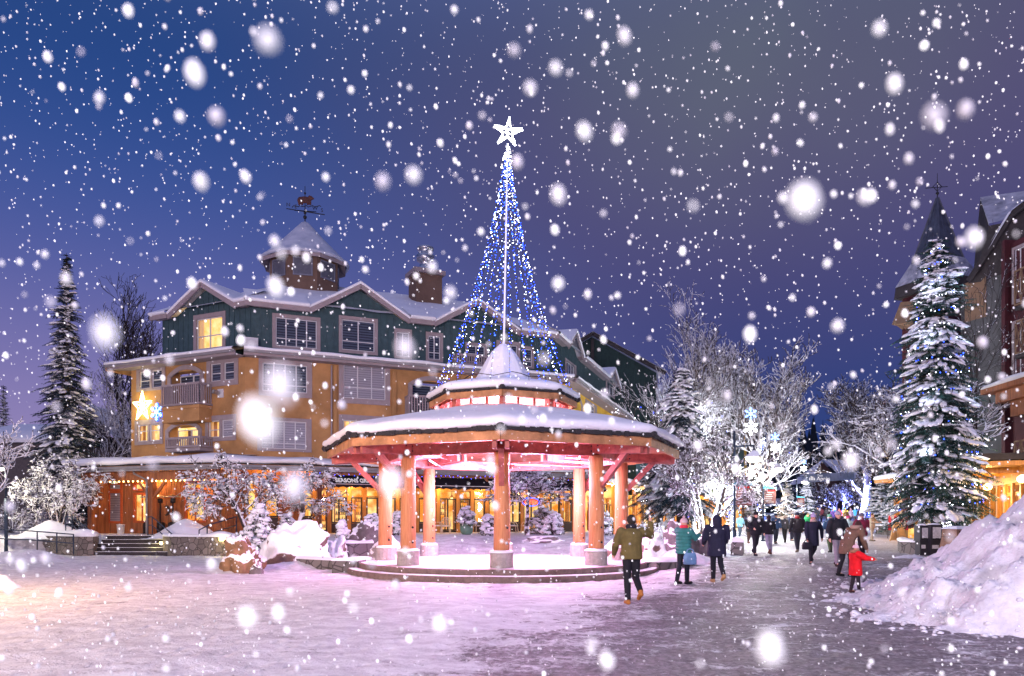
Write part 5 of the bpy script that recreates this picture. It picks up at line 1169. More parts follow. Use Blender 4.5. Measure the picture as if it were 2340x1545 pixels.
# houses at the far left
for (nm,x0,x1,Y,yt,ye,lab) in (('h',-40,120,58,950,1010,'low house with a broad blue snowy roof at the far left edge'),('h2',150,285,62,930,1000,'dark house with a snowy roof behind the left spruce')):
    h=thing('house',lab,'house',((x0+x1)/2/F*Y-CX/F*Y,Y,.9),'houses at the left')
    f=Fac(P2(x0,Y),P2(x1,Y)); zt=1.7+(1190-yt)/F*Y; ze=1.7+(1190-ye)/F*Y; m=MB(); f.box(m,0,f.L,0,5,.5,ze); obj('wall',m,cm((.10,.085,.085)),h)
    if nm=='h': obj('roof_snow',f.strip([(-.7,ze-.1),(-.8,ze+.1),(-.6,ze+.3),(2,lerp(ze,zt,.6)),(5,zt)],-.8,f.L+.8,.5,.06,2),M['snow'],h,True)
    else:
        m=MB(); m.add([f.pt(0,0,ze),f.pt(f.L,0,ze-1.5),f.pt(f.L*.42,0,zt)],[(0,1,2)]); obj('gable',m,cm((.035,.035,.05)),h)
        m=MB(); m.quad(f.pt(f.L*.42,-.5,zt+.2),f.pt(f.L+.8,-.5,ze-1.9),f.pt(f.L+.8,6,ze-1.9),f.pt(f.L*.42,6,zt+.2)); m.quad(f.pt(f.L*.42,-.5,zt+.2),f.pt(f.L*.42,6,zt+.2),f.pt(-.8,6,ze-.5),f.pt(-.8,-.5,ze-.5)); obj('roof_snow',m,M['snow'],h)
# ================================================================= building at the right
rb_=thing('right_building','dark burgundy and grey hotel with a pointed corner tower at the right edge','hotel',((2200-CX)/F*45,45,.4))
RW=Fac(P2(2196,45.4),P2(2312,42.4)); zt=1.7+(1190-640)/F*44; m=MB(); RW.wall(m,0,RW.L,4.3,zt,[]); obj('grey_wall',m,M['grey'],rb_)
q=RW.rect(2206,640,2254,730); m=MB(); RW.box(m,*q[:2],-.05,-.002,q[2],q[3]); obj('tan_panel',m,M['tan'],rb_)
# burgundy bay with lattice balconies
RB=Fac(P2(2309,42.2),P2(2420,39)); m=MB(); 
hb=[RB.rect(2316,560+170*i,2350,690+170*i) for i in range(3)]
RB.wall(m,0,RB.L,4.3,1.7+(1190-545)/F*41.5,[],.1); RB.box(m,-.25,.0,-.35,.3,5.2,1.7+(1190-545)/F*42); obj('burgundy_bay',m,M['burg'],rb_)
for (y0,y1,x0) in ((620,700,2318),(735,810,2320),(1008,1070,2318)):
    Yb=41.2 if y0<1000 else 37; f=Fac(P2(x0,Yb),P2(x0+120,Yb-4)); za_=1.7+(1190-y0)/F*Yb; zb_=1.7+(1190-y1)/F*Yb
    m=MB(); f.box(m,0,f.L,0,1.0,zb_-.25,zb_-.05); b=obj('balcony',m,M['darkroof'],rb_)
    m=MB(); f.box(m,0,f.L,-.03,.05,za_-.08,za_); f.box(m,0,f.L,-.03,.05,zb_,zb_+.07); u=0
    while u<f.L-.5:
        f.box(m,u,u+.06,-.03,.05,zb_+.07,za_-.08); m.bar(f.pt(u,.0,zb_+.05),f.pt(u+.55,.0,za_-.05),.05,.04); m.bar(f.pt(u,.012,za_-.05),f.pt(u+.55,.012,zb_+.05),.05,.04); u+=.55
    obj('lattice_railing',m,M['tan'],b)
for r_ in hb[:2]:
    window(RB,rb_,(r_[0],r_[1],r_[2],r_[3]),(r_[0]+.15,r_[1]-.15,r_[2]+.15,r_[3]-.15),2,.4,n=-.06)
# steep roofs
m=MB(); a=P(2212,648,44.8); b=P(2302,500,42.4); c=P(2360,455,40.8); d=P(2420,440,41)
m.add([a,P(2330,632,42.2),P(2480,640,41),d,c,b],[(0,1,2,3,4,5)]); obj('gable_wall',m,M['darkroof'],rb_)
m=MB(); m.bar(a+Vector((-.2,-.4,0)),b+Vector((0,-.4,.1)),.12,.35); m.bar(b+Vector((0,-.4,.1)),c+Vector((0,-.4,.1)),.12,.35); rk=obj('gable_rake',m,M['darkroof'],rb_)
m=MB()
for p_,q_ in ((a,b),(b,c),(c,d)):
    rows=[[p_.lerp(q_,t)+Vector((-.12*(1-n/4),-.55+n,.26+.05*noise.noise((t*5,n,2)))) for n in (0,.1,.22,.3)] for t in [i/8 for i in range(9)]]; m.grid(rows)
obj('gable_snow',m,M['snow'],rk,True)
m=MB(); e=[P(2240,456,48),P(2352,440,46.5),P(2352,492,42.5),P(2300,508,43.5),P(2260,516,44.5)]; m.add([v+Vector((0,0,.15)) for v in e],[(0,1,2,3,4)]); m.add([e[0]+Vector((0,0,.15)),e[4]+Vector((0,0,.15)),e[4],e[0]],[(0,1,2,3)]); obj('upper_roof_snow',m,mat('dim patchy roof snow',(.16,.17,.2),.7,col2=(.55,.57,.63),scale=.9),rb_)  # snow colour darkened in patches so this roof stays dim
m=MB(); m.add([e[0],e[4],P(2300,508,43.5),P(2300,700,44),P(2222,650,46)],[(0,1,2,3,4)]); obj('upper_gable',m,M['darkroof'],rb_)
# corner tower
tx,ty=(2142-CX)/F*50,50.0
def tq(r,z,a0=20): return [Vector((tx+r*math.cos(math.radians(a0+45+90*k)),ty+r*math.sin(math.radians(a0+45+90*k)),z)) for k in range(4)]
def frus(m,r0,z0,r1,z1):
    a,b=tq(r0,z0),tq(r1,z1); m.add(a+b,[(k,(k+1)%4,4+(k+1)%4,4+k) for k in range(4)]); return m
m=MB(); frus(m,2.1,3,2.1,17.6); obj('tower_wall',m,M['burg'],rb_)
m=MB(); frus(m,2.6,16.9,2.5,17.7); frus(m,2.1,16.9,2.6,16.9); tw=obj('tower_eave',m,M['darkroof'],rb_)
m=MB(); frus(m,2.55,17.7,1.6,19.2); obj('skirt_snow',m,mat('dim thin roof snow on slate',(.12,.13,.17),.7,col2=(.5,.52,.6),scale=1.5),tw)  # thin snow darkened so the skirt stays dim under the floods
m=MB(); frus(m,1.55,19.1,.06,23.45)
for k in range(4):
    a,b=tq(1.55,19.1)[k],tq(.06,23.45)[k]; m.bar(a,b,.1,.1)
    for f_ in (.33,.66): m.bar(tq(1.55,19.1)[k].lerp(tq(1.55,19.1)[(k+1)%4],f_),tq(.06,23.45)[k],.05,.05)
obj('spire',m,mat('slate spire',(.05,.06,.09),.5,var=.4,scale=2),tw)
m=MB(); f=Fac(P2(2040,51),P2(2095,49)); m.add([P(2038,742,51),P(2058,690,50.5),P(2098,688,49),P(2085,735,49)],[(0,1,2,3)]); 
m.add([P(2038,742,51),P(2085,735,49),P(2098,752,49.3),P(2060,748,50.6)],[(0,1,2,3)]); 
for i in range(5): m.bar(P(2044+9*i,738,50.8-.3*i),P(2064+8*i,752-i,50.2-.2*i),.1,.12)
obj('side_eave',m,M['tan'],tw)
m=MB(); f=Fac(P2(2062,51.5),P2(2100,49.5)); f.box(m,0,f.L,0,2,2,1.7+(1190-745)/F*50.5); obj('stair_bay',m,M['burg'],rb_)
v=thing('weathervane','thin dark arrow weathervane on the slate tower spire at right','weathervane',(tx,ty,23.4))
m=MB(); m.tube([(tx,ty,23.3),(tx,ty,25.1)],[.035,.015],6); m.ball((tx,ty,23.75),.11,8,6); m.bar((tx-.8,ty,24.1),(tx+.8,ty+.2,24.3),.035,.035)
for s in (0,1,2,3):
    a=PI/2*s; m.bar((tx+.3*math.cos(a),ty,24.2+.3*math.sin(a)),(tx+.3*math.cos(a+PI/2),ty,24.2+.3*math.sin(a+PI/2)),.035,.035)
obj('arrow',m,M['metal'],v)
# right ground floor
RS=Fac(P2(2228,43.6),P2(2360,33.0)); bl4=[RS.L*i/8 for i in range(9)]
storefront(RS,rb_,bl4,.42,3.5,doors=(1,),post='cedarlt',fm='cedarlt'); room_box(RS,.2,RS.L,.42,3.8,.4,2.6,M['room'],par=rb_,seed=20)
m=MB(); RS.box(m,-.6,RS.L,-1.9,.5,4.2,4.4); RS.box(m,-.6,RS.L,-2.0,-1.8,3.95,4.45); RS.box(m,-.3,RS.L,-.15,.15,3.78,4.2); ov=obj('overhang',m,M['cedarlt'],rb_)
m=MB(); RS.box(m,-.6,RS.L,-1.95,1.5,4.45,4.75); obj('overhang_fascia',m,M['darkroof'],ov)
for i in range(4):
    m=MB(); RS.box(m,.4+i*3,.6+i*3,-1.8,-.16,3.95,4.19); obj('joist',m,M['cedarlt'],ov)
for x,y in ((2257,1114),(2336,1096)):
    u,z=RS.hit(x,y,-1.0); z=min(z,3.95); m=MB(); m.lathe([(.05,.2),(.18,.1),(.2,0),(.14,-.1),(.02,-.14)],tuple(RS.pt(u,-1.0,z)),12); obj('soffit_lamp',m,M['lampwarm'],ov,True); lamp('soffit_light',RS.pt(u,-1.1,z-.3),160,(1,.62,.2),.12,rb_)
m=MB(); 
RN=Fac(P2(2052,53),P2(2232,43.8)); up=RN.hit(2112,1180)[0]
h1=(.6,up-.3,.5,3.4); RN.wall(m,0,RN.L,.3,4.4,[h1],.4); RN.box(m,RN.L-1.5,RN.L+.1,-.35,-.003,.3,4.4); obj('stone_front',m,M['pale'],rb_)
room_box(RN,.3,up,.45,3.8,.45,3.0,M['room2'],par=rb_,seed=31)
m=MB(); RN.box(m,-.6,RN.L,-1.4,.2,4.4,4.62); RN.box(m,0,.22,-.3,.1,.3,4.4); RN.box(m,up-.3,up-.1,-.3,-.004,.3,4.4); obj('canopy',m,M['cedarlt'],rb_); obj('canopy_snow',RN.strip([(-1.35,4.62),(-1.5,4.68),(-1.4,4.9),(-.5,5.1),(.5,5.3)],-.6,RN.L,.4,.05,6),M['snow'],rb_,True)
for t in (.2,.5,.8): lamp('canopy_light',RN.pt(RN.L*t,-.9,4.1),85,(1,.6,.2),.15,rb_)
# upper canopy with snow on the right edge
m=MB(); f=Fac(P2(2268,38),P2(2420,33)); zz=1.7+(1190-895)/F*37; f.box(m,0,f.L,-.6,2,zz,zz+.25); f.box(m,.6,f.L,-.2,2,zz-.55,zz); f.box(m,1.3,f.L,.1,2,zz-1.3,zz-.55); cp=obj('side_canopy',m,M['cedar'],rb_); obj('side_canopy_snow',f.strip([(-.55,zz+.25),(-.7,zz+.3),(-.65,zz+.45),(0,zz+.6),(2,zz+.9)],0,f.L,.3,.05,2),M['snow'],cp,True)
# ================================================================= street furniture
def lamp_post(label,px,pyb,Y,ytop,ylamp,group='street lamps with wayfinding boards',board=True,flake=True,side=1):
    p=P(px,pyb,Y); p.z=gz(p.x,p.y); zt=CH+(HY-ytop)/F*Y; zl=CH+(HY-ylamp)/F*Y
    t=thing('street_lamp',label,'street lamp',tuple(p),group)
    m=MB(); m.tube([p,p+Vector((0,0,1.0))],.10,10); m.tube([p+Vector((0,0,1.0)),Vector((p.x,p.y,zt))],[.065,.05],10); m.lathe([(.15,0),(.15,.08),(.1,.12)],p,12); obj('pole',m,M['pole'],t,True)
    m=MB(); m.tube([(p.x,p.y,zl+.55),(p.x+side*.9,p.y,zl+.6)],.035,8); m.tube([(p.x+side*.9,p.y,zl+.6),(p.x+side*.9,p.y,zl+.3)],.035,8); obj('arm',m,M['pole'],t,True)
    m=MB(); m.lathe([(.05,.38),(.14,.30),(.40,.10),(.43,.06),(.36,.055)],(p.x+side*.9,p.y,zl),18); hd=obj('lamp_head',m,M['snow'],t,True)
    m=MB(); m.lathe([(.36,.05),(.34,-.06),(.22,-.15),(.02,-.18)],(p.x+side*.9,p.y,zl),16); obj('lamp_glass',m,M['lampw'],hd,True)
    lamp('street_lamp_light',(p.x+side*.9,p.y-.1,zl-.5),420,(1,.93,.86),.3,t)
    if board:
        zb=CH+(HY-(pyb-100*30/Y*.86))/F*Y
        m=MB(); m.box(p.x+.08,p.x+.80,p.y-.03,p.y+.03,zb-.30,zb+.62); b=obj('wayfinding_board',m,M['signbrown'],t)
        m=MB()
        for i in range(6): m.box(p.x+.14,p.x+.14+R.uniform(.35,.58),p.y-.036,p.y-.031,zb-.22+i*.12,zb-.18+i*.12)
        obj('board_lines',m,M['paper'],b)
        m=MB(); m.box(p.x+.14,p.x+.74,p.y-.037,p.y-.0365,zb+.5,zb+.57); obj('board_stripe',m,M['red'],b)
        m=MB(); m.prism([(p.x-.02,p.y-.06,zb+.63),(p.x+.85,p.y-.06,zb+.63),(p.x+.85,p.y-.06,zb+.70),(p.x+.2,p.y-.06,zb+.83),(p.x-.02,p.y-.06,zb+.83)],(0,.12,0)); obj('board_cap',m,M['signblue'],t)
    if flake:
        for (dz,r,mt,nm,pt_) in ((.75,.34,M['starw'],'white_snowflake',.0),(1.42,.30,M['neonbw'],'blue_snowflake',.3)):
            m=MB(); c=Vector((p.x+side*.75,p.y,zl+.7+dz*.95)); flake_mesh(m,c,r,.016)
            obj(nm,m,mt,t)
    return t
def flake_mesh(m,c,r,th=.022):
    for k in range(6):
        a=PI/6+PI/3*k; d=Vector((math.cos(a),0,math.sin(a))); n=Vector((-d.z,0,d.x))
        m.tube([c,c+d*r],th,5)
        for f,l in ((.5,.30),(.78,.22)):
            for s in (-1,1): m.tube([c+d*r*f,c+d*r*(f+l*.6)+n*s*r*l*.75],th*.9,5)
        m.tube([c+d*r*.28,c+Vector((math.cos(a+PI/3),0,math.sin(a+PI/3)))*r*.28],th,5)
lamp_post('street lamp with white and blue snowflakes, nearest on the left of the street',1678,1216,34,985,1048)
lamp_post('street lamp with a wayfinding board, second along the street behind the first lamp',1744,1195,47,1065,1073)
lamp_post('third street lamp beside the dark banner, with small snowflakes',1820,1186,76,1085,1102,board=True)
lamp_post('tall street lamp beyond the crowd on the right of the street',1976,1183,80,1105,1118,board=False,flake=False,side=-1)
t=thing('street_lamp','single street lamp with a glowing head at the far left edge','street lamp',(P(14,1205,37)[:2]+(gz(-25,37),)))
b=t.location.copy(); m=MB(); m.tube([b,b+Vector((0,0,2.8))],.085,10); m.tube([b+Vector((0,0,2.8)),b+Vector((0,0,4.6))],.055,10); obj('pole',m,M['pole'],t,True); m=MB(); m.tube([b+Vector((0,0,4.55)),b+Vector((-.55,0,4.6))],.035,8); obj('arm',m,M['pole'],t,True)
m=MB(); m.lathe([(.05,.3),(.12,.22),(.42,.06),(.4,.02)],(b.x-.45,b.y,4.3+b.z),16); h=obj('lamp_head',m,M['steel'],t,True); m=MB(); m.lathe([(.36,.02),(.3,-.08),(.02,-.14)],(b.x-.45,b.y,4.3+b.z),14); obj('lamp_glass',m,M['lampw'],h,True); lamp('edge_lamp_light',(b.x-.4,b.y-.2,3.9+b.z),420,(1,.9,.62),.3,t)
# banner across the street
t=thing('street_banner','dark blue banner with pale lettering hung across the far street','banner',tuple(P(1910,1096,72)))
m=MB(); a=P(1846,1084,72);b=P(1952,1078,74); n=16; rows=[[],[]]
for i in range(n+1):
    q=a.lerp(b,i/n); rows[0].append(q+Vector((0,.05*math.sin(i),0))); rows[1].append(q+Vector((0,.08*math.sin(i+1),-.80)))
m.grid(rows); obj('banner_cloth',m,M['cloth'],t)
for tx_,x,y,s in (('Apres',1866,1098,.52),('Fest',1868,1089,.3)):
    if tx_=='Apres': tx_='Apr\u00e8s'
    tm=text_mesh(tx_,s*1.05,.004,'LEFT'); tm.xf(Matrix.Translation(P(x,y,71.8))@Matrix.Rotation(.35*0,4,'Z')@Matrix.Rotation(PI/2,4,'X')); obj('lettering',tm,M['lettering'],t)
m=MB()
q=P(1849,1094,71.8)
for i in range(4): m.box(q.x+i*.15,q.x+.1+i*.15,q.y-.02,q.y,q.z-.15,q.z+(.1,.25,.2,.08)[i])
obj('house_emblem',m,M['lettering'],t)
m=MB(); m.tube([P(1836,1083,72),a],.02,5); m.tube([b,P(1964,1077,74)],.02,5); obj('rope',m,M['metal'],t)
# newspaper boxes, bin, boards
def newsbox(label,px,Y,w,h,lean=0):
    p=P(px,1250,Y); p.z=gz(p.x,Y); t=thing('newspaper_box',label,'newspaper box',tuple(p),'newspaper boxes by the planter'); x,y,z=p
    m=MB(); m.box(x-w/2,x+w/2,y-.22,y+.25,z+.62,z+h); m.box(x-w/2+.03,x+w/2-.03,y-.17,y+.22,z+.05,z+.60); m.box(x-w/2-.03,x+w/2+.03,y-.25,y+.28,z,z+.05); m.box(x-w/2-.02,x+w/2+.02,y-.23,y+.26,z+.60,z+.63); obj('cabinet',m,M['box'],t)
    m=MB(); m.box(x-w/2+.08,x+w/2-.08,y-.226,y-.221,z+.72,z+h-.1); d=obj('display_window',m,M['paper'],t)
    m=MB(); 
    for a,b,c,e in ((x-w/2+.04,x+w/2-.04,z+h-.1,z+h-.06),(x-w/2+.04,x+w/2-.04,z+.68,z+.72)): m.box(a,b,y-.24,y-.222,c,e)
    m.box(x-.06,x+.06,y-.26,y-.222,z+.70,z+.73); obj('door_frame',m,M['metal'],d)
    m=MB(); m.box(x-w/2+.08,x+w/2-.15,y-.175,y-.171,z+.3,z+.45); obj('front_plate',m,M['paper'],t)
    m=MB(); m.ball((x,y,z+h),(w/2,.25,.06),12,6,amp=.1,zmin=z+h-.01); obj('snow_cap',m,M['snow'],t,True)
newsbox('left narrow dark newspaper box beside the stone planter',2107,30.6,.40,1.25); newsbox('right wider newspaper box next to the timber litter bin',2134,30.4,.50,1.28)
p=P(2192,1260,29.3); p.z=gz(p.x,p.y); x,y,z=p; t=thing('litter_bin','tapered timber clad litter bin with snow on its lid','litter bin',tuple(p))
m=MB(); m.loft([((x,y,z+.08),.56,.45),((x,y,z+.85),.47,.40)],4); m.xf(Matrix.Translation(p)@Matrix.Rotation(PI/4+.25,4,'Z')@Matrix.Translation(-p)); 
m=MB()
def slab(z0,z1,r0,r1,mi=0):
    c,s_=math.cos(.22),math.sin(.22); vs=[]
    for zz,r in ((z0,r0),(z1,r1)):
        for sx,sy in ((-1,-1),(1,-1),(1,1),(-1,1)): a,b=sx*r,sy*r*.8; vs.append((x+a*c-b*s_,y+a*s_+b*c,z+zz))
    m.add(vs,[(0,3,2,1),(4,5,6,7),(0,1,5,4),(1,2,6,5),(2,3,7,6),(3,0,4,7)],mi)
slab(.08,.80,.58,.47); slab(.82,1.12,.47,.45); obj('body',m,M['bin'],t)
m=MB(); slab(0,.08,.56,.56); slab(.80,.82,.485,.485); obj('base',m,M['darkframe'],t)
m=MB(); slab(1.12,1.2,.50,.42); slab(1.2,1.24,.42,.3); obj('snow_cap',m,M['snow'],t)
c,s_=math.cos(.22),math.sin(.22)
for k,a in enumerate((-.22,.2)):
    m=MB(); q=Vector((x+a*c+.38*s_,y+a*s_-.38*c,z+.97)); m.box(-.13,.13,-.02,.02,-.09,.09); m.xf(Matrix.Translation(q)@Matrix.Rotation(.22,4,'Z')); fl=obj('flap',m,M['darkframe'],t)
    m=MB(); m.box(-.07,.07,-.03,-.021,-.05,.05); m.xf(Matrix.Translation(q)@Matrix.Rotation(.22,4,'Z')); obj('flap_sign',m,M['paper'],fl)
for px,Y,lab in ((2052,47.5,'timber A-frame board standing left of the red clothes rack'),(2106,44,'timber A-frame board standing right of the red clothes rack')):
    p=P(px,1210,Y); p.z=gz(p.x,Y); t=thing('sign_board',lab,'sign board',tuple(p),'A-frame boards outside the right shop'); m=MB()
    for s in (-1,1):
        for e in (-.28,.28): m.bar(p+Vector((e+s*.3,e*.4,0)),p+Vector((e,e*.4,1.25)),.06,.06)
        m.bar(p+Vector((-.28+s*.2,-.11,.4)),p+Vector((.28+s*.2,.11,.4)),.05,.06); m.add([p+Vector((-.28+s*.28,-.11,.05)),p+Vector((.28+s*.28,.11,.05)),p+Vector((.28,.11,1.2)),p+Vector((-.28,-.11,1.2))],[(0,1,2,3)])
    obj('panel',m,M['aboard'],t)
q=RN.pt(1.9,-.7,0); z=gz(q.x,q.y); t=thing('clothes_rack','rack of red and white garments outside the stone shopfront','clothes rack',(q.x,q.y,z))
m=MB(); m.tube([q+Vector((-.8,.3,z)),q+Vector((-.8,.3,z+1.7)),q+Vector((.8,-.2,z+1.7)),q+Vector((.8,-.2,z))],.025,6); obj('rail',m,M['metal'],t)
for i in range(9):
    m=MB(); c_=q+Vector((-.7+i*.17,.27-i*.055,z)); m.loft([((c_.x,c_.y,z+.6+.1*(i%3)),.06,.2),((c_.x,c_.y,z+1.3),.05,.22),((c_.x,c_.y,z+1.62),.03,.08)],8); obj('garment',m,cm([(.5,.02,.03),(.55,.5,.48),(.4,.02,.05),(.1,.03,.04)][i%4]),t,True)
# wall star and snowflake decorations
u,z=A.hit(325,929,-.25); t=thing('star_decoration','dazzling warm white star decoration on the yellow wall','star decoration',tuple(A.pt(u,-.2,z)))
m=MB(); c_=A.pt(u,-.25,z); ex_=A.pt(1,0,0)-A.pt(0,0,0)
pts=[c_+ex_*(math.cos(PI/2+PI*i/5)*(.85 if i%2==0 else .36))+Vector((0,0,math.sin(PI/2+PI*i/5)*(.95 if i%2==0 else .36))) for i in range(10)]
for i in range(10):
    m.tube([pts[i],pts[(i+1)%10]],.035,5); m.tube([c_,pts[i]],.03,5)
    for f_ in (.25,.5,.75): m.ball(pts[i].lerp(pts[(i+1)%10],f_),.055,6,4); m.ball(c_.lerp(pts[i],f_),.055,6,4)
obj('light_frame',m,M['starwarm'],t); lamp('star_light',A.pt(u,-.9,z),120,(1,.82,.32),.4,t)
u,z=A.hit(356,941,-.2); t=thing('snowflake_decoration','small blue neon snowflake on the yellow wall beside the star','snowflake decoration',tuple(A.pt(u,-.15,z)))
m=MB(); flake_mesh(m,Vector((0,0,0)),.52,.028); m.xf(Matrix.Translation(A.pt(u,-.16,z))@Matrix.Rotation(math.atan2(A.d.y,A.d.x),4,'Z')); obj('light_tube',m,M['neonbw'],t); m=MB(); flake_mesh(m,Vector((0,.03,0)),.56,.04); m.xf(Matrix.Translation(A.pt(u,-.12,z))@Matrix.Rotation(math.atan2(A.d.y,A.d.x),4,'Z')); obj('blue_halo_tube',m,M['neonb'],t)
lamp('snowflake_light',A.pt(u,-.6,z),25,(.1,.2,1),.2,t)
# open sign in the restaurant window
u,z=BG.hit(1213,1147,-.3); t=thing('neon_sign','red and blue neon oval open sign in the restaurant window','neon sign',tuple(BG.pt(u,-.3,z)))
m=MB(); m.tube([BG.pt(u+.62*math.cos(2*PI*i/28),-.32,z+.27*math.sin(2*PI*i/28)) for i in range(29)],.03,6); obj('blue_oval',m,M['neonb'],t)
tm=text_mesh('OPEN',.38,.01,'CENTER',.008); tm.xf(Matrix.Translation(BG.pt(u,-.34,z-.13))@Matrix.Rotation(math.atan2(B.d.y,B.d.x),4,'Z')@Matrix.Rotation(PI/2,4,'X')); obj('lettering',tm,M['neonr'],t)
# patio heaters, bucket, chairs, planters
for i,(px,Y) in enumerate(((338,42.9),(366,42.6),(395,42.3))):
    p=P(px,1205,Y); p.z=T; t=thing('patio_heater',['patio heater nearest the lit porch door','patio heater in the middle of the porch row','patio heater beside the crescent moon wall'][i],'patio heater',tuple(p),'patio heaters on the porch')
    m=MB(); m.lathe([(.26,0),(.26,.6),(.2,.66),(.04,.68),(.04,1.75),(.13,1.78),(.15,2.0),(.05,2.05)],p,14); obj('stand',m,M['metal'],t,True); m=MB(); m.lathe([(.0,2.26),(.42,2.13),(.46,2.09),(.05,2.1)],p,18); obj('reflector',m,M['steel'],t,True)
p=P(276,1212,41.6); p.z=gz(p.x,p.y); t=thing('bucket','white plastic bucket standing by the porch wall','bucket',tuple(p)); m=MB(); m.lathe([(.17,0),(.21,.5),(.225,.5),(.225,.54),(.19,.54),(.15,.05)],p,16); obj('pail',m,M['bucket'],t,True); m=MB(); m.tube([p+Vector((.2*math.cos(a),-.1,.5-.15*math.sin(a))) for a in [PI*i/8 for i in range(9)]],.01,5); obj('handle',m,M['metal'],t)
ct=thing('garden_chair','cream lattice backed garden chair beside the green pot on the terrace','chair',(0,0,0),'chairs on the restaurant terrace')
m=MB(); m.box(-.25,.25,-.25,.25,.42,.46); obj('seat',m,M['resin'],ct,local=True)
m=MB(); n=10; arc=[(.27*math.cos(PI*i/n),.24,.48+.46*math.sin(PI*i/n)**.7) for i in range(n+1)]; m.tube([(.27,.24,.42)]+arc+[(-.27,.24,.42)],.022,6)
for i in range(-3,4): m.tube([(i*.07,.24,.46),(i*.07+.05,.25,.48+.43*math.cos(i*.4))],.010,5); m.tube([(i*.07,.245,.46),(i*.07-.05,.255,.48+.43*math.cos(i*.4))],.010,5)
obj('backrest',m,M['resin'],ct,True,local=True)
for sx in (-1,1):
    m=MB(); m.tube([(sx*.27,.24,.66),(sx*.3,-.1,.66),(sx*.27,-.24,.44)],.02,6); obj('armrest',m,M['resin'],ct,True,local=True)
    for sy in (-1,1): m=MB(); m.tube([(sx*.22,sy*.22,.43),(sx*.26,sy*.27,0)],.022,6); obj('leg',m,M['resin'],ct,True,local=True)
m=MB(); m.ball((0,-.02,.46),(.22,.2,.05),10,6,amp=.15,zmin=.455); obj('seat_snow',m,M['snow'],ct,True,local=True)
first=True
for px,Y,rz,lab in ((1018,41.3,PI+.2,'cream lattice backed garden chair beside the green pot on the terrace'),(1000,42.4,1.8,'pale chair turned sideways, left of the lattice chair'),(1172,43.5,1.3,'pale garden chair glowing under the lit window left of the small tree'),(1203,44.2,-1.2,'dim garden chair standing behind the small flat crowned tree'),(1088,43,2.4,'garden chair half hidden by the snowy shrub right of the green pot')):
    p=P(px,1218,Y); p.z=T
    if first: ct.location=p; ct.rotation_euler=(0,0,rz); first=False
    else: dup(ct,p,rz,lab)
# ================================================================= trees
def bare_tree(seed,H,spread,style='vase',levels=4,nl=(7,7,6,3),r0=.12,trunk_frac=.25,stems=1,tw=.011,lean=(0,0),sides=4,asym=None):
    """returns (trunk mesh, crown mesh) in local space, scaled to height H and crown width spread"""
    rr=random.Random(seed); tk=MB(); cr=MB(); tips=[]
    def grow(p,d,L,r,lev):
        n=max(3,5-lev//2) if lev<3 else 3
        pts=[p]; rad=[r]; q=p; dd=d
        for i in range(n):
            jit=Vector((rr.gauss(0,1),rr.gauss(0,1),rr.gauss(0,1)))*(.10+.05*lev)
            if style=='umbrella': up=Vector((0,0,.10 if lev<1 else -.05*(lev-.3)))
            elif style=='arch': up=Vector((0,0,.10 if i<n/2 else -.22))
            elif style=='broom': up=Vector((0,0,.20))
            else: up=Vector((0,0,.10))
            dd=(dd+jit+up).normalized(); q=q+dd*(L/n); pts.append(q); rad.append(max(tw,r*(1-.62*(i+1)/n)))
        (tk if lev==0 else cr).tube(pts,rad,8 if lev==0 else (5 if lev==1 else sides),cap=lev<2)
        if lev<levels:
            k=nl[lev] if lev<len(nl) else 3
            for j in range(k):
                t=lerp(trunk_frac if lev==0 else .18,1.0,(j+rr.random()*.8)/k)
                f=t*n; i=min(n-1,int(f)); b=pts[i].lerp(pts[i+1],f-i); ax=(pts[i+1]-pts[i]).normalized()
                perp=ax.cross(Vector((rr.gauss(0,1),rr.gauss(0,1),rr.gauss(0,.6)))).normalized()
                an={'vase':.62,'broom':.55,'umbrella':1.0,'arch':.62}[style]*(rr.uniform(.7,1.2))*(1.1 if lev else 1)
                nd=(ax*math.cos(an)+perp*math.sin(an)).normalized()
                grow(b,nd,L*rr.uniform(.50,.74)*(1.05-.42*t if lev==0 else 1-.35*t),max(tw,rad[i]*(.62 if lev else .6)),lev+1)
    for s in range(stems):
        a=2*PI*s/stems+rr.random(); d=Vector((math.cos(a)*.45,math.sin(a)*.45,1)).normalized() if stems>1 else Vector((lean[0],lean[1],1)).normalized()
        grow(Vector((0,0,-.05)),d,H*.62,r0*(1 if stems==1 else .7),0)
    zm=max(v[2] for v in cr.v); xs=sorted(v[0] for v in cr.v); wd=(xs[int(len(xs)*.985)]-xs[int(len(xs)*.015)]); sx=spread/wd; sz=H/zm
    if lean==(0,0):      # keep the crown balanced over its trunk
        hi=[v for v in cr.v if v[2]>zm*.45]; kx=sum(v[0]/v[2] for v in hi)/len(hi); ky=sum(v[1]/v[2] for v in hi)/len(hi)
        for m in (tk,cr): m.v=[(v[0]-kx*max(0,v[2]),v[1]-ky*max(0,v[2]),v[2]) for v in m.v]
    for m in (tk,cr): m.v=[(v[0]*sx,v[1]*sx,v[2]*sz) for v in m.v]
    return tk,cr
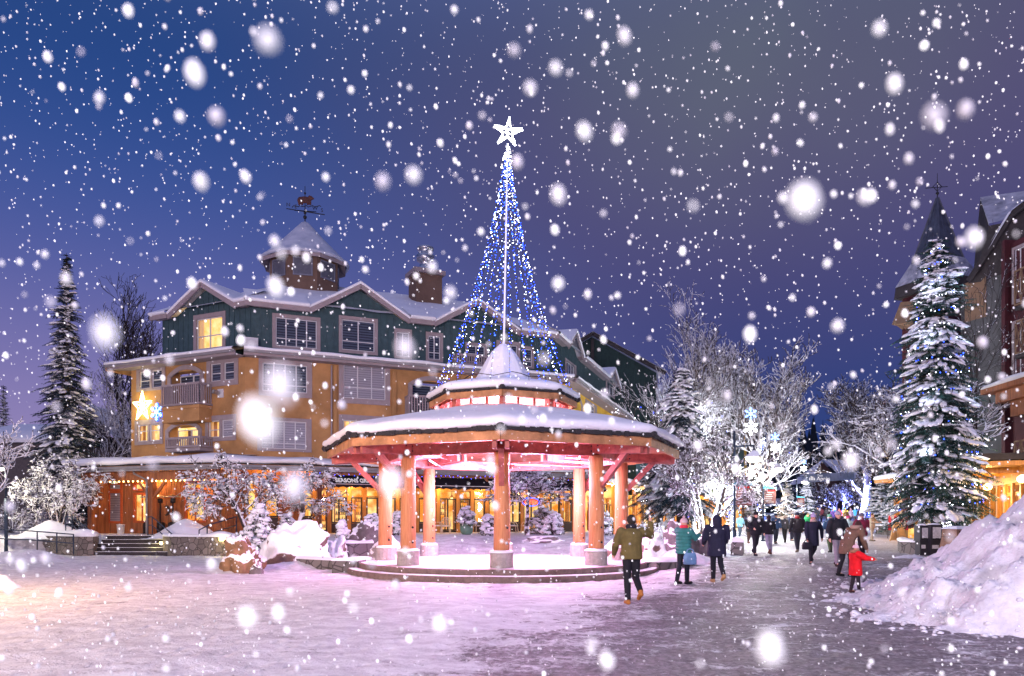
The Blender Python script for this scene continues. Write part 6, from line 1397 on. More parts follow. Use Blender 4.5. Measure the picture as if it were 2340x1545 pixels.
def place_tree(label,px,pyb,Y,ytop,spread_px,seed,group=None,barkm='bark',name='bare_tree',z=None,snowclump=0,lights=None,**k):
    p=P(px,pyb,Y); p.z=gz(p.x,p.y) if z is None else z
    H=CH+(HY-ytop)/F*Y-p.z; tk,cr=bare_tree(seed,H,spread_px/F*Y,**k)
    t=thing(name,label,'tree',tuple(p),group)
    obj('trunk',tk,M[barkm],t,local=True); obj('branches',cr,M[barkm],t,local=True)
    if snowclump:
        rr=random.Random(seed+5); m=MB(); f=cr.f
        for _ in range(snowclump):
            v=Vector(cr.v[rr.choice(f)[0]]); s=rr.uniform(.04,.10); m.ball(v+Vector((0,0,.02)),(s*1.5,s*1.3,s*.6),6,4)
        obj('snow_clumps',m,M['snow'],t,True,local=True)
    return t,tk,cr
def wrap_lights(label,t,cr,n,mt,seed,frac_h=1.0,r=.022,col=None,power=0,group=None,tk=None,coil=None,blue=.0):
    rr=random.Random(seed); L_=t.location; s=thing('light_string',label,'light string',tuple(L_),group)
    a=MB(); b=MB(); c=MB()
    if coil:
        (z0,z1,rad,turns)=coil; pts=[]
        tv=[Vector(v) for v in tk.v]
        N=int(turns*14)
        for i in range(N):
            t_=i/N; z=lerp(z0,z1,t_); near=[v for v in tv if abs(v.z-z)<.6] or tv
            cx=sum(v.x for v in near)/len(near); cy=sum(v.y for v in near)/len(near); an=2*PI*turns*t_; pts.append(Vector((cx+rad*math.cos(an),cy+rad*math.sin(an),z)))
        c.tube(pts,.008,3)
        for q in pts:
            (b if rr.random()<blue else a).ball(q+Vector((rr.gauss(0,.02),rr.gauss(0,.02),rr.gauss(0,.05))),r*rr.uniform(.7,1.2),5,4)
    if n:
        zm=max(v[2] for v in cr.v); vs=[v for v in cr.v if v[2]<zm*frac_h]
        for _ in range(n):
            q=Vector(rr.choice(vs)); (b if rr.random()<blue else a).ball(q,r*rr.uniform(.6,1.15),5,4)
    if c.v: obj('cable',c,M['metal'],s,local=True)
    if a.v: obj('white_bulbs',a,M['bulbw'] if mt=='w' else M['bulbwarm'],s,kind='stuff',local=True)
    if b.v: obj('blue_bulbs',b,M['bulbb'],s,kind='stuff',local=True)
    if power:
        for (dz,pw) in power: lamp('string_light',tuple(Vector(L_)+Vector((0,-.5,dz))),pw,col or (.8,.87,1),.35,s)
    return s
def conifer(seed,H,Rb,z0=.6,dens=1.0,droop=.30,snowp=.7,power=.85,sprays=1.0,tipw=1.0,column=0):
    rr=random.Random(seed); tk=MB(); nd=MB(); sn=MB()
    tk.tube([(0,0,-.1),(.02,0,H*.4),(0,.02,H*.8),(0,0,H)],[Rb*.09+.04,Rb*.06+.03,.04,.012],8)
    z=z0; ga=rr.random()*6
    def spray(p,d,L,w):
        """a flat feathery frond: midrib with many narrow side blades"""
        d=d.normalized(); sd=d.cross(Vector((0,0,1)))
        if sd.length<.1: sd=Vector((1,0,0))
        sd.normalize(); k=max(3,int(L/.10*sprays)); 
        for i in range(k):
            t=(i+.4)/k; b=p+d*L*t; l=w*(1-t*.75)*rr.uniform(.7,1.15)
            for s in (-1,1):
                e=b+(sd*s*.8+d*.65+Vector((0,0,-.38+rr.gauss(0,.18))))*l; o=d*(.055+.25*l*.25)
                nd.add([b-o*.6,b+o*.8,e],[(0,1,2)])
        nd.add([p,p+d*L+sd*.02,p+d*L-sd*.02],[(0,1,2)])
    while z<H*.985:
        t=z/H; Lm=Rb*((1-t)**power if not column else (1-t)**power*.6+.4*min(1,(1-t)*3.0)); k=max(5,int(rr.uniform(8,12)*dens*(1 if t<.8 else .8)))
        for j in range(k):
            ga+=2.4+rr.gauss(0,.3); L=Lm*rr.uniform(.62,1.18)*(1 if rr.random()>.1 else 1.2)+.08
            a=ga; pj=rr.gauss(0,.16); out=Vector((math.cos(a),math.sin(a),0)); n=max(3,int(L/.28)); pts=[Vector((0,0,z+rr.uniform(-.22,.22)))]; 
            for i in range(n):
                u=(i+1)/n; sl=(.16 if t<.75 else .55)+pj-droop*2.6*u+.34*u*u
                pts.append(pts[-1]+(out+Vector((rr.gauss(0,.10),rr.gauss(0,.10),sl+rr.gauss(0,.08))))*(L/n))
            tk.tube(pts,[max(.008,.022*(1-i/(n+1))+.01*Rb*.2) for i in range(n+1)],3,cap=False)
            for i in range(1,n+1):
                d=pts[i]-pts[i-1]; ww=(.20+.30*min(1,L/1.6))*tipw*(1-.45*i/n)
                spray(pts[i-1],d+Vector((0,0,-.02)),d.length*1.25,ww)
                if rr.random()<.8:
                    s=rr.choice((-1,1)); sdv=Vector((-out.y,out.x,0))*s; spray(pts[i],(out*.7+sdv*.9+Vector((0,0,-.30))),ww*1.5,ww*.6)
            if rr.random()<snowp and L>.22:
                i0=max(1,int(n*rr.uniform(.25,.75))); i1=min(n,i0+rr.randint(1,3))
                w0=min(.20,.06+.10*L)*rr.uniform(.7,1.2)*tipw; sdv=Vector((-out.y,out.x,0))
                for i in range(i0,i1+1):
                    dv=(pts[i]-pts[i-1]).normalized()
                    for _ in range(3):
                        q_=pts[i]-dv*rr.uniform(0,.22)+sdv*rr.gauss(0,w0*.9)+Vector((0,0,.03-abs(rr.gauss(0,.03)))); r_=w0*rr.uniform(.5,1.0)
                        bb=MB(); bb.ball((0,0,0),(r_*1.5,r_*.8,r_*.42),7,5,amp=.35,freq=1.6,seed=rr.random()*40); sn.add([q_+dv*v_[0]+sdv*v_[1]+Vector((0,0,1))*v_[2] for v_ in bb.v],bb.f)
        z+=(.20+.10*(1-t))*rr.uniform(.8,1.25)/max(.6,dens)*max(.75,min(1.6,Rb/1.8))
    return tk,nd,sn
def place_conifer(label,px,pyb,Y,ytop,hw_px,seed,group=None,nm='needle',z=None,name='conifer_tree',**k):
    p=P(px,pyb,Y); p.z=gz(p.x,p.y) if z is None else z
    H=CH+(HY-ytop)/F*Y-p.z; tk,nd,sn=conifer(seed,H,hw_px/F*Y,**k)
    t=thing(name,label,'tree',tuple(p),group); obj('trunk',tk,M['trunk'],t,local=True); obj('foliage',nd,M[nm],t,local=True); obj('snow_load',sn,M['snow'],t,True,local=True); return t,nd,H
# left side
place_conifer('tall spruce with drooping snowy boughs at the left of the restaurant',152,1200,46,578,92,3,z0=1.0,dens=1.35,power=.95,droop=.38,snowp=.42,nm='needledk')
place_tree('large bare tree rising behind the left end of the yellow hotel',312,1200,60,618,185,11,barkm='barkdk',style='broom',nl=(11,8,6,3),r0=.22,trunk_frac=.15,tw=.016)
place_tree('low spreading bare tree between the spruce and the yellow hotel',262,1200,54,800,150,12,barkm='bark',style='vase',nl=(8,7,6,3),tw=.015)
place_tree('small multi stemmed snowy bush tree on the left planter mound',135,1195,40.5,1030,180,13,style='umbrella',stems=4,nl=(6,6,5,2),r0=.07,tw=.014,trunk_frac=.35,snowclump=420)
place_tree('leaning snowy tree left of the restaurant steps boulder',585,1195,37,1030,215,14,style='umbrella',nl=(8,7,6,3),r0=.11,tw=.013,trunk_frac=.4,lean=(-.35,0),snowclump=280)
place_tree('snowy spreading tree in front of the awning left end',688,1195,38.5,1040,185,15,style='umbrella',nl=(7,6,6,3),r0=.10,tw=.013,trunk_frac=.45,snowclump=240)
place_tree('small flat crowned snowy tree behind the gazebo posts',1205,1212,38,1068,195,16,style='umbrella',nl=(8,6,6,3),r0=.06,tw=.013,trunk_frac=.6,snowclump=240,name='flat_crowned_tree')
place_tree('bare snowy branches reaching in from the left edge',-40,1200,33,950,190,17,style='vase',nl=(6,6,5,2),tw=.014,r0=.1)
place_conifer('distant small spruce at the far left horizon',8,1200,75,880,38,18,dens=.7,nm='needledk')
# right of the gazebo
place_conifer('snow laden dark spruce standing right of the gazebo roof',1556,1205,44,835,118,23,z0=2.4,dens=1.4,power=.72,droop=.5,snowp=.65,tipw=1.2,nm='needledk')
place_conifer('low wide spruce behind the gazebo right corner with hanging snowy boughs',1508,1205,47,985,78,24,z0=2.7,dens=.9,droop=.45,snowp=.85,tipw=1.1,power=.6)
tH,tkH,crH=place_tree('tallest bare tree right of the gazebo, dark top above white lit lower boughs',1590,1205,52,625,270,25,style='vase',nl=(13,8,6,3),r0=.24,trunk_frac=.15,tw=.016)
wrap_lights('added white lights brightening the lower boughs of the tallest bare tree',tH,crH,220,'w',9,.5,.022,tk=tkH,coil=(1,8,.3,18),power=((3.5,330),(6.5,330),(9.0,200)),blue=.2)  # string and its lamps added to brighten the boughs
tA,tkA,crA=place_tree('arching tree with glowing white wrapped trunks by the boulders',1618,1232,36,985,225,26,style='arch',stems=4,nl=(6,6,6,3),r0=.16,tw=.017,trunk_frac=.30)
wrap_lights('white light string wound round the arching tree trunks',tA,tkA,420,'w',1,.85,.020,power=((1.2,150),(2.6,170)),blue=.12)
tB,tkB,crB=place_tree('broad white lit bare tree in the middle of the left tree row',1738,1205,58,770,215,27,style='broom',nl=(11,8,6,3),r0=.2,tw=.018,trunk_frac=.2)
wrap_lights('blue and white lights wound round the trunk of the middle row tree',tB,tkB,160,'w',2,.7,.028,tk=tkB,coil=(.3,7.5,.24,26),power=((2.5,330),(6,330)),blue=.35)
tD,tkD,crD=place_tree('bare snowy tree behind the first street lamp on the left',1672,1205,64,800,150,28,style='broom',nl=(10,7,6,3),r0=.2,tw=.02)
wrap_lights('white lights on the tree behind the first street lamp',tD,tkD,150,'w',3,.8,.028,tk=tkD,coil=(.3,6,.25,20),power=((3,260),),blue=.2)
tE,tkE,crE=place_tree('smaller white lit tree at the far end of the left row',1795,1200,82,905,110,29,style='vase',nl=(9,7,6,3),r0=.2,tw=.022)
wrap_lights('lights on the smaller far tree of the left row',tE,tkE,110,'w',4,.8,.035,power=((3,260),),blue=.3)
# right row
tF,tkF,crF=place_tree('bare snowy tree with a blue glowing trunk on the right of the street',1966,1195,76,852,170,31,style='broom',nl=(11,8,6,3),r0=.22,tw=.02)
wrap_lights('blue lights wound round the trunk on the right of the street',tF,tkF,120,'w',5,.8,.03,tk=tkF,coil=(.3,5.8,.28,26),power=((2.5,160),(5,150)),col=(.25,.32,1),blue=.8)
place_tree('second bare tree of the right row with pinkish snowy twigs',2020,1195,66,880,150,32,style='vase',nl=(10,7,6,3),r0=.2,tw=.018)
tG,tkG,crG=place_tree('low tree covered in bright blue lights beyond the crowd',1921,1186,95,1085,100,33,style='arch',stems=3,nl=(7,6,5,3),r0=.2,tw=.03)
wrap_lights('dense blue lights on the low tree beyond the crowd',tG,tkG,420,'w',6,1,.055,power=((1.5,200),(3,200)),col=(.2,.25,1),blue=.72)
place_tree('bare tree with one long snowy limb behind the big lit spruce',2105,1200,38,840,330,34,style='vase',nl=(7,6,5,3),r0=.16,tw=.015,trunk_frac=.35)
place_tree('thin dark bare tree in front of the grey hotel wall',2236,1200,38,520,185,35,barkm='barkdk',style='vase',nl=(9,6,4,2),r0=.10,tw=.010,trunk_frac=.3)
tC,ndC,HC=place_conifer('big spruce draped in blue white lights in front of the right shops',2140,1205,33.5,548,112,36,z0=2.0,dens=1.45,power=.55,droop=.42,snowp=.5,tipw=1.15,column=0)
# its light string: a garland spiralling down the crown
s=thing('light_string','blue white light garland spiralling round the big right spruce','light string',tuple(tC.location)); a_=MB(); b_=MB(); c_=MB(); rr=random.Random(44)
RbC=118/F*33.5; pts=[]
for i in range(560):
    t=i/560; z=lerp(1.7,HC*.985,t); r=RbC*(1-z/HC)**.62*.80+.05; an=t*2*PI*17; q=Vector((math.cos(an)*r*(1+.12*math.sin(i*.9)),math.sin(an)*r*(1+.1*math.cos(i*.7)),z-.10*abs(math.sin(i*.31))))
    pts.append(q)
    if rr.random()<.8: (b_ if rr.random()<.42 else a_).ball(q+Vector((rr.gauss(0,.03),rr.gauss(0,.03),rr.gauss(0,.04))),rr.uniform(.014,.026),5,4)
c_.tube(pts,.007,3); obj('cable',c_,M['metal'],s,local=True); obj('white_bulbs',a_,M['bulbw'],s,kind='stuff',local=True); obj('blue_bulbs',b_,M['bulbb'],s,kind='stuff',local=True)
for z in (4.5,7,9.5,11.7):
    r=RbC*(1-z/HC)**.62
    for an in (-2.3,-.9): lamp('garland_light',tuple(Vector(tC.location)+Vector((math.cos(an)*(r+.35),math.sin(an)*(r+.35),z))),9,(.62,.75,1),.3,s)
m=MB()
q=Vector(P(2163,1205,33.2)); z0=gz(q.x,q.y); ts=thing('lit_post','short post wound with blue white lights beside the spruce trunk','lit post',(q.x,q.y,z0)); m.tube([(q.x,q.y,z0),(q.x+.05,q.y,z0+2.2)],.12,8); obj('post',m,M['trunk'],ts)
a_=MB()
for i in range(170):
    an=i*.55; a_.ball((q.x+.17*math.cos(an),q.y+.17*math.sin(an),z0+.1+i*.0125),R.uniform(.014,.024),5,4)
obj('bulbs',a_,M['bulbw'],ts,kind='stuff'); lamp('post_light',(q.x,q.y-.5,z0+1.2),25,(.6,.75,1),.2,ts)
place_conifer('dark round topped yew leaning against the big lit spruce',2178,1210,35,1060,42,37,z0=.8,dens=1.2,power=.4,droop=.1,snowp=.3)
# far trees along the street
for i,(px,Y,yt,hw,lab) in enumerate(((1800,70,1098,34,'pale snowy fir with light swags left of the banner'),(1842,88,1080,30,'dark fir under the left end of the banner'),(2015,62,1082,46,'snowy fir at the right of the far crowd'),(2050,58,1060,40,'snowy fir beside the stone shopfront corner'),(1722,78,1090,36,'snowy fir behind the second wayfinding board'),(1985,92,1105,30,'small pale fir beyond the right street lamp'))):
    place_conifer(lab,px,1200,Y,yt,hw,50+i,group='firs along the far street',dens=.8,z0=.5,snowp=.9,tipw=1.2)
s=thing('light_string','pale lights swagged low across the fir left of the banner','light string',tuple(P(1770,1165,66)),'swagged lights'); a_=MB(); 
for row in range(3):
    for i in range(40): a_.ball(P(1762+i*1.9,1150+row*12+5*math.sin(i*.21+row*1.3)+R.gauss(0,1.2),65+i*.05),R.uniform(.008,.022),5,4)
obj('bulbs',a_,M['bulbw'],s,kind='stuff')
# distant wooded hillside: one mass of far conifers
m=MB(); rr=random.Random(77)
for i in range(420):
    Y=rr.uniform(150,420); px=rr.uniform(1560,2330) if i<330 else rr.uniform(-300,150); x=(px-CX)/F*Y; base=-2+ (Y-150)*.12*(1 if px>1000 else .25)
    H=rr.uniform(13,26)*(1 if px>1000 else .7); z=base
    k=9; rows=[]
    for j in range(k):
        t=j/(k-1); r=H*.17*(1-t)*rr.uniform(.75,1.2)+.05
        for q in (0,1):
            rows.append([(x+math.cos(a)*r*(1 if q==0 else .62)*rr.uniform(.8,1.2),Y+math.sin(a)*r*(1 if q==0 else .62),z+H*t+(H*.06 if q else 0)) for a in [2*PI*n/8+rr.random()*.4 for n in range(8)]])
    m.grid(rows,close=True)
single('forest',m,M['forest'],'dark snowy forest on the hillside beyond the street','',(0,0,0),kind='stuff')
m=MB(); rows=[]
for j in range(14):
    Y=140+j*45
    rows.append([(x,Y,(gz(0,Y)-6)+max(0,(Y-140))*.13*sst(-120,120,x-40)*(.9+.3*noise.noise((x*.01,Y*.01,0)))) for x in [-800+40*i for i in range(41)]])
m.grid(rows); single('hill',m,M['hill'],'wooded hillside beyond the village','',(0,0,0),kind='structure',smooth=True)
# ================================================================= shrubs
def shrub(label,px,py,Y,w,h,seed,snow=.8,leaf='leaf',cone=False,twiggy=False,pot=None,z=None,group=None,name='shrub'):
    rr=random.Random(seed); p=P(px,py,Y); p.z=gz(p.x,p.y) if z is None else z; t=thing(name,label,'shrub',tuple(p),group)
    st=MB(); lf=MB(); sn=MB(); z0=.0
    if pot:
        m=MB(); m.lathe([(.22,0),(.32,.1),(.37,.35),(.34,.5),(.38,.52),(.37,.58),(.3,.56)],(0,0,0),18); obj('pot',m,M[pot],t,True,local=True); z0=.5
    n=int(34*w*h/.5)+14
    for i in range(min(n,150)):
        a=rr.random()*6.283; u=rr.random()**.5; v=rr.random()
        if cone: r=w/2*(1-v*.9)*u; z=z0+.08*h+v*h*.92
        else: th=math.acos(1-v*1.15); r=w/2*math.sin(min(PI/2,th))*(.6+.4*u); z=z0+h*(.12+.86*math.cos(th)*(.55+.45*u))*1.0; z=max(z0+.1,z)
        c=Vector((math.cos(a)*r,math.sin(a)*r,z)); st.tube([(c.x*.1,c.y*.1,z0),(c.x*.6,c.y*.6,lerp(z0,z,.6)),c],[.02,.012,.006],3,cap=False)
        if twiggy:
            for k in range(5):
                d=(c-Vector((0,0,z0))).normalized()+Vector((rr.gauss(0,.5),rr.gauss(0,.5),rr.gauss(0,.4))); st.tube([c,c+d.normalized()*rr.uniform(.1,.3)],[.008,.005],3,cap=False)
        else:
            for k in range(16):
                d=Vector((rr.gauss(0,1),rr.gauss(0,1),rr.gauss(0,.8))).normalized(); b=c+d*rr.uniform(.0,.12); e=b+d*rr.uniform(.06,.13)+Vector((0,0,-.02)); s=d.cross(Vector((rr.gauss(0,1),rr.gauss(0,1),1))).normalized()*rr.uniform(.018,.035)
                lf.add([b,b.lerp(e,.5)+s,e,b.lerp(e,.5)-s],[(0,1,2,3)])
        if rr.random()<snow:
            s=rr.uniform(.07,.16)*(.5 if twiggy else 1); sn.ball(c+Vector((0,0,.05)),(s*1.15,s*1.15,s*.62),8,5,amp=.3,seed=i)
    obj('stems',st,M['bark'],t,local=True)
    if lf.v: obj('leaves',lf,M['leaf'],t,local=True)
    if sn.v: obj('snow_cap',sn,M['snow'],t,True,local=True)
    return t
shrub('tall snow capped conical shrub left of the big white boulder',592,1215,31.5,1.9,2.0,1,.95,cone=True,z=.35,name='conical_shrub')
shrub('low round snowy shrub at the foot of the conical shrub',556,1218,31.3,1.3,.9,2,.8,z=.35)
shrub('snowy potted conifer shrub in front of the bottle shelf window',782,1222,33.5,1.0,1.35,3,.85,cone=True)
shrub('snow topped shrub in front of the dark awning window',848,1215,37,.95,1.1,4,.95)
shrub('small snowy round shrub on the terrace left of the first gazebo post',655,1205,38,.8,1.1,5,.95)
shrub('dark shrub with heavy snow lumps between the two left posts',905,1222,38,1.0,1.3,6,.9)
shrub('snow crowned shrub in the green glazed pot behind the gazebo',1066,1222,40,1.0,.95,7,.9,pot='pot',name='potted_shrub')
shrub('snow covered shrub just left of the front gazebo post',1118,1220,38,.9,1.1,8,.95)
shrub('large dark evergreen shrub right of the flat crowned tree',1240,1222,40,1.5,1.5,9,.6)
shrub('snowy shrub leaning against the dark evergreen shrub',1264,1222,38.5,1.1,1.2,10,1.0)
shrub('snowy shrub between the right hand gazebo posts',1378,1222,38,.9,1.3,11,.9)
shrub('twiggy frosted hedge in front of the yellow shopfront',1478,1216,37,2.2,.9,12,.6,twiggy=True,name='twiggy_shrub')
shrub('twiggy frosted shrub between the hedge and the arching tree',1532,1214,38,1.6,.8,13,.6,twiggy=True,name='twiggy_shrub')
shrub('snow dusted laurel shrub behind the litter bin',2245,1240,32,2.0,1.35,14,.75,z=.3)
shrub('snowy yellowish hedge at the far left behind the railing',30,1195,44,3.2,1.9,15,.7,twiggy=True,name='twiggy_shrub')
shrub('second yellowish frosted hedge at the left below the spruce',95,1200,43,2.6,1.3,16,.7,twiggy=True,name='twiggy_shrub')
shrub('frosted brown shrub under the second wayfinding board',1722,1206,54,2.4,1.2,17,.6,twiggy=True,name='twiggy_shrub')
# ================================================================= boulders, walls, steps, snow mounds
def boulder(label,x0,x1,ytop,ybot,Y,seed,mt,depth=None,amp=.35,z=None,col=1,name='boulder',sq=.0,tilt=0):
    xm=(x0+x1)/2; p=P(xm,ybot,Y); zb=(gz(p.x,p.y) if z is None else z); w=(x1-x0)/F*Y; h=CH+(HY-ytop)/F*Y-zb; d=(depth or w*.75)
    m=MB(); n,k=40,26; rows=[]
    for i in range(k+1):
        th=PI*.56*i/k; row=[]
        for j in range(n):
            ph=2*PI*j/n; v=Vector((math.sin(th)*math.cos(ph),math.sin(th)*math.sin(ph),math.cos(th)))
            f=1+amp*noise.fractal((v.x*1.3+seed,v.y*1.3,v.z*1.3-seed),.75,2.1,5)
            # flat fractured facets
            g=noise.cell(((v.x*1.6+seed),(v.y*1.6),(v.z*1.6)))*.10
            f+=g; row.append((v.x*w/2*f*(1+sq*abs(v.z)),v.y*d/2*f,max(-.25,v.z*h*f*.95+v.x*tilt)))
        rows.append(row)
    m.grid(list(reversed(rows)),close=True); zt=max(v[2] for v in m.v); m.v=[(a,b,c*h/zt) for a,b,c in m.v]
    xs=[v[0] for v in m.v]; s=w/(max(xs)-min(xs)); m.v=[(a*s,b,c) for a,b,c in m.v]
    m.xf(Matrix.Translation((p.x,p.y+d*.3,zb))); return single(name,m,M[mt],label,'boulder',(p.x,p.y+d*.3,zb),smooth=True)
boulder('brown jagged boulder lit orange, in front of the white boulder',494,604,1222,1312,24.2,3,'rockbr',amp=.45)
boulder('huge boulder plastered with snow, largest on the plaza',572,748,1187,1292,27.5,8,'rocksn',amp=.3)
boulder('speckled pink granite boulder at the left gazebo post',822,952,1222,1292,26.6,5,'rockpk',amp=.22,depth=1.6)
boulder('tall grey boulder behind the woman in teal coat',1508,1608,1186,1262,28.5,11,'rockgr',amp=.3,sq=.15)
boulder('grey boulder behind the hooded parka with a snowy top',1590,1668,1208,1262,30,14,'rockgr',amp=.35)
boulder('snow buried boulder right of the gazebo platform',1452,1530,1218,1278,26.5,17,'rocksn',amp=.3)
boulder('dark wedge rock left of the gazebo in the terrace bank',790,868,1186,1240,33.5,21,'rockgr',amp=.25)
boulder('low snow covered rock in the bank left of the pink granite',745,800,1222,1250,30.5,25,'rocksn',amp=.3)
boulder('small rounded rock emerging at the foot of the brown boulder',566,600,1288,1313,23.6,28,'rockgr',amp=.2)
boulder('flat dark rock lying in the snow slope behind the gazebo',1190,1290,1224,1236,35,31,'rockgr',amp=.25,depth=.7)
boulder('snowy rock by the right gazebo posts',1375,1425,1228,1268,28.5,34,'rocksn',amp=.3)
def stone_wall(label,pts,h,th,mt='stonesnow',snow=.16,z=None,name='stone_wall'):
    """low rubble wall following points (x,y)"""
    pts=[Vector(p) for p in pts]; o=pts[len(pts)//2]; zb=gz(o.x,o.y) if z is None else z
    t=thing(name,label,'stone wall',(o.x,o.y,zb)); m=MB(); sn=MB(); A_=[];S_2=[]
    seg=[]
    for a,b in zip(pts,pts[1:]):
        n=max(2,int((b-a).length/.18)); seg+=[a.lerp(b,i/n) for i in range(n)]
    seg.append(pts[-1])
    for i,p in enumerate(seg):
        d=(seg[min(i+1,len(seg)-1)]-seg[max(i-1,0)]).normalized(); nn=Vector((-d.y,d.x)); r=[]
        for s,zz in ((-1,-.25),(-1,h*.33),(-1,h*.66),(-1,h),(1,h),(1,h*.5),(1,-.25)):
            q=p+nn*s*th/2; e=.05*noise.noise((q.x*3.1,q.y*3.1,zz*4)); q2=q+nn*e; r.append((q2.x,q2.y,zb+zz+(.03*noise.noise((q.x*2,q.y*2,5)) if zz==h else 0)))
        A_.append(r)
        r=[]
        for s,zz in ((-.6,.0),(-.56,.5),(-.3,.9),(0,1.05),(.3,.9),(.56,.5),(.6,0)):
            q=p+nn*s*th; r.append((q.x,q.y,zb+h-.02+zz*snow*(.8+.7*noise.noise((q.x*.9,q.y*.9,2)))))
        S_2.append(r)
    m.grid(A_); m.add([A_[0][i] for i in range(7)],[tuple(range(7))]); m.add([A_[-1][i] for i in range(7)],[tuple(reversed(range(7)))])
    obj('masonry',m,M[mt],t)
    if snow: sn.grid(S_2); sn.add(S_2[0],[tuple(range(7))]); sn.add(S_2[-1],[tuple(reversed(range(7)))]); obj('snow_cap',sn,M['snow'],t,True)
    return t
g2=lambda px,Y:((px-CX)/F*Y,Y)
stone_wall('curved rubble stone planter wall left of the entrance steps',[g2(84,39.5),g2(110,38),g2(150,36.9),g2(185,36.2),g2(208,36.1),g2(214,37.6)],.95,.45,'stone',.28,z=0)
stone_wall('rubble stone planter wall right of the entrance steps',[g2(386,38),g2(384,36.6),g2(400,36.1),g2(450,35.8),g2(495,35.5),g2(540,35.4)],.95,.45,'stone',.22,z=0)
stone_wall('low dry stone wall at the left edge of the gazebo platform',[g2(690,26.8),g2(740,26.0),g2(800,25.3),g2(842,25.0)],.36,.5,'stonesnow',.14,z=0)
stone_wall('square stone wall end against the left of the gazebo steps',[g2(768,24.4),g2(828,24.2)],.42,.6,'stonesnow',.10,z=0)
stone_wall('low stone wall right of the gazebo platform by the path',[g2(1462,24.8),g2(1500,24.4),g2(1545,24.6),g2(1572,25.4)],.34,.5,'stonesnow',.14,z=.03)
stone_wall('low stone terrace wall in the snow bank left of the gazebo',[g2(745,31.4),g2(800,31.2),g2(850,31.6)],.42,.5,'stonesnow',.18,z=.35)
stone_wall('stone planter wall behind the lamp post on the left street edge',[g2(1640,40),g2(1672,36),g2(1686,33.4),g2(1684,31.4)],.5,.5,'stonesnow',.22,z=.3)
stone_wall('curved stone planter wall behind the newspaper boxes',[g2(2150,32),g2(2105,31.4),g2(2070,32.5),g2(2062,35)],.52,.4,'stonesnow',.2,z=.28)
stone_wall('dark stone wall end on the far right of the street',[g2(2010,60),g2(2060,56)],.8,.6,'stonesnow',.2,z=.5)
m=MB(); p=g2(300,36.5); t=thing('entrance_steps','dark stone entrance steps leading up to the lit porch','steps',(p[0],p[1],0))
xa,xb=(208-CX)/F*36.3,(386-CX)/F*36.3
for i in range(5):
    m=MB(); m.box(xa,xb,36.15+i*.36,38.4,i*.19-.1 if i==0 else i*.19+.002,(i+1)*.19); s=obj('step',m,M['darkroof'],t); q=MB(); q.box(xa,xb,36.13+i*.36,36.17+i*.36,(i+1)*.19-.008,(i+1)*.19+.006); obj('nosing',q,M['snow'],s)
m=MB(); m.box(xa,xb,37.95,42.5,.951,.958); obj('landing',m,M['concrete'],t)
for x in (372,): 
    q=P(x,1241,36.7); m=MB(); m.box(q.x-.14,q.x+.14,q.y-.04,q.y+.03,q.z-.06,q.z+.06); obj('step_light',m,M['lampwarm'],t); lamp('step_light',(q.x-.3,q.y-.35,q.z),14,(1,.85,.35),.08,t)
q=P(508,1232,35.1); m=MB(); m.box(-.13,.13,-.05,.05,-.09,.09); m.xf(Matrix.Translation(q)); wl_=single('wall_light',m,M['lampwarm'],'small glowing light set in the stone wall right of the steps','wall light',tuple(q)); lamp('wall_light_lamp',(q.x,q.y-.4,q.z-.1),14,(1,.85,.35),.08)
def railing_(label,pts,posts,h=.95):
    """two rail handrail along 3D ground points"""
    pts=[Vector(p) for p in pts]; t=thing('handrail',label,'handrail',tuple(pts[0])); m=MB(); m.tube([p+Vector((0,0,h)) for p in pts]+[pts[-1]+Vector((0,-.05,h-.3))],.03,8); obj('top_rail',m,M['pole'],t,True)
    m=MB(); m.tube([p+Vector((0,0,h*.55)) for p in pts],.025,8); obj('lower_rail',m,M['pole'],t,True)
    for f in posts:
        k=min(len(pts)-2,int(f*(len(pts)-1))); q=pts[k].lerp(pts[k+1],f*(len(pts)-1)-k); m=MB(); m.tube([q,q+Vector((0,0,h))],.028,8); obj('post',m,M['pole'],t,True)
v=lambda px,Y,z: ((px-CX)/F*Y,Y,z)
railing_('long dark handrail running from the left edge along the stone planter',[v(-30,35.5,.35),v(60,35.2,.28),v(110,35.2,.2),v(168,35.3,.1)],(0,.5,.78,1))
railing_('sloping handrail on the left side of the entrance steps',[v(150,38.2,.95),v(165,38.2,.95),v(213,36.1,.15)],(0,.5,1))
railing_('sloping handrail on the right side of the entrance steps',[v(338,38.2,.95),v(348,38.1,.95),v(392,36.0,.12)],(0,.5,1))
railing_('dark handrail rising to the right behind the brown boulder',[v(455,35.8,.3),v(478,36.2,.55),v(540,37.4,.95)],(0,.4,1))
railing_('dark handrail at the right end of the terrace',[v(1378,40,.95),v(1392,40,.95),v(1400,39,.7)],(0,1))
def mound(label,px,Y,w,d,h,seed,z=None,name='snow_mound',mt='snow',amp=.3):
    x=(px-CX)/F*Y; zb=gz(x,Y) if z is None else z; m=MB(); rows=[]
    for i in range(15):
        r=i/14; rows.append([(x+math.cos(a)*w/2*r,Y+math.sin(a)*d/2*r,zb-.08+h*(math.cos(r*PI)*.5+.5)*(1+amp*noise.noise((math.cos(a)*r*2+seed,math.sin(a)*r*2,seed)))+.05*noise.noise((math.cos(a)*r*9,math.sin(a)*r*9,seed))) for a in [2*PI*j/36 for j in range(36)]])
    m.grid(rows,close=True); return single(name,m,M[mt],label,'snow mound',(x,Y,zb),smooth=True)
mound('smooth snow mound on the planter below the left bush tree',118,38.6,4.6,2.6,.95,1,z=.85)
mound('snow mound on the planter right of the entrance steps',425,38.3,4.6,3.2,.95,2,z=.85)
mound('low snow heap at the left edge of the plaza',-5,18.5,1.5,1.6,.42,3)
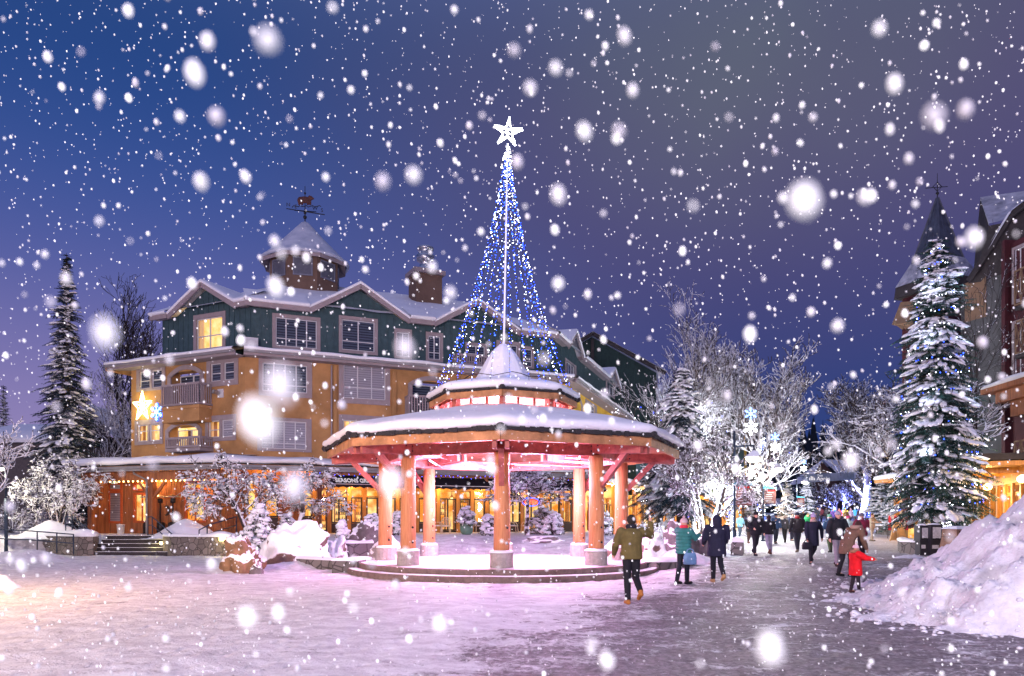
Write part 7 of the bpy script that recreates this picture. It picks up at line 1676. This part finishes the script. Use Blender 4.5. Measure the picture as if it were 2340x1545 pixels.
mound('low drift of snow in front of the left railing',40,31,7,4,.55,4,mt='snowrough')
mound('snow heaped round the foot of the brown boulder',540,24.6,3.4,2.2,.28,5,mt='snowrough')
mound('snow bank around the big white boulder and low wall',690,26.6,5.5,2.6,.36,6,mt='snowrough')
mound('snow heap between the right boulders and the path',1560,26.5,3.6,2.6,.55,7,mt='snowrough')
mound('snow heap with clods beside the low wall right of the gazebo',1500,27.2,3.0,3,.5,8,mt='snowrough')
mound('small snow heap at the foot of the newspaper boxes',2080,29.3,2.2,1.0,.18,9,mt='snowrough')
# the big ploughed bank at the right
m=MB(); rows=[]
def bank(x,y):
    cx,cy_2=lerp(9.7,10.3,sst(8,20,y)),13.0
    toe=interp([(5,8.4),(8,8.2),(10.4,7.2),(11.3,6.1),(13,5.8),(16,6.5),(18.5,8.1),(21,10.0),(24,13)],y)+.25*noise.noise((y*1.7,3,1))
    h=max(0,x-toe); prof=4.5*(1-math.exp(-(h/4.0)**2.0))*sst(20.5,11.5,y)*sst(2,8.5,y)
    k=sst(0,1.4,h)
    n=.20*noise.fractal((x*.9,y*.9,1),.8,2.1,5)+.20*abs(noise.noise((x*2.0+y*1.3,y*.7-x*.4,4)))+.13*noise.fractal((x*3.1,y*3.1,7),.7,2,4)+.05*abs(noise.noise((x*8,y*8,2)))
    # slanted gouges left by the plough
    n+=.09*math.sin((y*.75+x*1.5)*2.3+2*noise.noise((x*.6,y*.6,3)))*sst(.5,2.5,h)
    return gz(x,y)-.06+(prof+n*1.15)*k if h>0 else gz(x,y)-.15
ny,nx=260,220
for j in range(ny+1):
    y=lerp(4.5,24.4,j/ny); rows.append([(x,y,bank(x,y)) for x in [lerp(5.0,19,i/nx) for i in range(nx+1)]])
m.grid(rows); single('snowbank',m,M['snowrough'],'large ploughed snowbank rising at the right edge of the plaza','snowbank',(11,13,0),smooth=True)
m=MB(); rr=random.Random(5); 
for i in range(260):
    y=rr.uniform(8,20); toe=interp([(5,8.4),(8,8.2),(10.4,7.2),(11.3,6.1),(13,5.8),(16,6.5),(18.5,8.1),(21,10.0)],y); x=toe+rr.gauss(.5,.45); s=rr.uniform(.012,.045)*(2 if rr.random()<.08 else 1)
    m.ball((x,y,max(bank(x,y),gz(x,y))+s*.3),(s*1.3,s,s*.8),7,5,amp=.5,seed=i)
single('snow_clods',m,M['snowrough'],'broken snow clods scattered along the toe of the bank','',(0,0,0),kind='stuff',smooth=True)
# ================================================================= falling snow
m=MB(); rr=random.Random(2024)
def flake(c,r,n=6,k=4):
    # a fluffy clump of crystals, drawn out along its fall
    d=Vector((rr.gauss(.16,.12),rr.gauss(0,.1),-1)).normalized(); o=len(m.v); q=d.to_track_quat('Z','Y').to_matrix()
    e=rr.uniform(1.15,1.55); mm=MB(); mm.ball((0,0,0),(r,r,r*e),n,k,amp=.18,freq=1.5,seed=rr.random()*50)
    m.add([q@Vector(v_)+c for v_ in mm.v],mm.f)
n=0
for i in range(60000):
    x,y,z=rr.uniform(-8,8),rr.uniform(.55,10.0),rr.uniform(-.2,9.5)
    if z<gz(x,y) or abs(x)>y*.70+.8 or z>CH+y*.74+.5 or z<CH-y*.27-.4: continue
    if n>9500: break
    r=rr.choice((.0022,.003,.004,.005,.0065)) if y<2.5 else rr.choice((.0028,.004,.0052,.0068,.0095))
    flake(Vector((x,y,z)),r,*( (8,6) if y<2 else (6,4) if y<4 else (5,3))); n+=1
for i in range(250):
    y=rr.uniform(.8,2.6); x=rr.uniform(-.72,.72)*y; z=CH+rr.uniform(-.21,.70)*y
    if .12<x/y<.52 and -.12<(z-CH)/y<.03: continue
    if z>.1: flake(Vector((x,y,z)),rr.choice((.0035,.0045,.0055,.007,.009))*(.65+.2*y),9,6)
for (px,py,Y,r) in ((1838,458,.50,.0105),(590,960,.42,.0115),(640,880,.40,.0085),(675,1113,.55,.0095),(1760,1480,.55,.011),(566,1410,.75,.0095),(612,92,.5,.007),(445,167,.8,.010),(895,1100,.55,.0085),(2207,250,.9,.009),(945,400,.8,.0075),(875,415,.85,.0075),(2010,65,.8,.006),(1270,155,.9,.0065),(1175,115,.9,.006),(460,415,1.0,.0095),(630,655,.9,.0095),(2135,265,.55,.007),(240,760,.45,.0065),(1415,300,.8,.006)):
    flake(P(px,py,Y),r*.8,12,9)
fm=mat('snowflake',(.34,.34,.37),.9,var=.02,emit=(1,.97,1),estr=.85)  # emission stands in for lamp light falling on the flakes
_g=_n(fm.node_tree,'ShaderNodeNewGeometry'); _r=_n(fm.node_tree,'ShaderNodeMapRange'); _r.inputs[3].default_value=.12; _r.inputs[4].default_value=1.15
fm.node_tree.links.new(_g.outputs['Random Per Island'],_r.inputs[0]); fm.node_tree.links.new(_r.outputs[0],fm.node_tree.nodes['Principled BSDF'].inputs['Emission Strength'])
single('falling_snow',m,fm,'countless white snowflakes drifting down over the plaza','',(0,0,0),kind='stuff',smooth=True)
# street lamps standing just outside the view to the left and behind the camera: their light reaches the plaza
lamp('plaza_lamp_light',(-13.5,14.5,5.0),2300,(1,.56,.20),.3)
lamp('plaza_flood_light',(-13,-13,8.5),36000,(1,.81,.87),1.2)
lamp('plaza_flood_light',(9,-14,8.0),24000,(.82,.72,1),1.2)
